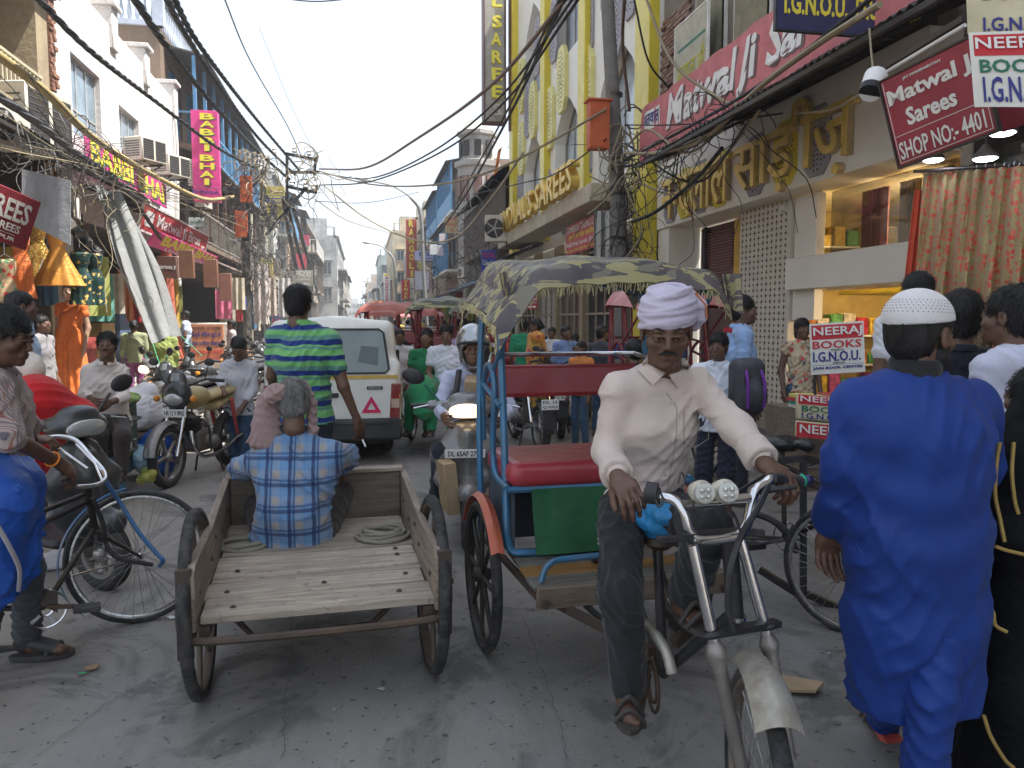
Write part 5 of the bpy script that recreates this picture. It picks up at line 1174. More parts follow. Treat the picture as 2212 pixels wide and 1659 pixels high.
for i,(uv,Y,c,rows)in enumerate((((511,642,531,668),24,(.04,.05,.25),[('NOKIA',(.1,.1,.9,.35),m_wht)]),((560,560,590,620),38,(.45,.38,.12),[('S',(.3,.3,.8,.6),m_navy)]),((590,650,612,690),36,(.10,.10,.18),[('शादी',(.1,.6,.9,.9),m_wht),('कार्ड',(.1,.2,.9,.5),m_wht)]),((340,553,382,600),15.2,(.13,.05,.035),[('MATWAL JI',(.05,.35,.95,.55),m_wht)]),((387,540,418,600),17.5,(.20,.09,.05),[]),((440,560,470,620),19,(.22,.10,.06),[]),((475,590,500,650),21,(.25,.11,.08),[]),((655,508,668,530),60,(.55,.06,.12),[]),((640,548,662,580),55,(.6,.08,.12),[]),((408,470,440,490),24,(.5,.52,.5),[('JOGI FABRIC',(.1,.3,.9,.7),m_grn)]))):
 vsign('light_box','%s box sign among the left side stalls'%['small blue','mustard yellow','dark hindi','brown lettered','tall rust','tilted tan','red brown','bright red far','pink far','pale green lettered'][i],uv,Y,M('lbox%d'%i,c,.5,dirt=.25),rows,th=.18,group='box signs on the left side')
k=thing('kiosk','white booth with orange hindi board in the sun on the left pavement','kiosk',None,(-5.0,25.5,.13));kp=PY(454,776,25)
MB().b2((PY(410,776,25).x,25.05,.13),(PY(498,776,25).x,25.9,1.52),.02).put('cabinet',M('booth_white',(.62,.58,.50),.7,dirt=.25),k)
kb=PY(411,779,25);kw=PY(484,776,25).x-kb.x;kh=PY(411,702,25).z-kb.z
bd=MB().b2((kb.x,24.98,kb.z),(kb.x+kw,25.04,kb.z+kh)).put('board',M('board_orange',(.55,.22,.11),.6,dirt=.1),k)
for s_,bx,mm in(('9958100505, 9811029882',(.03,.86,.95,.95),m_dark),('फैन्सी लेिडज़ सूटों के',(.06,.62,.94,.82),m_navy),('थोक व रिटेल विक्रेता'.replace('रि','िर').replace('वि','िव'),(.06,.38,.94,.56),m_navy),('श्री प्रकाश खादी कम्पनी',(.04,.15,.96,.32),m_redt),('नई सड़क दिल्ली'.replace('दि','िद'),(.3,.03,.9,.11),m_redt)):
 lettering(s_,(kb.x,24.975,kb.z),(1,0,0),ZU,(bx[0]*kw,bx[1]*kh,bx[2]*kw,bx[3]*kh),mm,k,.004,.02)
 # --- air conditioners
ac(PX(304,352,-5.15)+V((.1,0,0)),60,'cream window air conditioner between the blue panes of the white building',.75,.55,.6,split=False)
ac(PX(362,383,-5.15)+V((.1,0,0)),60,'cream window air conditioner above the pink shop sign',.8,.55,.6,split=False)
ac(PX(75,335,-5.1),75,'big old cream cooler box on the beige house at top left',1.1,1.0,.6,split=False,name='air_cooler')
ac(PX(0,320,-5.0),70,'grey outdoor unit cut by the left edge under the pipe',.8,.6,.35)
ac(PX(428,405,-5.0),80,'slatted grey outdoor unit beside the pink vertical sign',.7,.8,.35,split=False)
ac(PX(440,450,-4.9),80,'outdoor unit with round fan under the pink vertical sign',.7,.6,.3)
p=PY(1075,523,26.5);ac((p.x,26.5,p.z),-8,'white outdoor air conditioner with round fan beside the yellow building',.88,.9,.4)
ac(PY(714,568,84),0,'tiny window air conditioner on the far grey block',.9,.7,.4,split=False);ac(PX(1000,600,5.6),-70,'small outdoor unit over the blue tin awning',.8,.6,.3)
# --- poles and lamps
def cable(pts,r=.012,mt=None,label='black cable strung between the poles over the street',grp='cables over the street',twist=0,name='cable',n=6):
 c=arc([P(*p)for p in pts],8);mb=MB()
 if twist:
  L=0;st=[]
  for i in range(len(c)-1):
   k=max(1,int((c[i+1]-c[i]).length/.12))
   st+=[c[i].lerp(c[i+1],j/k)for j in range(k)]
  for s_ in range(3):
   q=[]
   for i,p_ in enumerate(st):
    d=(st[min(i+1,len(st)-1)]-st[max(i-1,0)]).normalized();x=d.cross(V((0,0,1))).normalized();y=x.cross(d);a=i*.62+s_*2.094;q.append(p_+(x*math.cos(a)+y*math.sin(a))*r*.8)
   mb.tube(q,r,5)
  return ob('cable_bundle',label,'cable',mb,mt or m_wire,grp,60)
 mb.tube(c,r,n);return ob(name,label,'cable',mb,mt or m_wire,grp,60)
m_conc=stucco('pole_concrete',(.20,.19,.18),.5,3)
RP=thing('utility_pole','grey concrete utility pole in front of the yellow building','pole',None,(4.9,14.2,0))
MB().tube([PY(1347,880,14.2),PY(1341,560,14.2),PY(1330,330,14.2),PY(1310,-40,14.2)],[.16,.15,.14,.12],14).put('pole',m_conc,RP)
pb_=MB()
for v in(205,345,420,515):c0=PY(1320+v*.035,v,14.2);pb_.lathe(c0,[(.155,-.03),(.155,.03)],14)
pb_.put('band',m_steel,RP)
bx=PY(1297,322,13.9);t=thing('junction_box','orange painted metal junction box on the concrete pole','box',None,bx);ob1=MB().b2((bx.x-.22,13.85,bx.z),(bx.x+.16,14.1,bx.z+.86),.01);ob1 .put('casing',M('box_orange',(.55,.12,.035),.55,dirt=.15),t);MB().b2((bx.x-.21,13.835,bx.z+.03),(bx.x+.10,13.848,bx.z+.80),.004).put('door',M('box_orange',(.55,.12,.035),.55,dirt=.15),t);MB().b2((bx.x-.26,13.8,bx.z+.86),(bx.x+.2,14.15,bx.z+.89)).put('lid',M('box_orange',(.55,.12,.035),.55),t)
def tangle(name,label,c,ax,n,mt,seed=0,r=.010,loops=True):
 rr=random.Random(seed);mb=MB();c=V(c)
 for i in range(n):
  o=V((rr.gauss(0,ax[0]),rr.gauss(0,ax[1]),rr.gauss(0,ax[2])));q=rr.uniform(.08,.38);a=rr.uniform(0,6.28);tl_=rr.uniform(-.6,.6)
  if loops and rr.random()<.55:
   x=V((math.cos(a),math.sin(a)*.5,tl_)).normalized();y=V((rr.uniform(-.3,.3),rr.uniform(-.3,.3),1)).normalized();k=rr.uniform(3.5,7)
   mb.tube([c+o+x*q*math.cos(s_*k/12)+y*q*rr.uniform(.95,1.05)*math.sin(s_*k/12)for s_ in range(13)],r*rr.uniform(.6,1.3),5)
  else:
   pts=[c+o];d=V((rr.uniform(-1,1),rr.uniform(-.5,.5),rr.uniform(-1.3,.4)))*.5
   for s_ in range(4):pts.append(pts[-1]+d*.5+V((rr.uniform(-.2,.2),rr.uniform(-.2,.2),rr.uniform(-.25,.1))))
   mb.tube(arc(pts,4),r*rr.uniform(.5,1.1),5)
 return ob(name,label,'wires',mb,mt,None,60,'stuff')
c0=PY(1352,330,13.9)
tangle('wire_tangle','tangled beige wires looped around the concrete pole',c0,(.14,.1,.30),16,m_wireg,1,.016);tangle('wire_tangle','tangled black wires looped around the concrete pole',c0-V((0,0,.5)),(.12,.1,.5),26,m_wire,2,.010)
tangle('wire_tangle','thin loose wires hanging lower on the concrete pole',PY(1350,480,13.9),(.12,.1,.5),20,m_wire,5,.008)
LP_=thing('utility_pole','left utility pole buried in wires with steel cross arms','pole',None,(-3.6,25.7,0))
pm=M('pole_steel',(.12,.11,.10),.6,.3,dirt=.5);MB().tube([(-3.65,25.7,0),(-3.6,25.7,5.6),(-3.0,26.2,6.4)],[.14,.12,.06]).put('pole',pm,LP_)
fr=[((620,330),(620,470)),((617,332),(684,345)),((682,340),(679,378)),((625,372),(690,372)),((619,403),(684,416)),((684,400),(682,418)),((574,508),(662,405)),((655,405),(668,418))]
for(a,b)in fr:MB().bar(PY(*a,26),PY(*b,26),.09,.09).put('cross_arm',m_black,LP_)
for(u,v)in((592,326),(636,324),(668,330),(652,366),(630,396),(660,400),(676,404)):MB().lathe(PY(u,v+6,26),[(.05,0),(.09,.04),(.05,.1),(.08,.14),(.03,.2)],10).put('insulator',m_wht,LP_)
for u,v in((530,395),(520,470)):a=PY(u,v,25.4);MB().b2((a.x-.16,25.3,a.z-.6),(a.x+.2,25.5,a.z+.2),.01).put('junction_box',M('box_orange',(.55,.12,.035),.55),LP_)
for i,(u,v,sd,n,mm,ax)in enumerate(((548,360,11,34,m_wireg,(.3,.2,.3)),(552,430,12,55,m_wire,(.35,.2,.6)),(560,500,13,50,M('cable_grey',(.13,.125,.12),.6),(.5,.3,.4)),(545,590,14,60,M('cable_grey',(.13,.125,.12),.6),(.3,.25,.7)),(670,360,15,26,m_wireg,(.3,.2,.3)))):
 tangle('wire_tangle',['tangled wires crowning the left utility pole','dense black wire mass on the left utility pole','grey wire loops under the left junction box','grey wires spilling down the left pole','cable loops hanging off the cross arms'][i],PY(u,v,25.5),ax,n,mm,sd,.015 if mm is m_wireg else .011)
for i,(Y,X,z,uh)in enumerate(((45,3.35,9.0,767),(70,2.8,8.0,774),(125,2.7,7.4,780),(190,2.6,7.6,783))):
 t=thing('street_lamp',['nearest curved street lamp on the right','second curved street lamp on the right','third curved street lamp farther down the right','farthest curved street lamp before the haze'][i],'street lamp','street lamps',(X,Y,0));L=3.4 if i==0 else 2.6
 MB().tube(arc([(X+.35,Y,0),(X+.1,Y,z*.5),(X,Y,z*.82),(X-.35,Y,z*.93),(X-L*.45,Y,z*1.02),(X-L*.8,Y,z*1.05)],6),[.11]*20+[.05]*11,8).put('pole',M('lamp_grey',(.26,.26,.25),.5,.3),t)
 MB().tube([(X-L*.78,Y,z*1.05),(X-L*.85,Y,z*1.055),(X-L*1.08,Y,z*1.07)],[.06,.14,.11],8).put('lamp_head',m_white,t);MB().b2((X-L*1.05,Y-.08,z*1.057-.12),(X-L*.85,Y+.08,z*1.057-.09)).put('lens',M('lens',(.3,.3,.28),.2),t)
for i in range(9):
 Y=95+i*17;t=thing('utility_pole','far lattice pole with cross arms, %s of the row in the left distance'%NTH[i],'pole','far poles on the left',(-4.6,Y,0));MB().cyl((-4.6,Y,0),(-4.6,Y,8.5),.14,.1,6).put('pole',pm,t)
 for z in(6.4,7.3,8.2):MB().bar((-5.7,Y,z),(-3.3,Y,z),.10).put('cross_arm',pm,t)
 tangle('wire_tangle','wire nest on the %s far left pole'%NTH[i],(-4.6,Y,5.4),(.7,.6,1.0),22,M('cable_grey',(.13,.125,.12),.6),40+i,.03)['group']='wire nests on far poles'
for i,(x,y,z)in enumerate(((-4.7,50,5.2),(-4.7,62,5.6),(-4.8,76,5.5),(-4.7,38,4.6),(4.8,34,5),(4.9,55,5))):tangle('wire_tangle','mess of wires in front of the %s houses'%['second left','third left','fourth left','brown terrace','verandah','blue balcony'][i],(x,y,z),(.6,2.5,1.2),60,m_wire if i%2 else M('cable_grey',(.13,.125,.12),.6),60+i,.02)
# --- cables: thick twisted bundles from top left
for i,(pts,r)in enumerate((([(66,-20,8),(198,112,10.5),(331,215,15),(473,321,21),(556,365,25.5)],.025),([(280,-20,8.5),(360,99,11),(463,228,16),(560,330,24),(640,400,27)],.030),([(352,-20,9),(397,66,11),(470,180,15),(560,300,22),(640,380,27)],.026),([(368,-20,9.4),(440,110,13),(560,265,21),(650,372,27)],.026),([(618,430,27),(640,520,36),(672,640,60)],.05),([(628,430,27),(660,540,40),(690,650,70)],.05),([(612,430,27),(632,540,34),(660,650,55)],.05))):
 cable(pts,r,None,['lowest','middle','upper','uppermost','inner hanging','outer hanging','leftmost hanging'][i]+' thick twisted cable bundle at the left utility pole',None,twist=1)
cable([(-30,100,8),(100,200,9.5),(205,300,12),(330,378,16),(440,430,21),(505,425,25)],.055,M('pipe_ochre',(.36,.28,.12),.6,dirt=.2),'thick ochre conduit swooping along the left facades',None,n=10)
cable([(-30,190,5.5),(80,265,7),(150,320,8.6),(215,362,10.5),(280,420,13),(350,520,16)],.022,m_black,'thick black cable sagging along the left awning',None,twist=1)
rr=random.Random(5)
for i in range(14):
 a=(-20+rr.uniform(-10,120),rr.uniform(150,330),rr.uniform(6,8));b=(rr.uniform(200,300),rr.uniform(350,420),11.5);c=(rr.uniform(430,560),rr.uniform(400,560),24)
 cable([a,b,c],rr.choice([.004,.005,.007]),rr.choice([m_wire,m_wire,m_wireg]),'thin loose wire along the left shopfronts','loose wires along the left shopfronts')
tangle('wire_tangle','knot of wires and green string on the left awning edge',P(205,355,11),(.10,.12,.09),24,m_wire,21,.005);tangle('wire_tangle','frayed dangling wires at the left awning',P(120,330,9),(.5,.5,.08),24,M('cable_grey',(.13,.125,.12),.6),22,.005)
tangle('wire_tangle','pale frayed strings dangling before the dress shop',P(190,430,10.5),(.3,.3,.2),16,m_wireg,23,.004)
for i,(pts,r,mm)in enumerate((([(690,365,26),(790,362,22),(900,300,18),(1060,185,13),(1245,-30,9)],.03,M('cable_brown',(.14,.09,.07),.6)),([(700,375,26),(800,385,22),(930,330,18),(1080,210,13),(1250,-20,9)],.02,m_wire),([(690,400,26),(800,392,22),(950,330,18),(1090,220,13),(1262,-20,9)],.02,m_wire),([(690,370,26),(800,398,22),(930,400,18),(1060,370,15),(1200,300,14),(1310,235,14)],.022,m_wireg),([(700,400,26),(790,470,25),(900,520,24),(985,512,23),(1060,430,20),(1130,330,17)],.03,M('cable_pale',(.34,.30,.22),.6)),([(478,-20,14),(540,130,18),(620,270,24),(650,335,26)],.015,m_wire),([(560,60,30),(630,230,30),(700,370,30)],.008,m_wire),([(595,-5,15),(680,3,15),(760,-3,15)],.012,m_wire),([(680,435,26),(800,437,32),(905,415,40)],.015,m_wire),([(680,430,26),(760,480,35),(870,510,45)],.018,m_wireg),([(1310,300,14),(1200,375,16),(1130,395,18),(1020,420,25)],.014,m_wire),([(1225,-20,9),(1175,90,12),(1100,250,18),(1000,430,28),(935,520,40)],.035,m_wire),([(1218,-20,9),(1165,90,12),(1090,250,18),(990,430,28)],.025,m_wire))):
 cable(pts,r,mm,['thick brown cable rising from the cross arms to the top edge','thin black cable just under the brown one','lowest of three cables rising to the top edge','beige cable swinging from the cross arms to the orange box','pale sagging cable dipping before the tall red sign','lone black wire falling from the top edge to the cross arms','hair thin wire left of the open sky','short wire grazing the top edge of the picture','faint level wire below the first lamp head','faint wire slanting down past the second lamp','black wire from the orange box to the verandah roof','thick black cable running down across the pale vertical sign','second black cable beside the pale vertical sign'][i],'cables crossing the sky')
for i,(pts,r,mm)in enumerate((([(1350,330,13.5),(1420,330,11.5),(1520,300,10.2),(1640,190,8.6),(1760,100,7.2),(1900,10,6)],.03,m_wireg),([(1350,345,13.5),(1440,300,12),(1600,210,9.6),(1740,110,7.6),(1890,-10,6.2)],.022,m_wire),([(1350,360,13.5),(1450,335,12),(1580,260,10),(1700,170,8.2)],.02,m_wire),([(1350,320,13.5),(1400,280,12.5),(1480,330,11),(1560,280,10)],.02,m_wireg),([(1350,380,13.5),(1460,420,12.5),(1560,340,11),(1640,240,9)],.02,m_wireg),([(1350,270,13.6),(1450,270,12),(1560,262,11),(1690,245,9)],.012,m_wire),([(1365,480,13.7),(1420,455,12.5),(1500,390,11.3),(1560,320,10.4)],.03,m_wire),([(1360,240,13.8),(1345,100,13),(1350,-20,12)],.03,M('cable_brown',(.14,.09,.07),.6)),([(1370,0,12),(1400,130,12.5),(1445,190,13)],.018,m_wire),([(1390,-20,12),(1450,130,11.5),(1550,210,10.8),(1600,228,10)],.022,m_wireg),([(1350,310,13.5),(1500,395,11.5),(1620,260,9.5)],.016,m_wire),([(1720,245,9),(1800,235,8),(1880,190,7)],.016,m_wireg),([(1350,400,13.5),(1385,500,13.3),(1350,560,13.6)],.016,m_wireg))):
 cable(pts,r,mm,['thickest beige cable following the corrugated awning edge','black cable above the beige one along the awning','black cable sagging under the salmon banner','beige cable looping before the salmon banner','low beige cable dipping before the gold letters','thin taut black wire across the salmon banner','thick black cable under the gold letters at the pole','brown cable climbing beside the concrete pole','black cable curling at the yellow pilaster','beige cable slanting down over the brick wall','black cable hanging lowest before the gold letters','short beige cable before the last gold letter','beige cable looping down the right side of the pole'][i],'cables by the concrete pole')
tangle('wire_tangle','black wire knot on the awning edge before the gold letters',P(1560,262,10),(.25,.2,.05),14,m_wire,31,.007);tangle('wire_tangle','wire knot on the low corner of the corrugated awning',P(1445,345,11.8),(.25,.3,.10),18,m_wire,32,.008)
ob('party_flag','small orange white green flag on a wire before the verandah roof','flag',MB().sheet(lambda a,b:PY(1076-10*b+8*a,325+55*b-8*a,21)+V((0,.03*math.sin(b*9),0)),4,10,th=.01),M('flag_tri',(.55,.18,.05),.7,var=.3))
# --- left dress shop: goods
m_gd=spots('sequin_gold',(.30,.17,.03),[(.7,.5,.12),(.4,.12,.02)],60,.4,.5,.4,None,.4);m_or=M('silk_orange',(.62,.14,.02),.5,wrk=.5,sheen=.3);m_tg=spots('velvet_green',(.012,.045,.04),[(.55,.38,.10)],13,.3,.3,.5)
def dress(label,c,w,h,mt,flare=2.4,grp='dresses hanging in the left shop'):
 c=V(c);pr=[(.32,0),(.5,.04),(.46,.16),(.33,.30),(.36,.34),(.55,.5),(.8*flare/2,.8),(flare/2,1)]
 def f(a,b):
  k=b*(len(pr)-1);i=min(int(k),len(pr)-2);q=k-i;r_=pr[i][0]+(pr[i+1][0]-pr[i][0])*q;z=pr[i][1]+(pr[i+1][1]-pr[i][1])*q;an=a*2*math.pi;rr_=r_*w/2*(1+.10*math.sin(an*11)*max(0,z-.35));return c+V((math.cos(an)*rr_,math.sin(an)*rr_*.5,-z*h))
 t=thing('hanging_dress',label,'dress',grp,c);MB().sheet(f,66,28,th=.004).put('dress',mt,t);MB().tube([c+V((-.12,0,-.01)),c+V((0,0,.06)),c+V((.12,0,-.01))],.006).tube([c+V((0,0,.06)),c+V((0,0,.2))],.004).put('hanger',m_chrome,t)
dress('gold sequinned dress with wide skirt hanging first in the left shop',P(78,485,10.2),.5,.72,m_gd,2.2);dress('orange and gold dress with flared skirt beside the first one',P(122,500,10.0),.5,.7,M('silk_goldorange',(.55,.24,.04),.45,.2,wrk=.5),2.4)
dress('dark green embroidered dress hanging to the right',P(172,545,10.6),.5,.72,m_tg,1.3);dress('second dark green embroidered dress at the right end',P(200,548,10.8),.5,.72,m_tg,1.3)
dress('cream printed dress at the very left edge',P(10,560,9.2),.5,.8,spots('cream_print',(.5,.35,.2),[(.5,.05,.04),(.1,.2,.1)],14,.4),1.5);dress('orange dress hanging high at the left edge',P(42,505,9.6),.45,.8,m_or,1.4)
def drape(label,c,w,h,mt,grp,k=14,ry=0):
 c=V(c);return ob('hanging_cloth',label,'cloth',MB().sheet(lambda a,b:c+V((w*a*math.cos(ry),w*a*math.sin(ry)+.03*math.sin(a*k)*(.4+b),-h*b)),24,5,th=.006),mt,group=grp)
cols=[((.45,.03,.03),'red'),((.5,.3,.05),'ochre'),((.05,.12,.2),'blue'),((.3,.32,.08),'olive'),((.5,.12,.2),'pink'),((.08,.25,.2),'teal'),((.55,.5,.4),'cream'),((.4,.12,.03),'rust')]
rr=random.Random(9)
for i in range(30):
 c,nm=cols[i%8];y=12.5+i*1.05+rr.uniform(0,.4);X=-5.9+rr.uniform(0,.7)if y<25 else-5.0+rr.uniform(0,.5)
 drape('%s cloth on display, %s of the row along the left stalls'%(nm,NTH[i]),(X,y,rr.uniform(2.4,3.1)),rr.uniform(.3,.6),rr.uniform(.9,1.5),M('stall_'+nm,c,.8,wrk=.4,sheen=.2),'cloths on the left stalls',ry=rr.uniform(-.4,.9))
for i in range(22):
 c,nm=cols[(i*3+1)%8];y=31+i*1.5;drape('%s cloth on display, %s of the row along the right stalls'%(nm,NTH[i]),(5.2+rr.uniform(0,.5),y,rr.uniform(2.3,3.0)),.5,rr.uniform(.7,1.4),M('stall_'+nm,c,.8,wrk=.4,sheen=.2),'cloths on the right stalls')
for i,(u,v,Y,w,h,c)in enumerate(((545,570,27,.5,2.0,(.55,.48,.45)),(572,600,30,.4,1.4,(.5,.42,.36)),(600,600,33,.5,1.6,(.55,.52,.5)),(500,600,23,.35,.9,(.45,.4,.3)))):drape('%s pale drape hanging by the left pole'%['long','second','third','short'][i],PY(u,v,Y),w,h,M('drape%d'%i,c,.85,wrk=.5),'pale drapes by the left pole')
ds=thing('shop_divider','low golden brown counter front of the dress shop','counter',None,(-6.5,12.4,0));MB().b2((-7.6,12.9,.1),(-4.95,13.1,.98),.01).put('panel',M('panel_gold',(.22,.17,.08),.5,.2),ds);MB().b2((-7.6,12.86,.98),(-4.9,13.14,1.02)).put('top',m_wood,ds)
for i,(y,c)in enumerate(((15.4,(.06,.12,.28)),(14.2,(.3,.12,.1)))):ob('shop_cabinet',['blue steel cabinet inside the dress shop','pinkish shelf panel inside the dress shop'][i],'cabinet',MB().b2((-7.2+i*.4,y,.15),(-6.5,y+.4,2.1),.01),M('cab%d'%i,c,.5))
for i in range(4):
 p=P(135+i*22,470+i*22,9.8+i*.6);t=thing('spot_lamp','small drum spotlight under the left awning, %s in the row'%['first','second','third','fourth'][i],'lamp','spotlights under the left awning',p);MB().cyl(p,p+V((.10,-.04,-.10)),.07,.08,14).put('drum',m_wht if i==0 else m_black,t);MB().cyl(p,p+V((0,0,.35)),.012).put('rod',m_black,t)
for i in range(6):
 p=V((-6.2,17.2+i*1.3,.14));ob('shop_shelf','wooden shelf with stacked goods in the %s left bay'%['first','second','third','fourth','fifth','sixth'][i],'shelf',MB().b2(p,p+V((.5,.9,1.1+.3*(i%3)))),M('shelfw%d'%i,[(.3,.05,.04),(.35,.25,.1),(.1,.15,.25),(.3,.28,.22),(.2,.1,.05),(.35,.12,.05)][i],.7,var=.4))
ob('bollard_cone','tall rust red painted post beside the grey cloth','post',MB().tube([(-4.3,19.2,0),(-4.45,19.3,1.6),(-4.5,19.3,3.3)],[.32,.13,.12]),M('post_rust',(.38,.09,.05),.8,dirt=.3))
ob('plastic_bucket','orange plastic bucket by the rust red post','bucket',MB().lathe((-4.1,18.6,.14),[(.12,0),(.17,.35),(.18,.36),(.165,.36),(.12,.03)],18),M('plastic_orange',(.7,.16,.03),.4))
rr=random.Random(11)
ob('cardboard_scrap','folded piece of brown cardboard lying on the road by the rickshaw wheel','cardboard',MB().prism([G(1660,1467)+V((0,0,.02)),G(1700,1505)+V((0,0,.02)),G(1762,1512)+V((0,0,.03)),G(1779,1493)+V((0,0,.03))],(0,0,.012)),M('cardboard',(.40,.29,.18),.8))
m=MB()
for i in range(240):
 p=V((rr.uniform(-4.6,4.4),2.2+16*rr.random()**1.6,.0));s_=rr.uniform(.002,.007)*(1+p.y*.08);m.prism([p+V((math.cos(a)*s_*rr.uniform(.5,1.5),math.sin(a)*s_*rr.uniform(.5,1.5),.009))for a in(0,1.3,2.6,3.9,5.2)],(0,0,.004))
ob('road_grit','small grit and chips of rubbish strewn over the road','grit',m,M('grit',(.30,.27,.23),.9,var=.8,sc=3),kind='stuff')
for i,(u,v,c,s_)in enumerate(((203,1449,(.3,.2,.12),.03),(178,1462,(.05,.4,.15),.014),(372,1340,(.6,.6,.58),.018),(240,1215,(.6,.6,.6),.0),(825,1495,(.4,.4,.38),.014),(1575,1393,(.3,.4,.5),.008),(1790,1420,(.35,.45,.55),.012),(560,990,(.7,.7,.68),.02))):
 if not s_:continue
 p=G(u,v);m=MB();ring_=[p+V((math.cos(a)*s_*rr.uniform(.6,1.6),math.sin(a)*s_*rr.uniform(.5,1.2),.012+rr.uniform(0,.01)))for a in[k*1.05 for k in range(6)]]
 m.prism(ring_,(0,0,.004));ob('litter',['crumpled brown leaf scrap near the sandal','tiny green wrapper on the road','white paper scrap beside the cart wheel','','pale scrap behind the cart','bluish scrap on the right road','blue straw piece on the right road','white scrap in the sunny patch'][i],'litter',m,M('lit%d'%i,c,.8))
m_camo=camo('camo_cloth',((.06,.05,.06),(.29,.26,.12),(.15,.14,.11)),13)
# --- wheels and vehicles
m_rim=M('rim_steel',(.32,.31,.30),.35,.8,dirt=.5,dcol=(.14,.10,.07));m_spoke=M('spoke_steel',(.30,.29,.28),.4,.8)
def wheel(par,c,ax,Rr,tr=.02,ns=28,rim=None,hub=.03,thick=0,local=True,hubw=.05,tread=False,name='wheel'):
 c,ax=V(c),V(ax).normalized();w=MB().ring(c,ax,Rr-tr,tr,56,10,flat=1.15).put(name,m_rubber,par,60,local=local)
 k=dict(local=local)
 MB().ring(c,ax,Rr-tr*1.9,tr*.62,48,6,flat=1.5).put('rim',rim or m_rim,w,60,**k)
 MB().tube([c-ax*hubw,c-ax*hubw*.6,c+ax*hubw*.6,c+ax*hubw],[hub*.5,hub,hub,hub*.5],12).put('hub',rim or m_rim,w,60,**k)
 x=ax.orthogonal().normalized();y=ax.cross(x);me=None
 if tread:
  tm=MB()
  for i in range(84):
   a=2*math.pi*i/84;d=x*math.cos(a)+y*math.sin(a);e=y*math.cos(a)-x*math.sin(a)
   for s_ in(-1,1):tm.bar(c+d*(Rr-.0025)-e*.005,c+d*(Rr-.0065)+e*.005+ax*s_*tr*.8,.005,.006,d)
  tm.put('tread',m_rubber,w,60,kind='stuff',**k)
 for i in range(ns):
  a=2*math.pi*i/ns
  if thick:a0=a1=a;r0=thick;off=0
  else:off=(1 if i%2 else-1)*hubw*.75;a0=a+(.9 if(i//2)%2 else-.9);a1=a;r0=.0016
  p=c+(x*math.cos(a0)+y*math.sin(a0))*hub*.9+ax*off;q=c+(x*math.cos(a1)+y*math.sin(a1))*(Rr-tr*2)
  MB().tube([p,q],[r0,r0*(.7 if thick else 1)],6 if thick else 4).put('spoke',rim if thick and rim else m_spoke,w,60,**k)
 return w
 # ---- wooden handcart
m_iron=M('iron_rusty',(.07,.055,.045),.65,.4,dirt=.6,dcol=(.15,.09,.05))
CT=thing('handcart','weathered wooden cycle cart with open back and two spoked wheels','cart',None,(-.21,3.42,0),R(3.5))
for sx in(-1,1):wheel(CT,(sx*.50,0,.40),(1,0,sx*-.03),.40,.022,7,M('wheel_brown',(.11,.085,.065),.7,.3,dirt=.4),.04,.016,tread=True)
m_pl=[woodm('plank%d'%i,c,0,1,.45,1.6)for i,c in enumerate(((.34,.285,.225),(.37,.31,.245),(.29,.24,.19)))]
yy=-.30;L_=[.20,.17,.055,.16,.13,.17,.20,.17];rr=random.Random(2)
for i,w_ in enumerate(L_):MB().box((rr.uniform(-.008,.008),yy+w_/2,.425+.035*(yy+.3)+(rr.uniform(-.003,.003))),(.925,w_-.007,.032),(.03,0,rr.uniform(-.006,.006)),.004).put('plank',m_pl[i%3],CT,local=True);yy+=w_
for sx in(-1,1):
 m=MB();pr=[(-.34,.40),(-.34,.62),(-.30,.655),(.2,.66),(.55,.70),(.98,.74),(.98,.46),(.4,.43)];m.prism([(sx*.465,y,z)for y,z in pr],(sx*.032,0,0));m.put('side_board',woodm('board_side',(.24,.19,.145),1,1,.5),CT,local=True)
 for(y,z)in((-.22,.52),(.15,.54),(.30,.6),(.55,.56),(.8,.6)):MB().lathe((sx*.462,y,z),[(.012,0),(.01,.006)],6,(-sx,0,0)).put('bolt',m_iron,CT,local=True)
 MB().box((sx*.505,-.33,.47),(.06,.022,.36),None,.004).put('iron_post',m_iron,CT,local=True)
 MB().bar((sx*.47,.05,.38),(sx*.58,.0,.40),.03).put('axle_end',m_iron,CT,local=True)
 MB().bar((sx*.44,-.3,.385),(sx*.44,.98,.42),.04,.04).put('side_rail',m_iron,CT,local=True)
MB().box((0,.99,.60),(.93,.035,.27),None,.006).put('front_board',woodm('board_front',(.15,.12,.09),0,1,.4),CT,local=True);MB().box((0,.985,.75),(.96,.06,.025),(.1,0,0),.005).put('top_rail',m_pl[0],CT,local=True)
MB().tube(arc([(-.52,-.345,.5),(-.515,-.34,.40),(-.46,-.335,.36),(0,-.335,.352),(.46,-.335,.36),(.515,-.34,.40),(.52,-.345,.5)],5),.017).put('iron_strap',m_iron,CT,local=True)
MB().tube([(-.36,-.1,.37),(-.27,-.08,.25),(.22,-.05,.25),(.36,-.03,.37)],.014).put('leaf_spring',m_iron,CT,local=True);MB().cyl((-.56,0,.40),(.60,0,.40),.014).put('axle',m_iron,CT,local=True)
for x,y in((-.34,-.22),(.33,-.2),(-.38,-.05),(.02,-.03),(.38,.0),(-.36,.2),(.37,.27),(.37,.36),(.36,.6),(.36,.7)):MB().lathe((x,y,.443+.035*(y+.3)),[(.013,0),(.012,.002),(.006,.003),(.005,.007)],8).put('bolt',m_iron,CT,local=True)
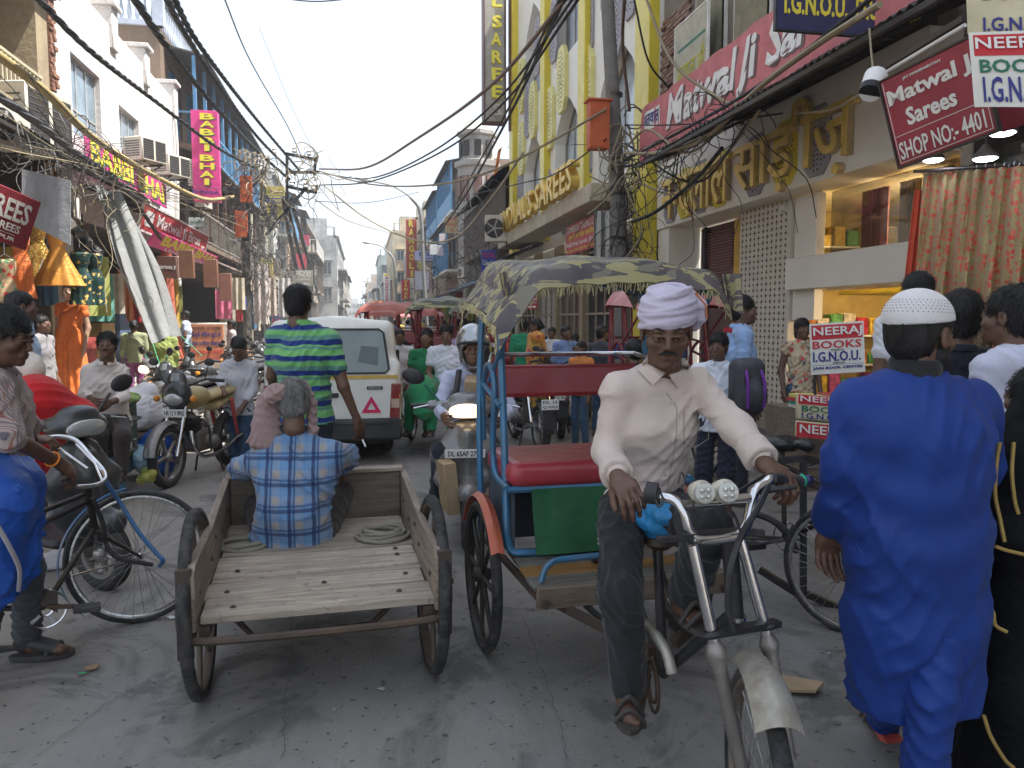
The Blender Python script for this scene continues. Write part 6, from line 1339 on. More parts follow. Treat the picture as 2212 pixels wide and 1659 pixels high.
def coil(label,c,n,r0,mt,lean=0,sc=1):
 c=V(c);pts=[];rnd_=random.Random(n)
 for i in range(n*14):a=i/14*2*math.pi;r_=r0*(1-.09*(i/14)+.06*math.sin(a*.37));pts.append(c+V((math.cos(a)*r_*sc,math.sin(a)*r_*.8,.012+i/14*.012+.006*math.sin(a*2.3))))
 return ob('rope_coil',label,'rope',MB().tube(pts,.0105,7),M('rope',(.24,.22,.17),.9,bump=.8,bsc=160))
p=P(828,1110,4.0);coil('coiled grey rope beside the seated man on the cart',(p.x,p.y,.46),4,.14,m_wood);p=P(505,1165,3.85);coil('loose loop of rope on the cart floor behind the plaid shirt',(p.x+.05,p.y,.455),2,.13,m_wood)
# ---- cycle rickshaw (local: passenger faces -y, origin on the ground under the rear axle)
m_rblue=M('rick_blue',(.035,.16,.30),.4,.1,dirt=.45,dcol=(.10,.09,.08),coat=.3,dsc=6);m_rred=M('vinyl_red',(.33,.035,.045),.38,var=.2,sc=3,coat=.2,bump=.04,dirt=.1,dcol=(.4,.18,.16));m_rr=M('rick_red',(.20,.02,.03),.45,.1,dirt=.35)
def rickshaw(label,loc,rz,frm,seat,can,near=False,roof='camo',spokes=24,flip=False,hood=True):
 t=thing('cycle_rickshaw',label,'rickshaw','cycle rickshaws',loc,rz);lk=dict(local=True)
 for sx in(-1,1):
  wheel(t,(sx*.52,0,.36),(1,0,0),.36,.022,8 if near else spokes,M('wheel_dark',(.05,.045,.04),.6,.3,dirt=.5)if near else None,.035,.014 if near else 0,tread=near)
  MB().sheet(lambda a,b:(sx*(.52+(b-.5)*.062),math.cos(.55+a*2.1)*-.405,.36+math.sin(.55+a*2.1)*(.405-.02*abs(b-.5)*2)),20,4,th=.004).put('mudguard',M('mudguard_orange',(.45,.10,.05),.4,.2,dirt=.4,dcol=(.3,.22,.18))if near else frm,t,**lk)
  MB().tube(arc([(sx*.45,.30,.98),(sx*.455,.28,1.25),(sx*.46,.12,1.38),(sx*.46,.0,1.33),(sx*.46,-.02,1.22),(sx*.46,.02,1.0),(sx*.455,-.02,.86),(sx*.455,-.26,.84)],5),.016).put('arm_rest',frm,t,**lk)
  MB().tube(arc([(sx*.44,.34,1.74),(sx*.47,.30,1.2),(sx*.47,.26,.5)],4),.017).put('rear_post',frm,t,**lk)
  MB().tube([(sx*.43,.02,1.76),(sx*.44,-.12,1.15),(sx*.44,-.16,.85)]+arc([(sx*.445,-.20,.62),(sx*.43,-.22,.545),(sx*.36,-.24,.53),(0,-.24,.53)],4),.018).put('front_post',frm,t,**lk)
  MB().tube([(sx*.455,-.12,1.2),(sx*.455,.28,1.28)],.014).put('brace',frm,t,**lk)
  MB().tube([(sx*.44,.3,.45),(sx*.40,-.7,.45)],.018).put('chassis_tube',m_iron,t,**lk)
 q=S(.02);q.rbox((0,.0,.89),(.44,.27,.055),None,.045);q.fx(lambda p,d:d-.012*np.exp(-(p[:,0]**2*4+p[:,1]**2*9)));sput('seat',q,.014,seat,t,**lk)
 MB().box((0,.33,1.28),(.86,.05,.17),(-.12,0,0),.02).put('backrest',seat,t,**lk)
 MB().tube([(-.46,.1,1.38),(-.4,.33,1.42),(.4,.33,1.42),(.46,.1,1.38)],.012).put('rail',m_chrome if near else frm,t,**lk)
 MB().b2((-.42,-.18,.50),(-.40,.3,.84)).b2((.40,-.18,.50),(.42,.3,.84)).b2((-.42,.28,.45),(.42,.3,.84)).put('seat_box',M('box_greyblue',(.06,.08,.11),.6,dirt=.4)if near else frm,t,**lk)
 MB().tube([(-.45,-.25,.83),(.45,-.25,.83)],.016).put('seat_rail',frm,t,**lk);
 if near:
  MB().sheet(lambda a,b:(-.35+.68*a+.02*b,-.285-.02*b+.006*math.sin(a*9+b*3),.835-.30*b),20,10,th=.004).put('green_flap',M('flap_green',(.02,.11,.045),.5,wrk=.25,dirt=.3,dcol=(.02,.05,.03)),t,**lk)
  MB().tube(arc([(-.40,-.62,.52),(-.36,-.60,.585),(-.25,-.58,.60),(.25,-.58,.60),(.36,-.60,.585),(.40,-.62,.52)],4),.013).put('foot_rail',frm,t,**lk)
  for i in range(4):MB().box((0,-.17-i*.135,.50),(.84+.01*i,.13,.02),(0,0,0),.003).put('floor_plank',woodm('plank_paint%d'%(i%2),((.22,.11,.03),(.14,.13,.11))[i%2],0,1,.6),t,**lk)
 else:MB().box((0,-.4,.50),(.82,.5,.02)).put('floor',m_wood,t,**lk)
 MB().box((0,-.665,.47),(.86,.03,.09),None,.004).put('floor_edge',m_wood,t,**lk)
 if hood:
  def cf(a,b,e=0):
   x=(a-.5)*.94-.015;y=.46-1.10*b;ed=max(0,abs(a-.5)*2-.80)/.20;ef=max(0,b-.93)/.07;eb=max(0,.08-b)/.08
   sg=.018*math.sin(a*17)*math.sin(b*6);return(x*(1-.0*ed),y+.04*ef,1.93-.04*abs(a-.5)*2-.05*(b-.4)**2*2-.12*ed**1.6-(.075+.004*math.sin(a*40))*ef-.1*eb+sg*.7-.06*b)
  MB().sheet(cf,60,40,th=.006).put('canopy',can,t,60,**lk)
  if near:
   for sx in(0,):MB().sheet(lambda a,b:V(cf(sx,a))+V(((-.05 if sx==0 else .03)*b*(1+a)+.012*math.sin(a*21)*b,-.02*b,(-.07-.06*a**1.5)*b+.01)),24,8,th=.005).put('side_curtain',can,t,60,**lk)
  for(b_,n_)in((1.0,90 if near else 0),):
   if n_:
    f=MB();rr_=random.Random(3)
    for i in range(n_*2):
     a=rr_.random();p_=V(cf(a,1.0));f.tube([p_,p_+V((rr_.uniform(-.012,.012),rr_.uniform(-.01,.01),-rr_.uniform(.015,.045)))],.0016,3)
    f.put('fringe',M('fringe_gold',(.45,.40,.22),.5),t,60,kind='stuff',**lk)
    f=MB()
    for i in range(260):
     b=rr_.random();p_=V(cf(0,b))+V((-.05*(1+b),-.02,-.06-.06*b**1.5));f.tube([p_,p_+V((rr_.uniform(-.012,.0),rr_.uniform(-.02,.02),-rr_.uniform(.015,.04)))],.0016,3)
    f.put('side_fringe',M('fringe_gold',(.45,.40,.22),.5),t,60,kind='stuff',**lk)
  for y in(.40,-.05,-.55):MB().tube(arc([(-.44,y,1.72),(-.40,y,1.77),(0,y,1.81),(.38,y,1.77),(.42,y,1.72)],4),.009).put('canopy_bow',frm,t,**lk)
  for sx in(-1,1):MB().tube([(sx*.44,.40,1.74),(sx*.44,-.52,1.72)],.009).put('canopy_rail',frm,t,**lk);MB().tube([(sx*.46,.1,1.3),(sx*.44,-.46,1.72)],.012).put('canopy_strut',frm,t,**lk)
  if near:MB().sheet(lambda a,b:(-.52+.03*b,-.50+.12*a,1.80-.16*b),6,5,th=.006).sheet(lambda a,b:(.42+.10*a+.02*b,-.58+.03*math.sin(a*8),1.80-.22*b*(.5+a*.5)),8,5,th=.006).put('canopy_flap',camo('camo_cloth'),t,**lk)
 return t
RK=rickshaw('blue framed cycle rickshaw with camouflage canopy and red seat',(1.07,3.66,0),R(3),m_rblue,m_rred,m_camo,near=True)
wk=P(1636,1742,2.04);wk.z=.335;hd=V((-.26,-.96,0)).normalized();axw=V((hd.y,-hd.x,0))
wheel(RK,wk,axw,.335,.021,32,M('rim_rusty',(.20,.17,.14),.5,.6,dirt=.5),.028,local=False,hubw=.045,tread=True)
fl0,fl1,fl2=P(1496,1178,2.06),P(1545,1400,2.05),P(1610,1700,2.02);fr0,fr1,fr2=P(1600,1165,2.16),P(1660,1385,2.15),P(1706,1640,2.10)
for a,b,c,r0 in((fl0,fl1,fl2,.0160),(fr0,fr1,fr2,.0152)):
 MB().tube([a,b],r0,16).put('fork_tube',m_chrome,RK);MB().tube([b+(a-b)*.06,b,b.lerp(c,.04),b.lerp(c,.08),b.lerp(c,.14),c],[.018,.026,.028,.024,.020,.018],16).put('fork_slider',M('fork_alu',(.25,.23,.21),.45,.6,dirt=.6,dcol=(.10,.08,.07),dsc=8),RK)
mg0=wk
def mgf(a,b):
 an=2.15-a*1.17;r_=.375;cx=V((hd.x,hd.y,0));w=.043+.013*a;s_=(b-.5)*2
 return wk+cx*(math.cos(an)*(r_-.035*s_*s_))*1.0+V((0,0,math.sin(an)*(r_-.035*s_*s_)))+axw*s_*w
MB().sheet(mgf,30,10,th=.003).put('front_mudguard',M('guard_worn',(.42,.40,.34),.45,.35,dirt=.75,dcol=(.17,.13,.11),dsc=7),RK,60)
HB=[P(1405,1072,2.12),P(1440,1075,2.10),P(1462,1085,2.09),P(1478,1110,2.08),P(1490,1150,2.08),P(1520,1166,2.09),P(1590,1158,2.12),P(1612,1135,2.14),P(1620,1105,2.16),P(1630,1062,2.18),P(1652,1045,2.20),P(1672,1033,2.22),P(1725,1040,2.28)]
MB().tube(arc(HB,5),.0145,12).put('handlebar',m_chrome,RK,60);MB().tube([P(1472,1092,2.09),P(1618,1075,2.16)],.0135,12).put('cross_bar',m_chrome,RK,60)
MB().cyl(P(1392,1070,2.125),P(1426,1073,2.11),.023).put('grip',m_black,RK);MB().cyl(P(1395,1062,2.12),P(1420,1066,2.11),.030,.03).put('bell_switch',m_black,RK);MB().cyl(P(1668,1034,2.21),P(1728,1040,2.285),.018).put('grip',m_black,RK)
MB().ball(P(1746,1036,2.29),.015).put('grip_end',M('bead_navy',(.02,.02,.08),.2),RK);MB().ring(P(1734,1037,2.29),P(1746,1036,2.29)-P(1728,1040,2.285),.014,.006,14,5).put('beads',M('bead_green',(.02,.35,.2),.3),RK)
MB().tube([P(1640,1062,2.19),P(1668,1058,2.18),P(1720,1052,2.2)],[.010,.009,.006]).put('brake_lever',m_black,RK)
hl=S(.012);hc=P(1540,1062,2.06);vx=(P(1560,1060,2.06)-P(1520,1062,2.06)).normalized();vf=V((-.12,-.97,.12)).normalized();Hm=Matrix((vx,-vf,vf.cross(vx)*-1)).transposed()
for s_ in(-1,1):hl.cap(hc+vx*s_*.031-vf*.045,hc+vx*s_*.031,.024,.033)
sput('headlamp_shell',hl,.004,M('lamp_shell',(.50,.47,.38),.5,dirt=.6,dcol=(.2,.13,.08),dsc=10),RK)
for s_ in(-1,1):
 e=MB().lathe(hc+vx*s_*.031+vf*.022,[(.029,.004),(.027,.012),(.02,.013)],18,vf).put('headlight',M('lens_dusty',(.45,.45,.42),.15,.3,dirt=.3),RK)
 for k in range(4):MB().ball(hc+vx*(s_*.031+math.cos(k*1.57+.8)*.012)+vf*.035+V((0,0,math.sin(k*1.57+.8)*.012)),.0075,8,6).put('led',M('led_glass',(.5,.5,.48),.1,.5),e)
MB().bar(P(1418,1166,2.20),P(1650,1150,2.20),.022,.014).put('top_yoke',m_black,RK);MB().bar(P(1470,1158,2.07),P(1625,1146,2.17),.034,.016).put('top_yoke',m_black,RK);MB().bar(P(1530,1400-30,2.05),P(1680,1345,2.16),.032,.018).put('lower_yoke',m_black,RK);MB().ring(P(1655,1350,2.15),fr1-fr0,.024,.009,16,6).ring(P(1538,1368,2.05),fl1-fl0,.024,.009,16,6).put('clamp',m_black,RK)
MB().tube([P(1575,1160,2.20),P(1590,1340,2.22)],.024,14).put('head_tube',m_black,RK);MB().lathe(P(1590,1338,2.22),[(.028,0),(.028,.012)],16).put('head_ring',m_chrome,RK)
fb=MB();SP=P(1420,1160,2.62);BB=P(1432,1455,2.55)
for a,b,r_ in((P(1580,1200,2.24),SP,.017),(P(1588,1320,2.24),BB,.018),(SP,BB,.017),(SP,V((1.02,3.5,.42)),.012),(BB,V((.85,3.5,.40)),.014),(BB,V((1.25,3.5,.40)),.014),(P(1410,1170,2.66),P(1455,1310,2.62),.008)):MB().tube([a,b],r_,10).put('frame_tube',m_black,RK)
MB().bar(V((.78,3.1,.40)),BB+V((0,.1,.03)),.03).put('chassis_bar',m_iron,RK)
MB().tube(arc([P(1392,1342,2.55),P(1415,1370,2.5),P(1440,1410,2.46),P(1452,1455,2.44)],5),[.012]*5+[.018]*11,10).put('chain_guard',M('guard_worn',(.42,.40,.34),.45,.35),RK)
MB().ring(P(1410,1480,2.56),V((1,-.15,0)),.085,.006,28,5).ring(P(1410,1480,2.56),V((1,-.15,0)),.055,.005,20,5).put('chainring',m_iron,RK,60)
MB().bar(P(1400,1455,2.52),P(1378,1560,2.50),.018).put('crank',m_iron,RK);MB().bar(P(1455,1390,2.45),P(1505,1345,2.5),.03).put('crank',m_iron,RK);MB().box(P(1362,1560,2.52),(.09,.06,.022)).put('pedal',m_black,RK);MB().box(P(1480,1350,2.52),(.09,.07,.022)).put('pedal',m_black,RK)
sd=S(.02);sd.ell(P(1428,1118,2.62),(.10,.13,.055));sd.ell(P(1432,1105,2.52),(.05,.10,.04));sd.ell(P(1420,1152,2.60),(.035,.035,.045));sd.wrinkle(.006,40,3);sput('saddle',sd,.007,M('bag_blue',(.03,.22,.48),.35,wrk=.6),RK)
MB().lathe(P(1425,1172,2.60),[(.03,-.02),(.055,.0),(.05,.02),(.02,.03)],14).put('saddle_base',m_iron,RK)
for pts,r_ in(([P(1660,1050,2.19),P(1635,1100,2.1),P(1600,1160,2.02),P(1578,1230,2.0),P(1572,1310,2.02),P(1585,1365,2.03)],.009),([P(1500,1065,2.05),P(1498,1100,2.05),P(1512,1118,2.06)],.003),([P(1560,1095,2.08),P(1585,1110,2.1),P(1600,1150,2.1)],.004),([P(1425,1055,2.1),P(1432,1085,2.08),P(1422,1095,2.08),P(1416,1075,2.09)],.003),([P(1465,1045,2.1),P(1472,1020,2.12),P(1480,1040,2.12),P(1470,1055,2.1)],.002)):MB().tube(arc(pts,5),r_,7).put('brake_cable',m_black,RK)
m_crd=M('canopy_red',(.38,.12,.10),.7,dirt=.35,dcol=(.35,.25,.2),wrk=.3);m_crp=M('canopy_pinkred',(.42,.10,.11),.45,dirt=.5,dcol=(.45,.35,.32),wrk=.2)
R2_=rickshaw('camouflage canopied rickshaw carrying the woman in green',(1.12,10.2,0),R(-14),m_rr,m_rred,camo('camo_cloth2',((.05,.05,.04),(.26,.24,.12),(.14,.13,.09))))
R3_=rickshaw('rickshaw with dull red canopy behind the van',(.55,13.0,0),R(-10),m_rr,m_rred,m_crd);R3_.location=(.45,13.0,0)
R4_=rickshaw('empty rickshaw with glossy faded red roof behind the near one',(3.0,7.4,0),R(4),m_rr,M('seat_blue',(.03,.10,.24),.5),m_crp)
g_=MB()
for i in range(9):g_.tube([(-.42+i*.105,.30,1.05),(-.42+i*.105,.34,1.75)],.011)
g_.put('bar_panel',m_rr,R4_,local=True,kind='stuff')
for i,(x,y,rz,cm)in enumerate(((2.1,13.5,5,m_camo),(1.2,17.5,-8,m_crd),(2.6,19,5,camo('camo_cloth2')),(.6,23,0,m_crd),(2.3,27,0,m_crp),(.9,31,4,m_crd),(2.0,38,0,m_crp))):
 q=dup(R3_,(x,y,0),R(rz),'far rickshaw in the traffic queue, %s behind the red canopied one'%['first','second','third','fourth','fifth','sixth','seventh'][i])
 for ch in q.children:
  if ch.name.startswith('canopy')and 'bow' not in ch.name and 'rail' not in ch.name and 'strut' not in ch.name:ch.material_slots[0].link='OBJECT';ch.material_slots[0].material=cm
  # ---- van
VN=thing('van','dirty white van seen from behind with red triangle sticker','van',None,(-.33,8.6,0),R(1.5));lk=dict(local=True)
m_van=M('van_white',(.68,.67,.62),.35,var=.04,dirt=.3,dcol=(.45,.40,.32),coat=.3,bump=.02)
vb=S(.03);vb.rbox((0,1.75,.78),(.735,1.75,.40),None,.09,k=.05)
vb.tor((0,.40,1.32),(0,2.9,1.34),(.66,.32),(.64,.32),(1,0,0),k=.10);vb.rbox((0,1.7,1.28),(.68,1.50,.32),None,.10,k=.08)
vb.fx(lambda p,d:np.maximum(d,-(p[:,1]-(-.0+.20*np.clip(p[:,2]-.95,0,1)))));vb.cut((0,0,.42),(0,0,-1));sput('body',vb,.022,m_van,VN,**lk)
def rear(x,z):return(x,.20*max(0,z-.95)-.004,z)
pl=[(-.56,1.02),(.56,1.02),(.60,1.06),(.55,1.46),(.50,1.50),(-.50,1.50),(-.55,1.46),(-.60,1.06)]
w=MB().prism([V(rear(*q))+V((0,-.004,0))for q in pl],(0,.01,0)).put('rear_window',glass('glass_rear',(.16,.21,.20),.08),VN,**lk)
MB().tube([V(rear(*q))+V((0,-.006,0))for q in pl],.013,6,closed=True).put('seal',m_black,w,**lk)
MB().b2((-.50,.05,1.10),(-.48,.06,1.35));MB().prism([V(rear(*q))+V((0,-.007,0))for q in((.26,1.14),(.48,1.10),(.49,1.30),(.30,1.32))],(0,.002,0)).put('painted_reflection',glass('glass_dark',(.03,.05,.05),.1),VN,**lk)  # dark glass patch painted on as a reflection in the rear window
MB().b2((-.70,-.006,.955),(.70,.0,.995)).put('yellow_stripe',M('stripe_yellow',(.55,.36,.08),.5),VN,**lk)
for sx in(-1,1):
 q=MB();q.box((sx*.665,-.0,.70),(.11,.03,.40),(0,sx*.06,0),.012);tl_=q.put('tail_light',M('tail_red',(.22,.03,.025),.2,dirt=.3,dcol=(.4,.3,.25),coat=.5),VN,**lk);MB().box((sx*.665,-.016,.68),(.09,.01,.10)).put('clear_lens',M('lens_clear',(.45,.35,.28),.2),tl_,**lk)
 wheel(VN,(sx*.60,.85,.28),(1,0,0),.28,.07,0,m_rim,.1,.02)
MB().box((0,-.05,.40),(1.46,.12,.24),None,.03).put('bumper',M('bumper_black',(.03,.03,.032),.6,dirt=.3),VN,**lk);MB().box((0,-.1,.47),(1.2,.03,.03),None,.008).put('bumper_step',m_black,VN,**lk);MB().b2((-.62,.1,.22),(.62,3.2,.44)).put('underbody',m_dark,VN,**lk)
MB().box((-.12,-.012,.78),(.34,.03,.05),None,.01).put('handle',m_black,VN,**lk)
tri=MB()
for k in range(3):
 a0,a1=math.pi/2+k*2.0944,math.pi/2+(k+1)*2.0944;c0=V((.40,-.008,.64))
 f=lambda a,r_:c0+V((math.cos(a)*r_,0,math.sin(a)*r_));tri.add([f(a0,.125),f(a1,.125),f(a1,.055),f(a0,.055)],[(0,1,2,3)])
tri.put('warning_triangle',M('sticker_pink',(.62,.02,.10),.5),VN,**lk)
MB().box((.44,-.008,.855),(.17,.008,.036)).put('badge',m_black,VN,**lk);me_,lo_,hi_=tmesh('EECO',.5,.02,.15)
m2=me_.copy();[setattr(v,'co',V((.37+(v.co.x-lo_[0])*.055,-.013,.842+(v.co.y-lo_[1])*.034)))for v in m2 .vertices];m2 .materials.clear();link('lettering',m2,m_wht,VN,local=True)
MB().box((.86,2.4,1.08),(.05,.05,.22),None,.02).tube([(.74,2.5,1.0),(.86,2.42,1.05)],.012).put('mirror',m_black,VN,**lk)
# ---- motorcycle (local: front wheel toward -y)
def plate(par,c,w,h,s,n=(0,-1,0),mt=None,r=0,local=True):
 c=V(c);n=V(n).normalized();ex=V((0,0,1)).cross(n)*1;ex=(n.cross(V((0,0,1)))).normalized()*-1;ez=n.cross(ex);ez=ez if ez.z>0 else-ez
 p=MB().box(c,(w,.006,h),Matrix((ex,-n,ez)).transposed(),.002).put('number_plate',m_wht,par,local=local)
 rows=s.split('|')
 for i,t_ in enumerate(rows):
  me,lo,hi=tmesh(t_,.5,.02);hh=h/len(rows)*.62;sx=w*.84/max(hi[0]-lo[0],.01);sy=hh/max(hi[1]-lo[1],.01);m2=me.copy();z0=h/2-h/len(rows)*(i+1)+h/len(rows)*.19
  for v in m2 .vertices:v.co=c+ex*(-w*.42+(v.co.x-lo[0])*sx)+ez*(z0+(v.co.y-lo[1])*sy)+n*(.0035+.001*(v.co.z+.5))
  m2 .materials.clear();link('lettering',m2,m_dark,p,local=local)
def motorcycle(label,loc,rz,tank,seat,pl=None,plr=None,group='parked motorcycles',fair=True,lean=0,detail=True):
 t=thing('motorcycle',label,'motorcycle',group,loc,rz);t.rotation_euler=(0,lean,rz);lk=dict(local=True);X=(1,0,0)
 wheel(t,(0,-.62,.30),X,.30,.038,5,m_rim,.05,.022);wheel(t,(0,.60,.30),X,.30,.045,5,m_rim,.06,.022)
 for sx in(-1,1):
  MB().tube([(sx*.085,-.60,.30),(sx*.085,-.50,.55),(sx*.085,-.36,.88)],[.024,.018,.016],10).put('fork',m_chrome,t,**lk)
  MB().tube(arc([(0,-.34,.94),(sx*.12,-.35,.97),(sx*.24,-.28,1.02),(sx*.36,-.20,1.00)],4),.012).put('handlebar',m_black,t,**lk);MB().cyl((sx*.26,-.265,1.015),(sx*.38,-.19,1.0),.019).put('grip',m_black,t,**lk)
  MB().tube([(sx*.22,-.28,1.02),(sx*.27,-.30,1.15)],.006).put('mirror_stem',m_black,t,**lk);MB().ball((sx*.29,-.31,1.19),(.055,.012,.038)).put('mirror',m_black,t,**lk)
  MB().lathe((sx*.16,-.44,.84),[(.02,0),(.034,.02),(.03,.05),(.01,.06)],10,(sx,-.3,0)).put('indicator',M('amber',(.6,.22,.03),.3),t,**lk)
  MB().tube([(sx*.13,.45,.75),(sx*.12,.60,.32)],[.026,.018]).put('shock_absorber',M('spring_red',(.45,.08,.07),.5)if fair else m_chrome,t,**lk)
  MB().bar((sx*.1,.05,.33),(sx*.2,.03,.31),.03).put('foot_peg',m_black,t,**lk)
 q=S(.03);q.ell((0,-.10,.82),(.12,.25,.115));q.ell((0,-.18,.84),(.135,.14,.10));sput('fuel_tank',q,.014,tank,t,**lk)
 q=S(.03);q.tor((0,.10,.80),(0,.70,.84),(.11,.05),(.12,.05),(1,0,0));sput('seat',q,.014,seat,t,**lk)
 q=S(.03);q.tor((0,.25,.70),(0,.80,.78),(.11,.06),(.07,.045),(1,0,0));sput('side_cover',q,.015,tank if fair else m_black,t,**lk);MB().ball((0,.84,.76),(.06,.04,.045)).put('tail_light',M('tail_red2',(.5,.02,.02),.2),t,**lk)
 q=S(.02);q.rbox((0,-.08,.38),(.11,.14,.11),None,.03);q.cap((0,-.16,.45),(0,-.20,.62),.075,.07);q.cap((-.15,-.02,.36),(.15,-.02,.36),.075);sput('engine',q,.016,M('engine_grey',(.14,.13,.12),.5,.5,dirt=.6),t,**lk)
 en=MB();[en.box((0,-.17-i*.006,.50+i*.022),(.19,.17,.006),(.25,0,0))for i in range(6)];en.put('cooling_fins',m_steel,t,**lk)
 MB().tube(arc([(.06,-.28,.50),(.10,-.30,.34),(.13,-.15,.22),(.14,.25,.24),(.15,.45,.30)],4)+[V((.155,.52,.32)),V((.17,.92,.40))],[.018]*17+[.038,.034],10).put('exhaust',m_chrome,t,**lk)
 MB().tube([(0,-.38,.85),(0,-.22,.45),(0,.1,.28),(0,.45,.32),(0,.60,.31)],.022).tube([(0,-.36,.84),(0,.3,.74),(0,.7,.78)],.018).put('frame_tube',m_black,t,**lk)
 fd=lambda c,a0,a1,w_,mt:MB().sheet(lambda a,b:(w_*(b-.5)*2,c[1]+math.cos(a0+(a1-a0)*a)*(.345-.03*(2*b-1)**2),c[2]+math.sin(a0+(a1-a0)*a)*(.345-.03*(2*b-1)**2)),16,6,th=.004).put('mudguard',mt,t,60,**lk)
 fd((0,-.62,.30),.9,3.0,.06,M('guard_silver',(.30,.29,.28),.4,.4,dirt=.5)if fair else m_black);fd((0,.60,.30),-.1,1.7,.075,m_black)
 if fair:
  q=S(.025);q.ell((0,-.42,.88),(.15,.10,.15));q.ell((0,-.40,1.00),(.10,.05,.12));q.ell((0,-.56,.9),(.10,.05,.05),k=.03,op='-');sput('fairing',q,.012,M('fairing_black',(.035,.035,.037),.3,dirt=.5,coat=.3),t,**lk)
  q=S(.02);q.ell((0,-.478,.84),(.105,.05,.068));sput('headlight',q,.010,M('lens_grey',(.42,.43,.42),.12,.3,dirt=.3),t,**lk)
  MB().sheet(lambda a,b:((a-.5)*(.15-.04*b),-.495+.05*b+.03*(2*a-1)**2,.93+.16*b),8,6,th=.004).put('windscreen',glass('visor',(.2,.21,.2),.15),t,60,**lk)
 else:MB().lathe((0,-.40,.88),[(.06,-.06),(.085,-.01),(.085,.03),(.07,.045)],18,(0,-1,0)).put('headlight',m_chrome,t,**lk)
 MB().tube([(-.2,-.30,.62),(-.26,-.30,.55),(-.25,-.25,.30),(-.1,-.2,.26)],.012).tube([(.2,-.30,.62),(.26,-.30,.55),(.25,-.25,.30),(.1,-.2,.26)],.012).tube([(-.2,-.30,.62),(.2,-.30,.62)],.012).put('crash_guard',m_black,t,**lk)
 MB().tube([(-.08,.12,.30),(-.16,.18,.01)],.012).tube([(.08,.12,.30),(.16,.18,.01)],.012).put('stand',m_steel,t,**lk)
 if pl:plate(t,(0,-.47 if fair else-.66,.70),.24,.075,pl)
 if plr:plate(t,(0,.96,.62),.21,.12,plr,(0,1,0));MB().sheet(lambda a,b:((a-.5)*.15,.90+.05*b,.58-.25*b),4,4,th=.006).put('mud_flap',m_black,t,**lk)
 return t
m_seat=M('seat_tan',(.42,.33,.15),.5,dirt=.2)
MC=motorcycle('dusty motorcycle with tan seat cover and white number plate in sun',(-1.68,8.35,0),R(-17),M('tank_tan',(.44,.35,.17),.45,dirt=.2),m_seat,'HR 12 V 8902')
mb_=motorcycle('black motorcycle parked second behind the tan seated one',(-2.15,10.1,0),R(-25),M('tank_black',(.03,.03,.032),.2,coat=.5),m_black)
mr_=motorcycle('red and black motorcycle behind the near rickshaw showing its rear plate',(2.05,9.6,0),R(184),M('tank_red',(.35,.02,.02),.2,coat=.5),m_black,None,'DL 1S|Q 9763',fair=False)
for i,(x,y,rz)in enumerate(((-2.3,12.2,-30),(-1.9,13.4,-22),(-2.2,15.4,-35),(-2.0,17.5,-28),(-2.4,20,-30),(-2.6,23,-25),(-2.2,27,-20))):dup(mb_,(x,y,0),R(rz),'dark motorcycle parked in the sunny left row, %s after the black one'%['first','second','third','fourth','fifth','sixth','seventh'][i])
for i,(x,y,rz)in enumerate(((2.7,10.6,170),(3.4,11.5,160),(3.5,14,175),(3.9,17,190))):dup(mr_,(x,y,0),R(rz),'red motorcycle parked on the right side, %s behind the plated one'%['first','second','third','fourth'][i])
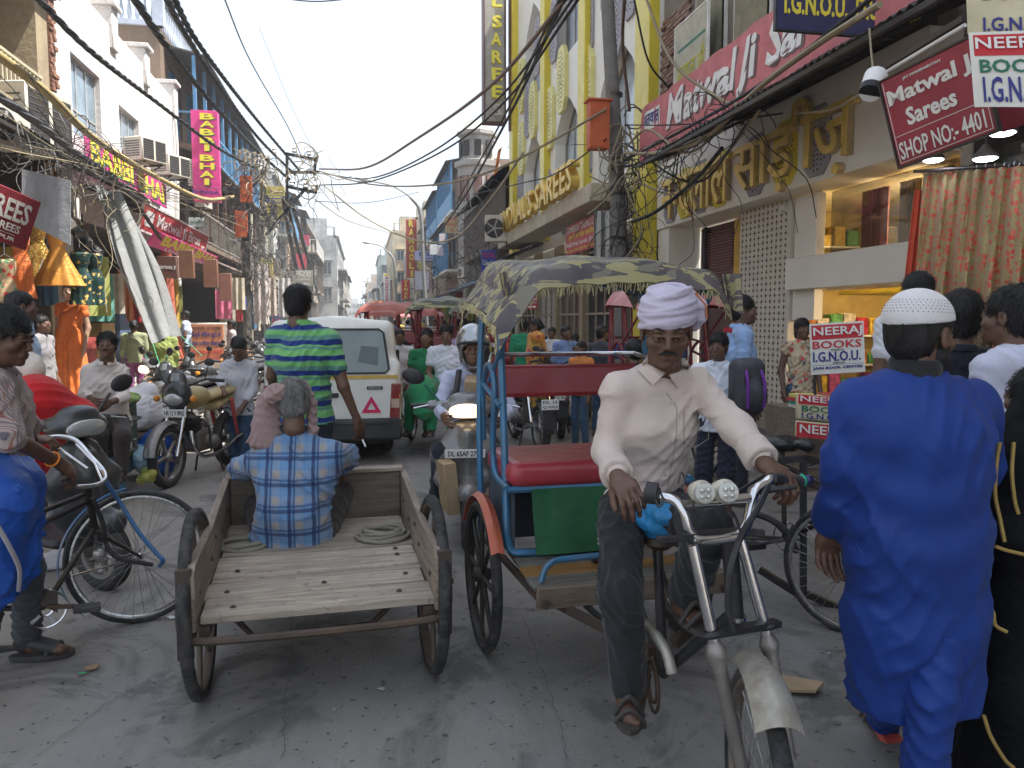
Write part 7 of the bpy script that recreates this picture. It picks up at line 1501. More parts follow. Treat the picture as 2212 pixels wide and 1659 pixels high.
# ---- scooters
def scooter(label,loc,rz,body,seat=None,lit=False,group='scooters',old=False):
 t=thing('scooter',label,'scooter',group,loc,rz);lk=dict(local=True);X=(1,0,0)
 wheel(t,(0,-.62,.22),X,.22,.045,5,m_rim,.05,.02);wheel(t,(0,.58,.22),X,.22,.045,5,m_rim,.05,.02)
 q=S(.04);q.tchain([(0,-.52,.30),(0,-.50,.48),(0,-.475,.66),(0,-.45,.84)],[(.15,.05),(.215,.075),(.24,.08),(.13,.06)],(1,0,0));q.chain([(0,-.56,.42),(0,-.53,.80)],[.035,.05]);q.fx(lambda p,d:np.maximum(d,(p[:,1]+.44)));q.cut((0,0,.25),(0,0,-1));sput('front_apron',q,.012,body,t,**lk)
 q=S(.02);q.cap((0,-.72,.42),(0,-.50,.46),.075,.085);q.cut((0,0,.34),(0,0,-1));sput('front_mudguard',q,.012,body,t,**lk)
 MB().tube([(0,-.62,.22),(0,-.5,.6),(0,-.42,.95)],.028).put('steering_column',m_black,t,**lk);MB().box((0,-.18,.28),(.32,.50,.05),None,.02).put('floorboard',m_black,t,**lk)
 q=S(.04);q.tor((0,.10,.48),(0,.85,.62),(.17,.20),(.10,.12),(1,0,0));sput('rear_body',q,.016,body,t,**lk);q=S(.03);q.tor((0,.08,.76),(0,.75,.80),(.14,.05),(.13,.05),(1,0,0));sput('seat',q,.016,seat or m_black,t,**lk)
 q=S(.025);q.ell((0,-.44,.98),(.19,.12,.085));q.ell((0,-.46,1.05),(.12,.08,.05));q.cap((-.26,-.36,.99),(.26,-.36,.99),.035);sput('handlebar_cowl',q,.011,body,t,**lk)
 hq=S(.02);hq.ell((0,-.525,.965),(.13,.045,.062));hq.cut((0,-.53,.92),(0,0,-1));sput('headlight',hq,.009,emit('lamp_lit',(1,.70,.38),1.6)if lit else M('lens_grey',(.42,.43,.42),.12,.3),t,**lk)
 for sx in(-1,1):
  MB().cyl((sx*.27,-.35,.99),(sx*.40,-.30,.98),.019).put('grip',m_black,t,**lk);MB().tube([(sx*.25,-.38,1.0),(sx*.38,-.40,.975)],.006).put('brake_lever',m_chrome,t,**lk)
  MB().tube([(sx*.20,-.36,1.02),(sx*.30,-.36,1.14)],.010).put('mirror_stem',m_grn if lit else m_black,t,**lk);MB().ball((sx*.38,-.37,1.20),(.085,.02,.055),rot=Euler((0,sx*-.25,0)).to_matrix()).put('mirror',m_black,t,60,**lk)
  if lit:MB().add([(sx*.20,-.585,.56),(sx*.11,-.615,.38),(sx*.15,-.59,.38),(sx*.225,-.55,.50)],[(0,1,2,3)]).put('indicator',M('ind_lens',(.5,.38,.3),.15,.2),t,**lk)
 MB().add([(-.05,-.70,.50),(.05,-.70,.50),(.0,-.715,.41),(0,-.712,.47)],[(0,3,2),(3,1,2)]).put('nose_badge',m_black,t,**lk)
 return t
m_sgrey=M('scooter_grey',(.22,.22,.22),.3,.35,dirt=.2,coat=.4,bump=.02)
SC1=scooter('grey scooter with lit headlight ridden by the helmeted man',(.76,5.84,0),R(-6),m_sgrey,lit=True);plate(SC1,(-.02,-.62,.68),.28,.06,'DL 6SAF 2784')
SC2=scooter('old dark scooter standing in the shade behind the bicycle',(-2.05,5.2,0),R(55),M('scooter_dark',(.05,.055,.06),.35,.2,dirt=.5,coat=.3))
dup(SC1,(-2.4,11.0,0),R(-50),'silver grey scooter among the motorcycles in sun');[setattr(c.material_slots[0],'link','OBJECT')or setattr(c.material_slots[0],'material',M('lens_grey'))for c in bpy.data.objects if c.name=='headlight.%03d'%0]
# ---- bicycles (world points)
def bicycle(label,fw,rw,axis,Rr,bb,hd0,hd1,seatp,bars,frame,guard=None,gv=(0,0,1),steer=None):
 t=thing('bicycle',label,'bicycle','bicycles',(bb.x,bb.y,0));wheel(t,fw,steer or axis,Rr,.018,36,M('rim_chrome',(.5,.5,.5),.25,.9),.022,local=False,hubw=.045,tread=False);wheel(t,rw,axis,Rr,.018,36,M('rim_chrome',(.5,.5,.5),.25,.9),.022,local=False,hubw=.045)
 st=seatp-V((0,0,.12))
 for a,b,r_ in((hd0,st,.013),(hd0 .lerp(hd1,.22),st.lerp(bb,.14),.013),(hd1,bb,.014),(st+V((0,0,.1)),bb,.014)):MB().tube([a,b],r_,10).put('frame_tube',frame,t)
 ax=V(axis).normalized()
 for s_ in(-1,1):MB().tube([bb+ax*s_*.03,rw+ax*s_*.055],.008).put('chain_stay',frame,t);MB().tube([st+ax*s_*.02,rw+ax*s_*.055],.007).put('seat_stay',frame,t);MB().tube([hd1+ax*s_*.045+V((0,0,-.02)),fw+ax*s_*.05],[.012,.008]).put('fork',frame,t)
 MB().tube([hd0+(hd0-hd1)*.15,hd1],.018).put('head_tube',frame,t)
 MB().ring(bb+ax*.05,ax,.085,.005,40,5).ring(bb+ax*.05,ax,.03,.006,20,5).put('chainring',m_chrome,t,60)
 x=ax.orthogonal().normalized();y=ax.cross(x);
 for k in range(5):a=k*1.2566;MB().bar(bb+ax*.05+(x*math.cos(a)+y*math.sin(a))*.028,bb+ax*.05+(x*math.cos(a)+y*math.sin(a))*.083,.018,.004,ax).put('chainring_arm',m_chrome,t)
 if guard:
  fwd=(V((fw.x,fw.y,0))-V((rw.x,rw.y,0))).normalized()
  MB().sheet(lambda a,b:fw+fwd*math.cos(3.9-a*2.2)*(Rr+.022)+V((0,0,math.sin(3.9-a*2.2)*(Rr+.022)))+ax*(b-.5)*.05,24,3,th=.003).put('mudguard',guard,t,60)
 if bars:MB().tube(arc(bars,5),.011,10).put('handlebar',m_chrome,t,60)
 return t
m_bk=M('bike_black',(.03,.026,.024),.3,.3,dirt=.4,dcol=(.12,.09,.07));m_bb=M('bike_blue',(.03,.12,.28),.4,dirt=.3)
fw=P(300,1204,4.08);fw.z=.352;bb=P(95,1312,3.62);rw=V((fw.x-1.12,fw.y-.60,.352));fdir=V((fw.x-rw.x,fw.y-rw.y,0)).normalized();bax=V((fdir.y,-fdir.x,.12)).normalized()
stx=V((.30,-.95,.10)).normalized()
BK1=bicycle('black bicycle with big front wheel pushed in from the left',fw,rw,bax,.352,bb,P(190,1065,3.86),P(205,1140,3.92),P(20,1075,3.45),[P(85,948,3.95),P(130,942,3.98),P(165,952,3.96),P(195,985,3.92),P(222,1015,3.88),P(226,1036,3.8),P(205,1048,3.72),P(165,1052,3.6)],m_bk,m_bb,steer=stx)
MB().tube(arc([P(226,1036,3.84),P(262,1090,3.9),P(300,1150,3.9),P(338,1195,3.9),P(352,1210,3.9),P(345,1222,3.95)],5),.011).put('brake_rod',m_bb,BK1,60);MB().tube(arc([P(200,1075,3.8),P(222,1130,3.85),P(228,1170,3.9),P(255,1205,3.9),P(330,1220,4.0)],5),.012).put('brake_cable',m_rubber,BK1,60)
MB().bar(P(105,1310,3.55),P(160,1310,3.5),.018).put('crank',m_iron,BK1);MB().box(P(188,1313,3.48),(.11,.07,.026),(0,.05,.3),.005).put('pedal',m_black,BK1);MB().bar(P(95,1312,3.58),P(30,1320,3.6),.018).put('crank',m_iron,BK1)
MB().sheet(lambda a,b:P(0+125*a,1282-15*math.sin(a*3)+22*b*(1+a),3.52+.04*a),16,3,th=.004).put('chain_cover',m_bk,BK1,60);MB().tube([P(142,1248,3.95),fw+bax*.05],.006).put('guard_stay',m_chrome,BK1)
MB().tube([P(165,960,3.93),P(205,1000,3.84),P(222,1040,3.8)],.006).tube([P(128,968,3.9),P(190,1012,3.82)],.006).put('brake_rod',m_chrome,BK1,60)
bd_=S(.06);bd_.rbox(P(-85,1140,3.15),(.26,.24,.30),Euler((.1,.25,.2)).to_matrix(),.13);bd_.ell(P(-10,1210,3.2),(.15,.2,.15));bd_.ell(P(-85,1010,3.15),(.16,.2,.16));bd_.fx(lambda p,d:d-folds3(p,.022,(0,0,1),(1,0,0),3,.5));bd_.wrinkle(.012,11,4,(1,1,.5))
bo=thing('wrapped_bundle','big bundle wrapped in bright blue plastic tied with pale strap','bundle',None,P(0,1260,3.2));sput('wrapping',bd_,.012,M('plastic_blue',(.012,.075,.36),.5,var=.1,wrk=.5),bo);MB().tube(arc([P(-50,1085,2.88),P(-10,1130,2.90),P(25,1190,2.97),P(42,1232,3.05),P(40,1275,3.12)],6),.009,6).put('strap',M('strap_pale',(.4,.38,.4),.7),bo)
f2=P(1835,1215,3.9);f2 .z=.34;r2=V((f2 .x-.62,f2 .y+.82,.34));d2=V((f2 .x-r2 .x,f2 .y-r2 .y,0)).normalized();a2=V((d2 .y,-d2 .x,0))
BK2=bicycle('dark bicycle with padded saddle parked behind the man in blue',f2,r2,-a2,.34,P(1695,1165,4.35),P(1790,1050,4.0),P(1815,1110,3.95),P(1690,960,4.45),[P(1750,1010,4.2),P(1790,1000,4.0),P(1840,1000,3.9)],m_bk)
q=S(.02);q.ell(P(1690,958,4.45),(.12,.10,.05));q.ell(P(1740,962,4.35),(.05,.06,.035));q.wrinkle(.004,40,2);sput('saddle',q,.008,M('saddle_black',(.02,.02,.022),.35,wrk=.4),BK2)
MB().tube(arc([P(1610,1105,4.5),P(1660,1120,4.4),P(1700,1150,4.3),P(1722,1195,4.25)],4),[.02]*12+[.012]).put('chain_cover',m_black,BK2);MB().box(P(1625,1178,4.3),(.13,.09,.03),(0,.1,.4)).put('pedal',m_black,BK2);MB().bar(P(1640,1176,4.3),P(1698,1166,4.3),.016).put('crank',m_chrome,BK2)
cg=thing('cycle_cart','black angle iron cart frame loaded with books beside the bicycle','cart',None,P(1790,1290,4.2))
for(a,b)in(((1735,990),(1735,1290)),((1735,990),(1850,1020)),((1735,1120),(1850,1150)),((1735,1280),(1850,1330)),((1640,1000),(1735,990)),((1640,1230),(1735,1290))):MB().bar(P(*a,4.35),P(*b,4.25),.035).put('angle_bar',m_black,cg)
# ---- stall on the left: blue bench, stove, pan
TB=thing('wooden_bench','blue painted wooden bench used as a snack stall','bench',None,G(280,1060));c0=G(300,1062);
m_tb=M('bench_blue',(.05,.20,.32),.6,dirt=.45)
tt=[P(170,990,7.0),P(262,1000,6.85),P(312,968,7.7),P(215,958,7.9)];zt=tt[1].z
for i in range(3):a,b,c,d=[V((p.x,p.y,zt))for p in(tt[0].lerp(tt[3],i/3),tt[1].lerp(tt[2],i/3),tt[1].lerp(tt[2],(i+.96)/3),tt[0].lerp(tt[3],(i+.96)/3))];MB().prism([a,b,c,d],(0,0,.028)).put('plank',m_tb,TB)
for p in tt:MB().bar((p.x,p.y,0),(p.x,p.y,zt),.075,.05).put('leg',m_tb,TB)
MB().bar((tt[0].x,tt[0].y,zt-.07),(tt[1].x,tt[1].y,zt-.07),.03,.12).put('apron',m_tb,TB);MB().bar((tt[1].x,tt[1].y,zt-.07),(tt[2].x,tt[2].y,zt-.07),.03,.12).put('apron',m_tb,TB)
sp_=P(230,978,7.1);sp_.z=zt+.03;stv=thing('stove','sooty square tin stove under the griddle','stove',None,sp_);MB().box(sp_+V((0,0,.14)),(.30,.28,.28),None,.01).put('stove_box',M('soot',(.035,.028,.022),.7,.3,dirt=.5,dcol=(.12,.06,.03)),stv);MB().box(sp_+V((0,-.145,.13)),(.18,.01,.12)).put('stove_door',m_dark,stv)
ob('griddle','wide black round griddle pan on the stove','pan',MB().lathe(sp_+V((.0,0,.285)),[(.10,0),(.30,.035),(.31,.045),(.29,.04),(.10,.012)],32),M('griddle',(.04,.04,.042),.45,.5))
bp=P(278,978,7.15);bp.z=zt+.03;ob('steel_pot','small round steel pot on the blue bench','pot',MB().lathe(bp,[(.03,0),(.075,.03),(.08,.07),(.055,.11),(.05,.12),(.07,.14),(.065,.142),(.04,.12)],24),M('steel_pot',(.45,.42,.38),.25,.95,dirt=.3))
ob('leaf_pile','green leaves under the steel pot','leaves',MB().sheet(lambda a,b:V((bp.x-.22+.40*a,bp.y-.1+.3*b,zt+.03+.02*math.sin(a*14+b*9)+.015)),14,10,th=.003),M('leaf_green',(.12,.28,.05),.5,var=.5),kind='stuff')
lb_=S(.02);lc_=P(318,1045,7.1);[lb_.ell(lc_+V((x,y,z)),.045)for x,y,z in((-.05,0,.04),(.03,.02,.05),(0,-.04,.07),(.05,-.02,.10),(-.02,.03,.12))];sput('lime_bag',lb_,.012,M('limes',(.40,.42,.10),.25),None,label='clear bag of limes leaning on the bench leg',cat='bag')
lb_=S(.03);lb_.ell(lc_+V((-.05,.05,.22)),(.08,.07,.12));lb_.wrinkle(.012,30,8);sput('plastic_bag',lb_,.012,M('bag_paleblue',(.30,.45,.55),.3,wrk=.5),None,label='crumpled pale blue plastic bag above the limes',cat='bag')
pt_=S(.03);pc_=P(240,862,7.7);pt_.ell(pc_,(.27,.2,.07));pt_.wrinkle(.03,30,4);sput('vegetable_heap',pt_,.018,spots('veg',(.28,.36,.12),[(.55,.3,.12),(.5,.5,.25),(.1,.25,.05)],16,.4),None,label='heap of cut vegetables and leaves before the seated vendor',cat='vegetables',kind='stuff')
ob('stall_table','dark green box table under the vegetable heap','table',MB().b2((pc_.x-.40,pc_.y-.22,.1),(pc_.x+.18,pc_.y+.22,pc_.z-.05),.02),M('table_green',(.05,.09,.07),.6,dirt=.4));ob('teal_lid','teal painted lid on the stall table edge','lid',MB().box(P(345*.62,910,7.0),(.40,.2,.02),(.1,.05,.2)),M('lid_teal',(.08,.30,.32),.5))
def sack(label,c,r,mt,seed,name='sack'):
 q=S(.05);c=V(c);q.ell(c+V((0,0,r[2])),r);q.ell(c+V((0,0,r[2]*.6)),(r[0]*1.05,r[1]*1.05,r[2]*.6));q.ell(c+V((.3*r[0],0,r[2]*1.8)),(r[0]*.5,r[1]*.5,r[2]*.35));q.wrinkle(.014,15,seed,(1,1,.5)).wrinkle(.008,34,seed+1);q.cut(c,(0,0,-1));sput(name,q,.014,mt,None,label=label,cat='sack')
sb=P(305,930,8.6);ob('wooden_trestle','rough wooden trestle under the white sack','bench',MB().box((sb.x,sb.y,sb.z-.03),(.75,.35,.05)).bar((sb.x-.3,sb.y,sb.z-.05),(sb.x-.34,sb.y,0),.07).bar((sb.x+.3,sb.y,sb.z-.05),(sb.x+.34,sb.y,0),.07),m_wood)
sack('bulging white plastic sack on the wooden trestle',sb,(.24,.2,.25),M('plastic_white',(.66,.64,.66),.4,wrk=.6),3);sack('bright blue plastic sack standing behind the motorcycle wheel',G(338,1028),(.19,.17,.24),M('plastic_blue',(.008,.085,.50),.35,wrk=.5),6)
sack('small white plastic bag lying by the bicycle wheel',G(120,1225),(.13,.1,.05),M('plastic_white',(.66,.64,.66),.4,wrk=.6),8,'plastic_bag')
# ---- book stand, stool
BS=G(1745,1290)
neeraj('white book centre banner on a stick above the book stall',P(1752,810,4.5),P(1869,803,4.5),P(1748,700,4.5),R1,wa=.004)
pb2=thing('banner_stick','thin stick holding up the book centre banner','stick',None,P(1758,850,4.52));MB().cyl(P(1757,705,4.53),P(1762,905,4.55),.008).put('stick',m_black,pb2)
neeraj('faded book poster taped on the front of the stall',P(1722,905,4.45),P(1840,915,4.45),P(1722,850,4.45),[('#',(.02,.6,.98,.98),m_redt),('NEERAJ',(.05,.64,.95,.94),m_wht,dict(bold=.01,up=.006)),('BOOKS',(.08,.32,.9,.56),m_grn,dict(bold=.01)),('I.G.N.O.U.',(.08,.04,.9,.28),m_navy,dict(bold=.01))],wa=0,mt=M('vinyl_yellowed',(.52,.46,.30),.5),cat='poster',name='poster')
neeraj('lower faded book poster cut off below',P(1720,943,4.44),P(1840,955,4.44),P(1721,908,4.44),[('#',(.0,.0,1,.9),m_redt),('NEERAJ',(.05,.1,.95,.8),m_wht,dict(bold=.01,up=.006))],wa=0,mt=M('vinyl_yellowed',(.52,.46,.30),.5),cat='poster',name='poster')
st_=thing('book_stall','small stall table stacked with books behind the man in blue','stall',None,P(1800,900,4.7));tp=P(1790,852,4.75);MB().b2((tp.x-.17,tp.y-.05,.55),(tp.x+.6,tp.y+.45,tp.z-.1)).put('table',m_wood,st_)
rr=random.Random(4)
for i in range(16):c=[(.5,.48,.42),(.05,.1,.3),(.5,.45,.1),(.4,.05,.05),(.05,.3,.3)][i%5];MB().box((tp.x-.08+(i%4)*.17,tp.y+.1,tp.z-.085+(i//4)*.022),(.15,.22,.02),(0,0,rr.uniform(-.2,.2))).put('book',M('book%d'%(i%5),c,.5),st_)
sl=G(1640,905,.16);SL_=thing('plastic_stool','cream plastic stool standing by the pierced screen','stool',None,sl);sc_=V((6.2,12.0,.16));MB().box(sc_+V((0,0,.44)),(.36,.36,.03),None,.012).put('seat',M('plastic_cream',(.55,.48,.32),.4),SL_)
for sx in(-1,1):
 for sy in(-1,1):MB().bar(sc_+V((sx*.15,sy*.15,.43)),sc_+V((sx*.20,sy*.20,0)),.05,.03).put('leg',M('plastic_cream'),SL_)
 MB().box(sc_+V((0,sx*.165,.22)),(.30,.02,.03)).put('stretcher',M('plastic_cream'),SL_)
 # --- people near the camera: joints measured on the photo at known depths
def JJ(f,z=1.0,**k):
 J={a:P(*b)for a,b in k.items()};J['s']=z;J['f']=V(f).normalized()
 for a in 'LR':
  J.setdefault('T'+a,J['A'+a]+J['f']*.14-V((0,0,.05)))
 return J
cl=lambda key,c=(.5,.5,.5),wk=.22,rough=.88:M('cloth_'+key,c,rough,var=.10,wrk=wk,bump=.3,bsc=260,spec=.2,sheen=.15)
J=JJ((-.30,-.95,0),head=(1440,716,2.50),neck=(1418,812,2.60),chest=(1412,920,2.64),waist=(1398,1020,2.70),pelvis=(1392,1100,2.74),SR=(1334,842,2.56),SL=(1506,834,2.66),ER=(1312,975,2.58),WR=(1338,1036,2.32),EL=(1592,925,2.46),WL=(1652,1002,2.30),HR=(1340,1110,2.68),HL=(1440,1105,2.72),KR=(1342,1290,2.44),AR=(1358,1490,2.50),KL=(1530,1135,2.28),AL=(1482,1290,2.46),TR=(1360,1552,2.40),TL=(1500,1335,2.40))
hfw=V((-.30,-.94,-.13))
D,Fm,L=figure('thin man in white turban and cream shirt riding the near rickshaw',J,cl('cream',(.56,.465,.415),.3),cl('charcoal',(.022,.023,.025),.3),'bald',(.105,.054,.034),'dark',.0075,hf=hfw,hd=(-6,0),sleeve=1.80,hem=.13,beard='moustache',hres=.0032,nofeet=False,amp=.0055,w=.90,sleeveW=.94,coll=False,handk=dict(R=dict(d=P(1375,1088,2.16)-P(1335,1036,2.32),n=P(1400,1000,1.9)-P(1360,1070,2.2),side=1,curl=.62,thumb=(.5,.3)),L=dict(d=P(1712,1046,2.20)-P(1655,1002,2.28),n=V((.1,-.5,.9)),side=-1,curl=.75,thumb=(.7,.6),spread=.14)))
q=S(.012);E3=[list(r_)for r_ in Fm]
for i in range(19):
 z0=.030+.0056*i;rr_=.086+.004*math.sin(i*2.1)-.00017*max(0,i-6)**2.0;tl_=.16+.16*math.sin(i*1.3)
 pts=[L(math.sin(a)*rr_*.98,math.cos(a)*rr_*1.10-.012,z0+tl_*.10*math.cos(a+.7)+-.010*math.cos(a)+.004*math.sin(2*a+i))for a in[k*math.pi/12 for k in range(25)]];q.chain(pts,.0072,.0022)
q.ell(L(0,-.012,.075),(.086,.096,.074),E3,.006);q.ell(L(-.078,-.05,.065),(.034,.045,.052),E3,.012);q.chain([L(-.070,.0,.125),L(-.105,-.01,.085),L(-.108,-.02,.045),L(-.092,-.04,.005)],[.014,.019,.021,.015],.006)
q.wrinkle(.0022,60,4,(.4,.4,1.6));sput('turban',q,.0045,cl('turban',(.50,.455,.56),.25),D);MB().tube([L(-.085,.012,.130),L(-.120,.006,.088),L(-.126,.0,.045)],.003).put('turban_stripe',M('stripe_orange',(.6,.2,.08),.8),D)
def buttons(t,J,pts,mt=None):
 for p in pts:MB().lathe(p,[(.0065,0),(.006,.0025),(.003,.002)],12,J['f']).put('button',mt or M('button',(.6,.56,.5),.3),t)
sh=[c for c in D.children if c.name.startswith('shirt')][0]
def onto(me_obj,u,v,off=.001):
 bpy.context.view_layer.update();d=ray(u,v).normalized();ok,loc,n,i=me_obj.ray_cast(me_obj.matrix_world.inverted()@O0,d);return(loc+n*off,n)if ok else(P(u,v,2.56),-d)
for u,v in((1450,868),(1452,948),(1438,1024),(1424,1080)):p,n=onto(sh,u,v,.003);MB().lathe(p,[(.0068,0),(.006,.0025),(.003,.002)],12,n).put('button',M('button',(.5,.46,.42),.3),D)
def seam(pts,r=.0016):
 q_=[]
 for a,b in zip(pts,pts[1:]):
  n=max(1,int(math.hypot(a[0]-b[0],a[1]-b[1])/6));q_+=[onto(sh,a[0]+(b[0]-a[0])*i/n,a[1]+(b[1]-a[1])*i/n,.0008)[0]for i in range(n)]
 MB().tube(q_,r,5).put('seam',M('seam_beige',(.33,.28,.24),.9),D)
seam(((1440,850),(1462,880),(1460,950),(1448,1020),(1436,1075),(1452,1130)))
seam(((1476,960),(1476,885),(1478,900),(1478,960),(1500,968),(1530,948),(1534,890)),.0012)
for qd in(((1398,768),(1378,800),(1436,808),(1410,832)),((1484,776),(1496,812),(1446,810),(1464,838))):
 def cf_(a,b):u=(qd[0][0]*(1-a)+qd[2][0]*a)*(1-b)+(qd[1][0]*(1-a)+qd[3][0]*a)*b;v=(qd[0][1]*(1-a)+qd[2][1]*a)*(1-b)+(qd[1][1]*(1-a)+qd[3][1]*a)*b;return onto(sh,u,v,0)[0]+ray(u,v).normalized()*-(.008+.016*math.sin(min(1,b*1.5)*3.1)+.012*(1-b))
 MB().sheet(cf_,8,8,th=.003).put('collar',cl('cream'),D)
for u,v,r_ in((1345,1010,.05),(1640,975,.05)):
 a='R' if u<1400 else 'L';dv=(J['W'+a]-J['E'+a]).normalized();c0_=J['E'+a].lerp(J['W'+a],.72);q=S(.01);q.cap(c0_-dv*.03,c0_+dv*.035,.050,.052);q.cap(c0_-dv*.05,c0_+dv*.12,.034,.032,.004,'-');q.cut(c0_+dv*.04,dv);q.cut(c0_-dv*.045,-dv);q.wrinkle(.003,40,7);sput('rolled_cuff',q,.006,cl('cream',(.60,.52,.46)),D)
J=JJ((-.06,1,0),head=(634,872,4.02),neck=(640,948,4.02),chest=(640,1035,3.98),waist=(634,1100,3.95),pelvis=(630,1152,3.97),SL=(562,998,3.98),SR=(716,985,4.02),EL=(520,1012,4.22),WL=(560,1075,4.4),ER=(750,985,4.25),WR=(712,1075,4.4),HL=(590,1160,4.05),HR=(680,1160,4.05),KL=(545,1065,4.38),KR=(738,1062,4.38),AL=(565,1160,4.5),AR=(722,1160,4.5))
D,Fm,L=figure('old man in blue plaid shirt sitting on the cart with a scarf over his head',J,plaid('plaid_blue',p=.115,wrk=.35),cl('brown',(.06,.05,.045)),('short','hair_grey',(.17,.165,.16)),(.13,.07,.045),'mid',.008,hf=(-.1,1,-.25),sleeve=1.25,hem=.10,hres=.005,face=False,w=1.22,belly=.03,amp=.012,sleeveW=1.15)
q=S(.02);q.tor(P(582,862,3.98),P(570,962,3.95),(.062,.034),(.082,.026),(1,.2,0));q.chain([P(585,850,4.02),P(600,842,4.06),P(655,838,4.1),P(672,870,4.08),P(676,930,4.04),P(674,955,4.0)],[.04,.035,.035,.03,.028,.02]);q.chain([P(588,858,3.92),P(606,846,3.93),P(640,840,3.99),P(662,852,4.02)],[.035,.036,.030,.028]);q.fx(lambda p,d:d-folds3(p,.008,(0,0,1),(1,0,0),4,1.2));sput('head_scarf',q,.007,cl('scarf_mauve',(.30,.21,.20),.4),D)
gr=(.16,.42,.14);tl_=(.10,.24,.20);nvy=(.012,.03,.17)
J=JJ((.02,1,0),head=(644,658,5.0),neck=(650,702,5.0),chest=(655,775,4.98),waist=(658,850,5.0),pelvis=(660,905,5.02),SL=(598,728,5.0),SR=(712,735,5.0),EL=(588,812,5.05),WL=(600,885,5.3),ER=(742,835,4.98),WR=(772,908,5.02),HL=(632,915,5.02),HR=(690,915,5.02),KL=(640,1010,5.3),KR=(690,1060,5.1),AL=(640,1140,5.1),AR=(690,1180,5.0))
D,Fm,L=figure('man in green and navy striped shirt standing up to pedal the cart',J,stripes('stripe_green',[(0,nvy),(.15,gr),(.36,tl_),(.44,gr),(.50,nvy),(.66,tl_),(.80,gr),(.95,tl_)],.20,wob=.05,off=.03,wrk=.25),cl('navy_trouser',(.03,.036,.05)),'short',(.12,.062,.038),'brown',.009,hf=(.15,1,-.1),sleeve=.62,hem=.02,hres=.005,face=False,w=1.12,sleeveW=1.05,handk=dict(R=dict(d=V((.2,.1,-1)),n=V((.6,-.7,0)),side=-1,curl=.5,thumb=(.6,.5))))
MB().cyl(P(783,950,4.95),P(790,965,4.9),.005).put('cigarette',m_wht,D)
J=JJ((.10,1,0),head=(1988,725,2.20),neck=(1972,806,2.20),chest=(1975,935,2.22),waist=(1978,1060,2.24),pelvis=(1978,1170,2.26),SL=(1862,880,2.22),SR=(2090,880,2.28),EL=(1826,1005,2.24),WL=(1794,1135,2.36),ER=(2128,1015,2.36),WR=(2105,1090,2.55),HL=(1925,1190,2.26),HR=(2030,1190,2.26),KL=(1935,1440,2.5),KR=(2010,1500,2.20),AL=(1905,1560,3.0),AR=(1985,1880,2.2))
m_ku=M('kurta_blue',(.008,.036,.205),.6,var=.12,sc=3,wrk=.12,bump=.2,bsc=300,spec=.3,sheen=.04)
D,Fm,L=figure('heavy bearded man in long blue kurta and white skullcap walking away',J,None,m_ku,'short',(.13,.068,.042),'mid',.009,hf=(.93,.36,-.05),hres=.004,w=1.2,hat=.050,handk=dict(L=dict(d=V((-.02,.12,-1)),n=V((.15,.95,.1)),side=1,curl=.32,curls=[.35,.45,.5,.5],thumb=(.5,.35),sc=1.02)))
q=S(.04);side=(J['SR']-J['SL']).normalized();hem=P(1972,1515,2.36)
q.tchain([hem,P(1975,1330,2.30),J['pelvis'],J['waist'],J['chest'],(J['SL']+J['SR'])/2-V((0,0,.02))],[(.205,.15),(.198,.15),(.198,.155),(.185,.145),(.205,.15),(.17,.10)],side,.06)
for a in 'LR':q.cap(J['neck']-V((0,0,.06)),J['S'+a],.07,.072,.06);q.chain([J['S'+a],J['E'+a],J['E'+a].lerp(J['W'+a],.95)],[.075,.066,.056],.035)
def folds(p,d):
 z=p[:,2];x=p[:,0];y=p[:,1];f=.45*.010*np.sin((z*42+3.5*np.sin(x*9+1)+x*14))*np.exp(-((z-1.03)/.22)**2)+.45*.009*np.sin(z*24-x*34+2*np.sin(z*7))*np.clip((.95-z)*2.4,0,1)+.45*.007*np.sin(x*60-z*22+2*np.sin(z*6))*np.exp(-((z-1.25)/.13)**2);return d-f-folds3(p,.008,(0,0,1),(1,0,0),8,.6)
q.fx(folds);q.wrinkle(.004,9,31,(.8,1,1.3));q.cut(hem,(.04,0,-1));q.cap(J['neck']-V((0,0,.0)),J['head'],.06,.06,.01,'-');sput('kurta',q,.008,m_ku,D)
q=S(.01);q.cap(J['neck']-V((0,0,.03)),J['neck']+V((.005,0,.012)),.078,.072);q.cut(J['neck']+V((0,0,.045)),(0,-.1,1));sput('collar',q,.006,cl('collar_black',(.02,.02,.022)),D)
E3=[list(r_)for r_ in Fm];q=S(.01);q.ell(L(0,-.020,.044),(.090,.109,.090),E3);q.cut(L(0,0,.040),Fm@V((0,.12,-1)));sput('skullcap',q,.004,M('cap_white',(.74,.72,.72),.9,bump=.6,bsc=330),D)
ch_=MB()
for j in range(5):
 for i in range(46):
  a=2*math.pi*(i+.5*(j%2))/46;ph=.22+.10*j;p=L(math.cos(a)*.0902*math.cos(ph),-.020+math.sin(a)*.1092*math.cos(ph),.044+.0902*math.sin(ph));nrm=(p-L(0,-.02,.048)).normalized();ch_.lathe(p,[(.0020,0),(.0018,.0008)],5,nrm)
ch_.put('cap_holes',M('cap_hole',(.25,.22,.22),.9),D,kind='stuff')
q=S(.015);q.ell(L(0,.055,-.085),(.062,.055,.05),E3);q.ell(L(.052,.02,-.055),(.02,.035,.05),E3);q.ell(L(-.052,.02,-.055),(.02,.035,.05),E3);q.wrinkle(.004,70,2);sput('beard',q,.005,hairm(),D)
ob('rubber_sandal','red and grey sandal of the man in blue seen behind his trouser','sandal',MB().box(P(1908,1570,2.98),(.09,.24,.025),(.5,0,0),.01),M('sandal_red',(.5,.08,.06),.5))
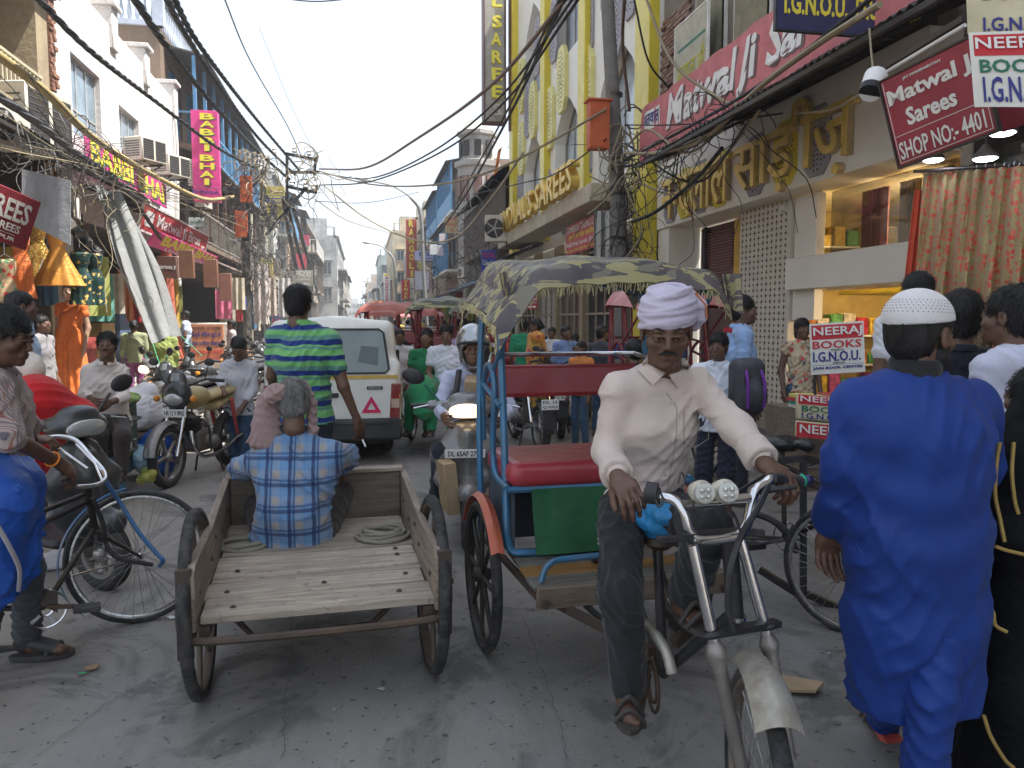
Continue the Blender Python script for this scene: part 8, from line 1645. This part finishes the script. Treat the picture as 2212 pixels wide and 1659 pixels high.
J=JJ((1,.15,0),head=(12,728,3.15),neck=(-12,800,3.2),chest=(-5,885,3.3),waist=(5,975,3.36),pelvis=(10,1050,3.42),SR=(-12,842,3.05),SL=(2,832,3.42),ER=(22,945,3.02),WR=(128,1000,3.32),EL=(60,920,3.6),WL=(68,948,3.85),HR=(0,1065,3.35),HL=(20,1065,3.5),KR=(60,1230,3.45),KL=(-10,1240,3.6),AR=(58,1378,3.66),AL=(-40,1400,3.7),TR=(130,1402,3.62))
D,Fm,L=figure('young man in striped shirt pushing the bicycle at the left edge',J,stripes('stripe_brown',[(0,(.30,.22,.20)),(.3,(.13,.12,.14)),(.42,(.34,.28,.26)),(.62,(.26,.10,.09)),(.72,(.34,.28,.26)),(.9,(.10,.10,.12))],.035,1,wob=.05,wrk=.3),cl('grey_trouser',(.05,.055,.065)),'short',(.105,.052,.032),'brownd',.009,hf=(1,-.12,-.25),sleeve=1.05,hem=.16,hres=.0045,w=1.05,shoes='x',handk=dict(R=dict(d=P(172,1034,3.42)-P(128,1000,3.32),n=V((.1,-.6,.9)),side=-1,curl=.6,thumb=(.5,.6),sc=1.05),L=dict(curl=.8,d=V((1,.1,-.15)),n=V((0,-.2,1)),side=-1)))
MB().ring(J['WR'].lerp(J['ER'],.16),J['WR']-J['ER'],.031,.0045,20,6).put('wrist_thread',M('thread_orange',(.75,.22,.03),.8),D)
for a in('R',):
 c0_=P(92,1425,3.64);c0_.z=.012;d_=V((1,.1,0)).normalized();p_=V((-.1,1,0));pl=[c0_+d_*math.cos(k*.4488)*.14+p_*math.sin(k*.4488)*(.048+.008*math.cos(k*.4488))for k in range(14)];MB().prism(pl,(0,0,.022)).put('sandal',M('sandal_sole',(.05,.045,.04),.8),D)
 for o_ in(.03,.075):MB().tube(arc([c0_+d_*o_-p_*.05+V((0,0,.02)),c0_+d_*(o_+.0)+V((0,0,.085-.3*o_)),c0_+d_*o_+p_*.05+V((0,0,.02))],5),.012).put('sandal_strap',M('sandal_sole'),D)
J=JJ((.15,-1,0),head=(231,747,6.8),neck=(229,783,6.85),chest=(230,830,6.9),waist=(236,880,6.95),pelvis=(240,912,7.0),SR=(192,802,6.85),SL=(262,802,6.95),ER=(184,852,6.8),WR=(205,866,6.55),EL=(266,858,6.85),WL=(238,870,6.6),HR=(222,915,6.95),HL=(258,915,6.95),KR=(215,940,6.6),KL=(265,940,6.6),AR=(215,1020,6.7),AL=(262,1020,6.7))
figure('snack vendor in cream white shirt sitting behind the blue bench',J,cl('offwhite',(.66,.60,.55),.3),cl('brown',(.06,.05,.045)),'short',(.13,.068,.04),'mid',.010,hf=(.15,-1,.12),sleeve=1.45,hem=.04,beard='moustache',hres=.006,w=1.0)
J=JJ((-.15,-1,0),head=(516,752,8.45),neck=(516,778,8.55),chest=(517,815,8.6),waist=(517,850,8.62),pelvis=(517,882,8.62),SR=(488,792,8.55),SL=(545,792,8.6),ER=(478,822,8.5),WR=(482,842,8.3),EL=(548,842,8.6),WL=(526,876,8.45),HR=(502,888,8.62),HL=(532,888,8.62),KR=(505,945,8.6),KL=(530,945,8.6),AR=(508,998,8.62),AL=(530,1000,8.62))
figure('young man in pink flowered white shirt leaning on the motorcycle',J,spots('shirt_floral',(.52,.52,.55),[(.6,.25,.28),(.35,.4,.5)],20,.22,.3),cl('jeans',(.05,.09,.15)),'short',(.12,.06,.035),'brown',.012,hf=(-.2,-.8,-.6),sleeve=1.6,hem=.08,hres=.007,w=1.0)
J=JJ((-.14,-1,0),head=(1022,752,5.6),neck=(1022,796,5.72),chest=(1024,850,5.8),waist=(1024,905,5.85),pelvis=(1024,955,5.9),SR=(972,820,5.7),SL=(1076,820,5.8),ER=(950,880,5.6),WR=(960,900,5.3),EL=(1100,885,5.6),WL=(1085,905,5.3),HR=(990,965,5.85),HL=(1055,965,5.85),KR=(952,975,5.45),KL=(1075,985,5.4),AR=(945,1075,5.6),AL=(1080,1085,5.5),TR=(935,1095,5.45))
D,Fm,L=figure('helmeted man in pale lilac shirt with backpack riding the grey scooter',J,cl('lilac',(.46,.49,.62),.3),cl('navy_trouser',(.02,.025,.035)),'none',(.17,.09,.055),'light',.010,hf=(-.14,-1,-.03),sleeve=1.8,hem=.03,hres=.006,w=1.08)
q=S(.012);E3=[list(r_)for r_ in Fm];q.ell(L(0,-.02,.045),(.125,.145,.135),E3);q.ell(L(0,-.04,-.07),(.105,.11,.10),E3,.03);q.ell(L(0,.10,-.055),(.085,.12,.10),E3,.012,'-');sput('helmet',q,.007,M('helmet_silver',(.32,.33,.35),.12,.7,var=.3,sc=3,coat=.8),D)
MB().tube(arc([L(-.108,.055,.03),L(-.07,.115,.045),L(0,.138,.05),L(.07,.115,.045),L(.108,.055,.03)],4),.011).tube([L(-.11,.04,.0),L(-.10,.03,-.08),L(-.05,.06,-.125)],.012).put('helmet_trim',m_black,D)
for pts in([(992,800,5.55),(985,850,5.5),(975,900,5.6)],[(1062,805,5.6),(1066,850,5.55),(1060,900,5.6)]):MB().tube(arc([P(*p)for p in pts],5),.022).put('backpack_strap',m_black,D)
ob('cardboard_box','opened cardboard box held between scooter rider and handlebar','box',MB().box(P(1046,842,5.55),(.28,.14,.17),(.3,.05,-.2),.004),M('cardboard',(.40,.29,.18),.8));ob('cardboard_box','cardboard box at the foot of the grey scooter','box',MB().box(P(968,1050,5.35),(.09,.22,.36),(.0,-.1,.15),.004),M('cardboard2',(.38,.28,.17),.8))
# --- standing and sitting people farther off
def ped(label,u,v,t,face,top,bot,hair='short',sl=.5,res=.014,pose=None,w=1.0,hem=.08,group=None,skirt=None,skc=None,h=None,hd=None,sk='mid',bare=False,z0=0):
 p=P(u,v,t);h=h or(p.z-z0);J=joints((p.x,p.y,p.z-h),face,h,pose)
 D,Fm,L=figure(label,J,top,bot,hair,skc or(.13,.07,.045),sk,res,hres=min(res,.009 if t<9 else .012),face=t<12,sleeve=sl,w=w,hem=hem,group=group,legs=not skirt,barecalf=bare,hd=hd,shoes=None if skirt else 'sandal',coll=t<9)
 if skirt:
  q=S(.03);z=J['s'];sd=(J['SR']-J['SL']).normalized();pe=J['pelvis'];q.tchain([V((pe.x,pe.y,p.z-h+.05)),V((pe.x,pe.y,pe.z*.55+(p.z-h)*.45)),J['waist']],[(.24*z,.2*z),(.20*z,.16*z),(.15*z,.11*z)],sd,.05);q.fx(lambda a,d:d-.012*np.sin(np.arctan2(a[:,1]-pe.y,a[:,0]-pe.x)*13+a[:,2]*3)*np.clip((pe.z-a[:,2])*2,0,1));q.cut((pe.x,pe.y,p.z-h+.04),(0,0,-1));sput('skirt',q,res,skirt,D)
 return D,Fm,L,J
WK=[dict(KL=(-.10,.16,.50),AL=(-.10,.22,.10),TL=(-.1,.36,.05),KR=(.1,-.02,.48),AR=(.1,-.22,.13),TR=(.1,-.1,.04),WR=(.24,.18,.9),WL=(-.24,-.08,.9)),dict(WR=(.20,.22,1.05),ER=(.24,-.03,1.1),WL=(-.15,.24,1.1),EL=(-.24,.0,1.1)),None]
D,Fm,L,J=ped('man in light blue uniform shirt with red badge standing by the gold pillar',1603,641,6.6,-105,cl('uniform_blue',(.26,.38,.60)),cl('navy_trouser'),sl=1.9,res=.010,w=1.05,hem=.1)
MB().box(P(1573,713,6.38),(.11,.006,.04),(0,.1,.5)).put('badge',m_redt,D)
D,Fm,L,J=ped('schoolboy in white shirt carrying a grey and purple backpack',1553,722,5.9,140,cl('school_white',(.62,.65,.72)),cl('short_navy',(.03,.03,.05)),sl=.75,res=.010,pose=WK[1],w=.95,bare=True)
q=S(.04);bc_=P(1612,835,5.7);q.rbox(bc_,(.12,.10,.21),None,.07);q.ell(bc_+V((.03,-.07,-.07)),(.10,.07,.12));q.wrinkle(.006,20,3);sput('backpack',q,.010,M('bag_grey',(.05,.05,.06),.6,wrk=.3),D)
for sx in(-.6,.5):MB().tube(arc([bc_+V((sx*.09,-.06,.19)),bc_+V((sx*.12+.02,-.12,.04)),bc_+V((sx*.11+.02,-.12,-.15))],5),.012).put('purple_piping',M('piping_purple',(.16,.03,.28),.5),D)
D,Fm,L,J=ped('woman in flowered top and blue jeans standing by the pierced screen',1733,690,7.6,175,spots('top_floral',(.55,.45,.30),[(.5,.08,.07),(.15,.13,.14),(.45,.2,.12)],15,.42,.2),cl('jeans',(.05,.09,.15)),'tail',sl=.18,res=.010,w=.9,z0=.16)
ped('tall man in white polo shirt partly behind the book banner',1985,592,4.75,-15,cl('polo_white',(.66,.66,.70)),cl('charcoal'),sl=.6,res=.011,w=1.15,h=1.74,z0=.16)
ped('man in black shirt with hand on hip at the right cloth display',2078,634,3.35,-35,cl('shirt_black',(.014,.016,.024)),cl('charcoal'),sl=1.6,res=.011,w=1.05,h=1.72,pose=dict(WR=(.17,.05,.98),ER=(.36,-.12,1.12)))
ped('man in pale lavender shirt cut by the right edge of the picture',2195,622,3.05,20,cl('shirt_lav',(.52,.53,.64),.3),cl('charcoal'),sl=1.95,res=.011,w=1.05,h=1.73)
m_blk=M('robe_black',(.004,.004,.005),.75,wrk=.4,spec=.15)
D,Fm,L,J=ped('woman in black robe with gold trimmed edges at the right edge',2242,800,2.50,8,m_blk,m_blk,'bun',sl=1.9,res=.011,w=1.05,skirt=m_blk,h=1.43)
q=S(.04);q.chain([P(2232,880,2.40),P(2205,1010,2.36),P(2200,1150,2.36),P(2190,1300,2.40)],[.06,.12,.13,.10]);q.chain([P(2200,1250,2.42),P(2205,1500,2.42),P(2200,1690,2.42)],[.13,.16,.18]);q.wrinkle(.012,16,2,(1.2,1.2,.4));sput('shawl',q,.010,m_blk,D)
mg_=M('trim_gold',(.55,.38,.12),.4,.5,bump=.8,bsc=300)
for pts in([(2160,955),(2152,1010),(2150,1070),(2160,1120),(2170,1170)],[(2150,1180),(2172,1188),(2205,1196),(2220,1200)],[(2130,1310),(2145,1322),(2150,1350),(2175,1365)],[(2190,955),(2186,1020),(2192,1080),(2200,1110)],[(2125,1545),(2140,1590),(2170,1640),(2190,1659)]):MB().tube(arc([P(a,b,2.24)for a,b in pts],5),.0055,6).put('gold_trim',mg_,D)
def sit(label,u,v,t,face,top,bot,hair='short',sl=.5,w=.9,skirt=None,res=.013,hd=None,zz=1.0,sk='mid',skc=None):
 pose=dict(KL=(-.11,.40,.90),KR=(.11,.40,.90),AL=(-.12,.44,.48),AR=(.12,.44,.48),TL=(-.12,.56,.44),TR=(.12,.56,.44),HL=(-.09,.02,.88),HR=(.09,.02,.88),WL=(-.12,.30,1.02),WR=(.12,.30,1.02),EL=(-.22,.04,1.12),ER=(.22,.04,1.12))
 return ped(label,u,v,t,face,top,bot,hair,sl,res,pose,w,.04,None,None,skc,1.7*zz,hd,sk)
D,Fm,L,J=sit('girl in white school shirt riding the camouflage canopied rickshaw',965,703,9.3,165,cl('school_white2',(.60,.61,.66)),cl('green_cloth',(.03,.22,.09)),'tail',.55,.95,res=.011,hd=(-10,0),sk='light',skc=(.24,.13,.085))
D,Fm,L,J=sit('woman in green outfit sitting at the side of the rickshaw',922,712,9.7,160,cl('green_cloth'),cl('green_cloth'),'long',.5,.95,sk='light')
q=S(.04);q.chain([P(925,838,9.3),P(912,850,8.95),P(915,885,8.85)],[.16,.17,.12]);q.wrinkle(.012,18,4);sput('green_skirt',q,.012,cl('green_cloth'),D)
sit('man in purple striped shirt behind the helmeted rider',1000,690,9.8,175,stripes('stripe_purple',[(0,(.55,.5,.6)),(.55,(.3,.08,.25))],.03,0),cl('charcoal'),sk='brown');sit('boy in cap looking out from the dull red rickshaw',862,712,11.8,190,cl('school_white2'),cl('offwhite'));sit('passenger in white pressed behind the van',872,735,12.0,180,cl('offwhite'),cl('offwhite'))
sit('seated passenger with dark hair in the red roofed rickshaw',1370,735,7.3,10,cl('shirt_black'),cl('jeans'),sk='mid')
ped('man in pale blue shirt at the left edge of the dress shop',42,632,6.4,-60,cl('sky',(.45,.6,.8)),cl('cream2',(.62,.55,.48)),res=.012,sl=.6,w=1.1,h=1.75)
ped('man in grey shirt facing into the dress shop',88,682,9.6,-100,cl('greyshirt',(.20,.19,.20)),cl('charcoal'),sl=1.5)
D,Fm,L,J=ped('shop mannequin draped in an orange sari',150,612,11.0,160,m_or,m_or,'bun',sl=.35,w=.88,skirt=m_or,h=1.8,res=.012,skc=(.35,.22,.15),sk='mannequin',z0=.15)
D['category']='mannequin';D.name='mannequin';q=S(.03);q.chain([J['SL']+V((0,0,.03)),J['chest']+J['f']*.12,J['HR']+J['f']*.12,J['KR']+J['f']*.1],[.05,.07,.09,.08]);q.wrinkle(.010,26,3,(1.2,1.2,.5));sput('sari_drape',q,.012,spots('sari_gold',(.60,.13,.02),[(.6,.4,.1)],40,.22,.3,.5),D)
ped('shop helper sitting low behind the golden counter',112,732,11.6,200,cl('offwhite'),cl('charcoal'),h=1.35)
q=S(.06);rc=P(78,880,5.9);q.chain([rc+V((-.25,0,.0)),rc+V((0,0,-.05)),rc+V((.28,.1,-.08))],[.20,.22,.13]);q.chain([rc,rc+V((-.1,0,-.45))],[.25,.22]);q.wrinkle(.016,15,2);sput('seated_figure',q,.014,cl('sari_red',(.45,.012,.015),.3),None,label='bent back of a woman wrapped in a bright red sari',cat='person')
q=S(.05);q.ell(P(42,800,6.0),(.18,.15,.16));q.wrinkle(.015,18,7);sput('cloth_bundle',q,.012,cl('cream2',(.62,.55,.48),.3),None,label='cream cloth bundle above the red sari',cat='bundle')
ped('woman in olive vest and purple skirt walking along the left shops',288,692,14.5,20,cl('olivevest',(.22,.24,.14)),cl('purple',(.18,.05,.14)),'bun',sl=1.4,bare=True)
ped('person wrapped in olive green cloth behind the grey sunshade',352,700,13.5,10,cl('olivewrap',(.20,.24,.07),.4),cl('olivewrap'),'long',sl=1.9,w=1.25,skirt=cl('olivewrap'))
ped('guard in pale blue shirt and black trousers by the rust red post',400,672,20,90,cl('guard',(.38,.44,.55)),cl('charcoal'))
CR=[((1132,692,13.0,-20),(.03,.25,.13),'green','man in green shirt in the right side crowd'),((1192,708,13.5,150),(.62,.6,.6),'white','man in white shirt facing left in the right side crowd'),((1222,705,11.5,200),(.16,.24,.45),'denim','man in blue shirt and jeans in the right side crowd'),((1240,722,12.5,90),(.03,.03,.05),'dark','person in dark clothes behind the red roofed rickshaw'),((1105,712,16,160),(.5,.1,.08),'redc','person in red among the right side stalls'),((1300,705,10.5,-60),(.05,.05,.06),'black2','man in black near the grey shopfront'),((1080,700,18,20),(.4,.4,.5),'grey3','man in grey blue shirt deep in the crowd'),((1255,738,9.5,120),(.55,.2,.05),'orangec','short person in orange scarf by the red rickshaw')]
for(u,v,t,f),c,nm,lb in CR:ped(lb,u,v,t,f,cl('crowd_'+nm,c),cl('jeans' if nm!='white' else 'charcoal'),sl=.9)
D,Fm,L,J=ped('woman in orange yellow shawl with a brown shoulder bag on the right',1158,690,12.0,80,cl('kameez_yellow',(.50,.30,.06),.3),cl('maroon',(.20,.01,.06)),'bun',sl=1.5,w=1.1,skirt=cl('kameez_yellow'))
q=S(.04);q.chain([J['SL']+V((0,0,.02)),J['SR']+V((0,0,.02))],.10);q.chain([J['SR'],J['chest']+V((0,0,-.1)),J['pelvis']],[.14,.16,.15]);q.wrinkle(.012,20,3);sput('shawl',q,.014,spots('shawl_orange',(.62,.26,.05),[(.45,.06,.08),(.6,.4,.1)],12,.4),D);q=S(.03);q.ell(J['pelvis']+V((.22,-.1,.12)),(.15,.09,.12));sput('shoulder_bag',q,.014,M('bag_brown',(.09,.06,.04),.7),D)
rr=random.Random(21)
for i in range(26):
 left=i%3==0;t=17+i*1.7;u=rr.uniform(480,600)if left and t<30 else(rr.uniform(680,745)if left else rr.uniform(880,1080)-t*1.2);c=rr.choice([(.6,.6,.6),(.3,.05,.05),(.1,.2,.4),(.5,.4,.1),(.05,.2,.15),(.35,.3,.3),(.55,.25,.3)])
 ped('distant walker wearing %s on the %s side, %s nearest of the far walkers'%({(.6,.6,.6):'white',(.3,.05,.05):'dark red',(.1,.2,.4):'blue',(.5,.4,.1):'mustard',(.05,.2,.15):'dark green',(.35,.3,.3):'grey',(.55,.25,.3):'pink'}[c],'left' if left else 'right',NTH[i]),u,692-rr.uniform(-6,10)*10/t,t,rr.uniform(0,360),M('walk%.2f%.2f'%c[:2],c,.9),cl('charcoal'),res=.022,group='distant walkers in the street',sl=rr.choice([.5,1.6]),pose=WK[i%3]if i%3<1 else None)
hz=bpy.data.materials.new('haze');hz.use_nodes=True;hz.node_tree.nodes.clear()
_pv=hz.node_tree.nodes.new('ShaderNodeVolumePrincipled');_pv.inputs['Color'].default_value=(.86,.9,.95,1);_pv.inputs['Density'].default_value=.0017;_pv.inputs['Anisotropy'].default_value=.2
_mo=hz.node_tree.nodes.new('ShaderNodeOutputMaterial');hz.node_tree.links.new(_pv.outputs[0],_mo.inputs['Volume'])
MB().b2((-700,-650,-1.2),(700,950,30)).put('haze',hz,None,0,kind='stuff')
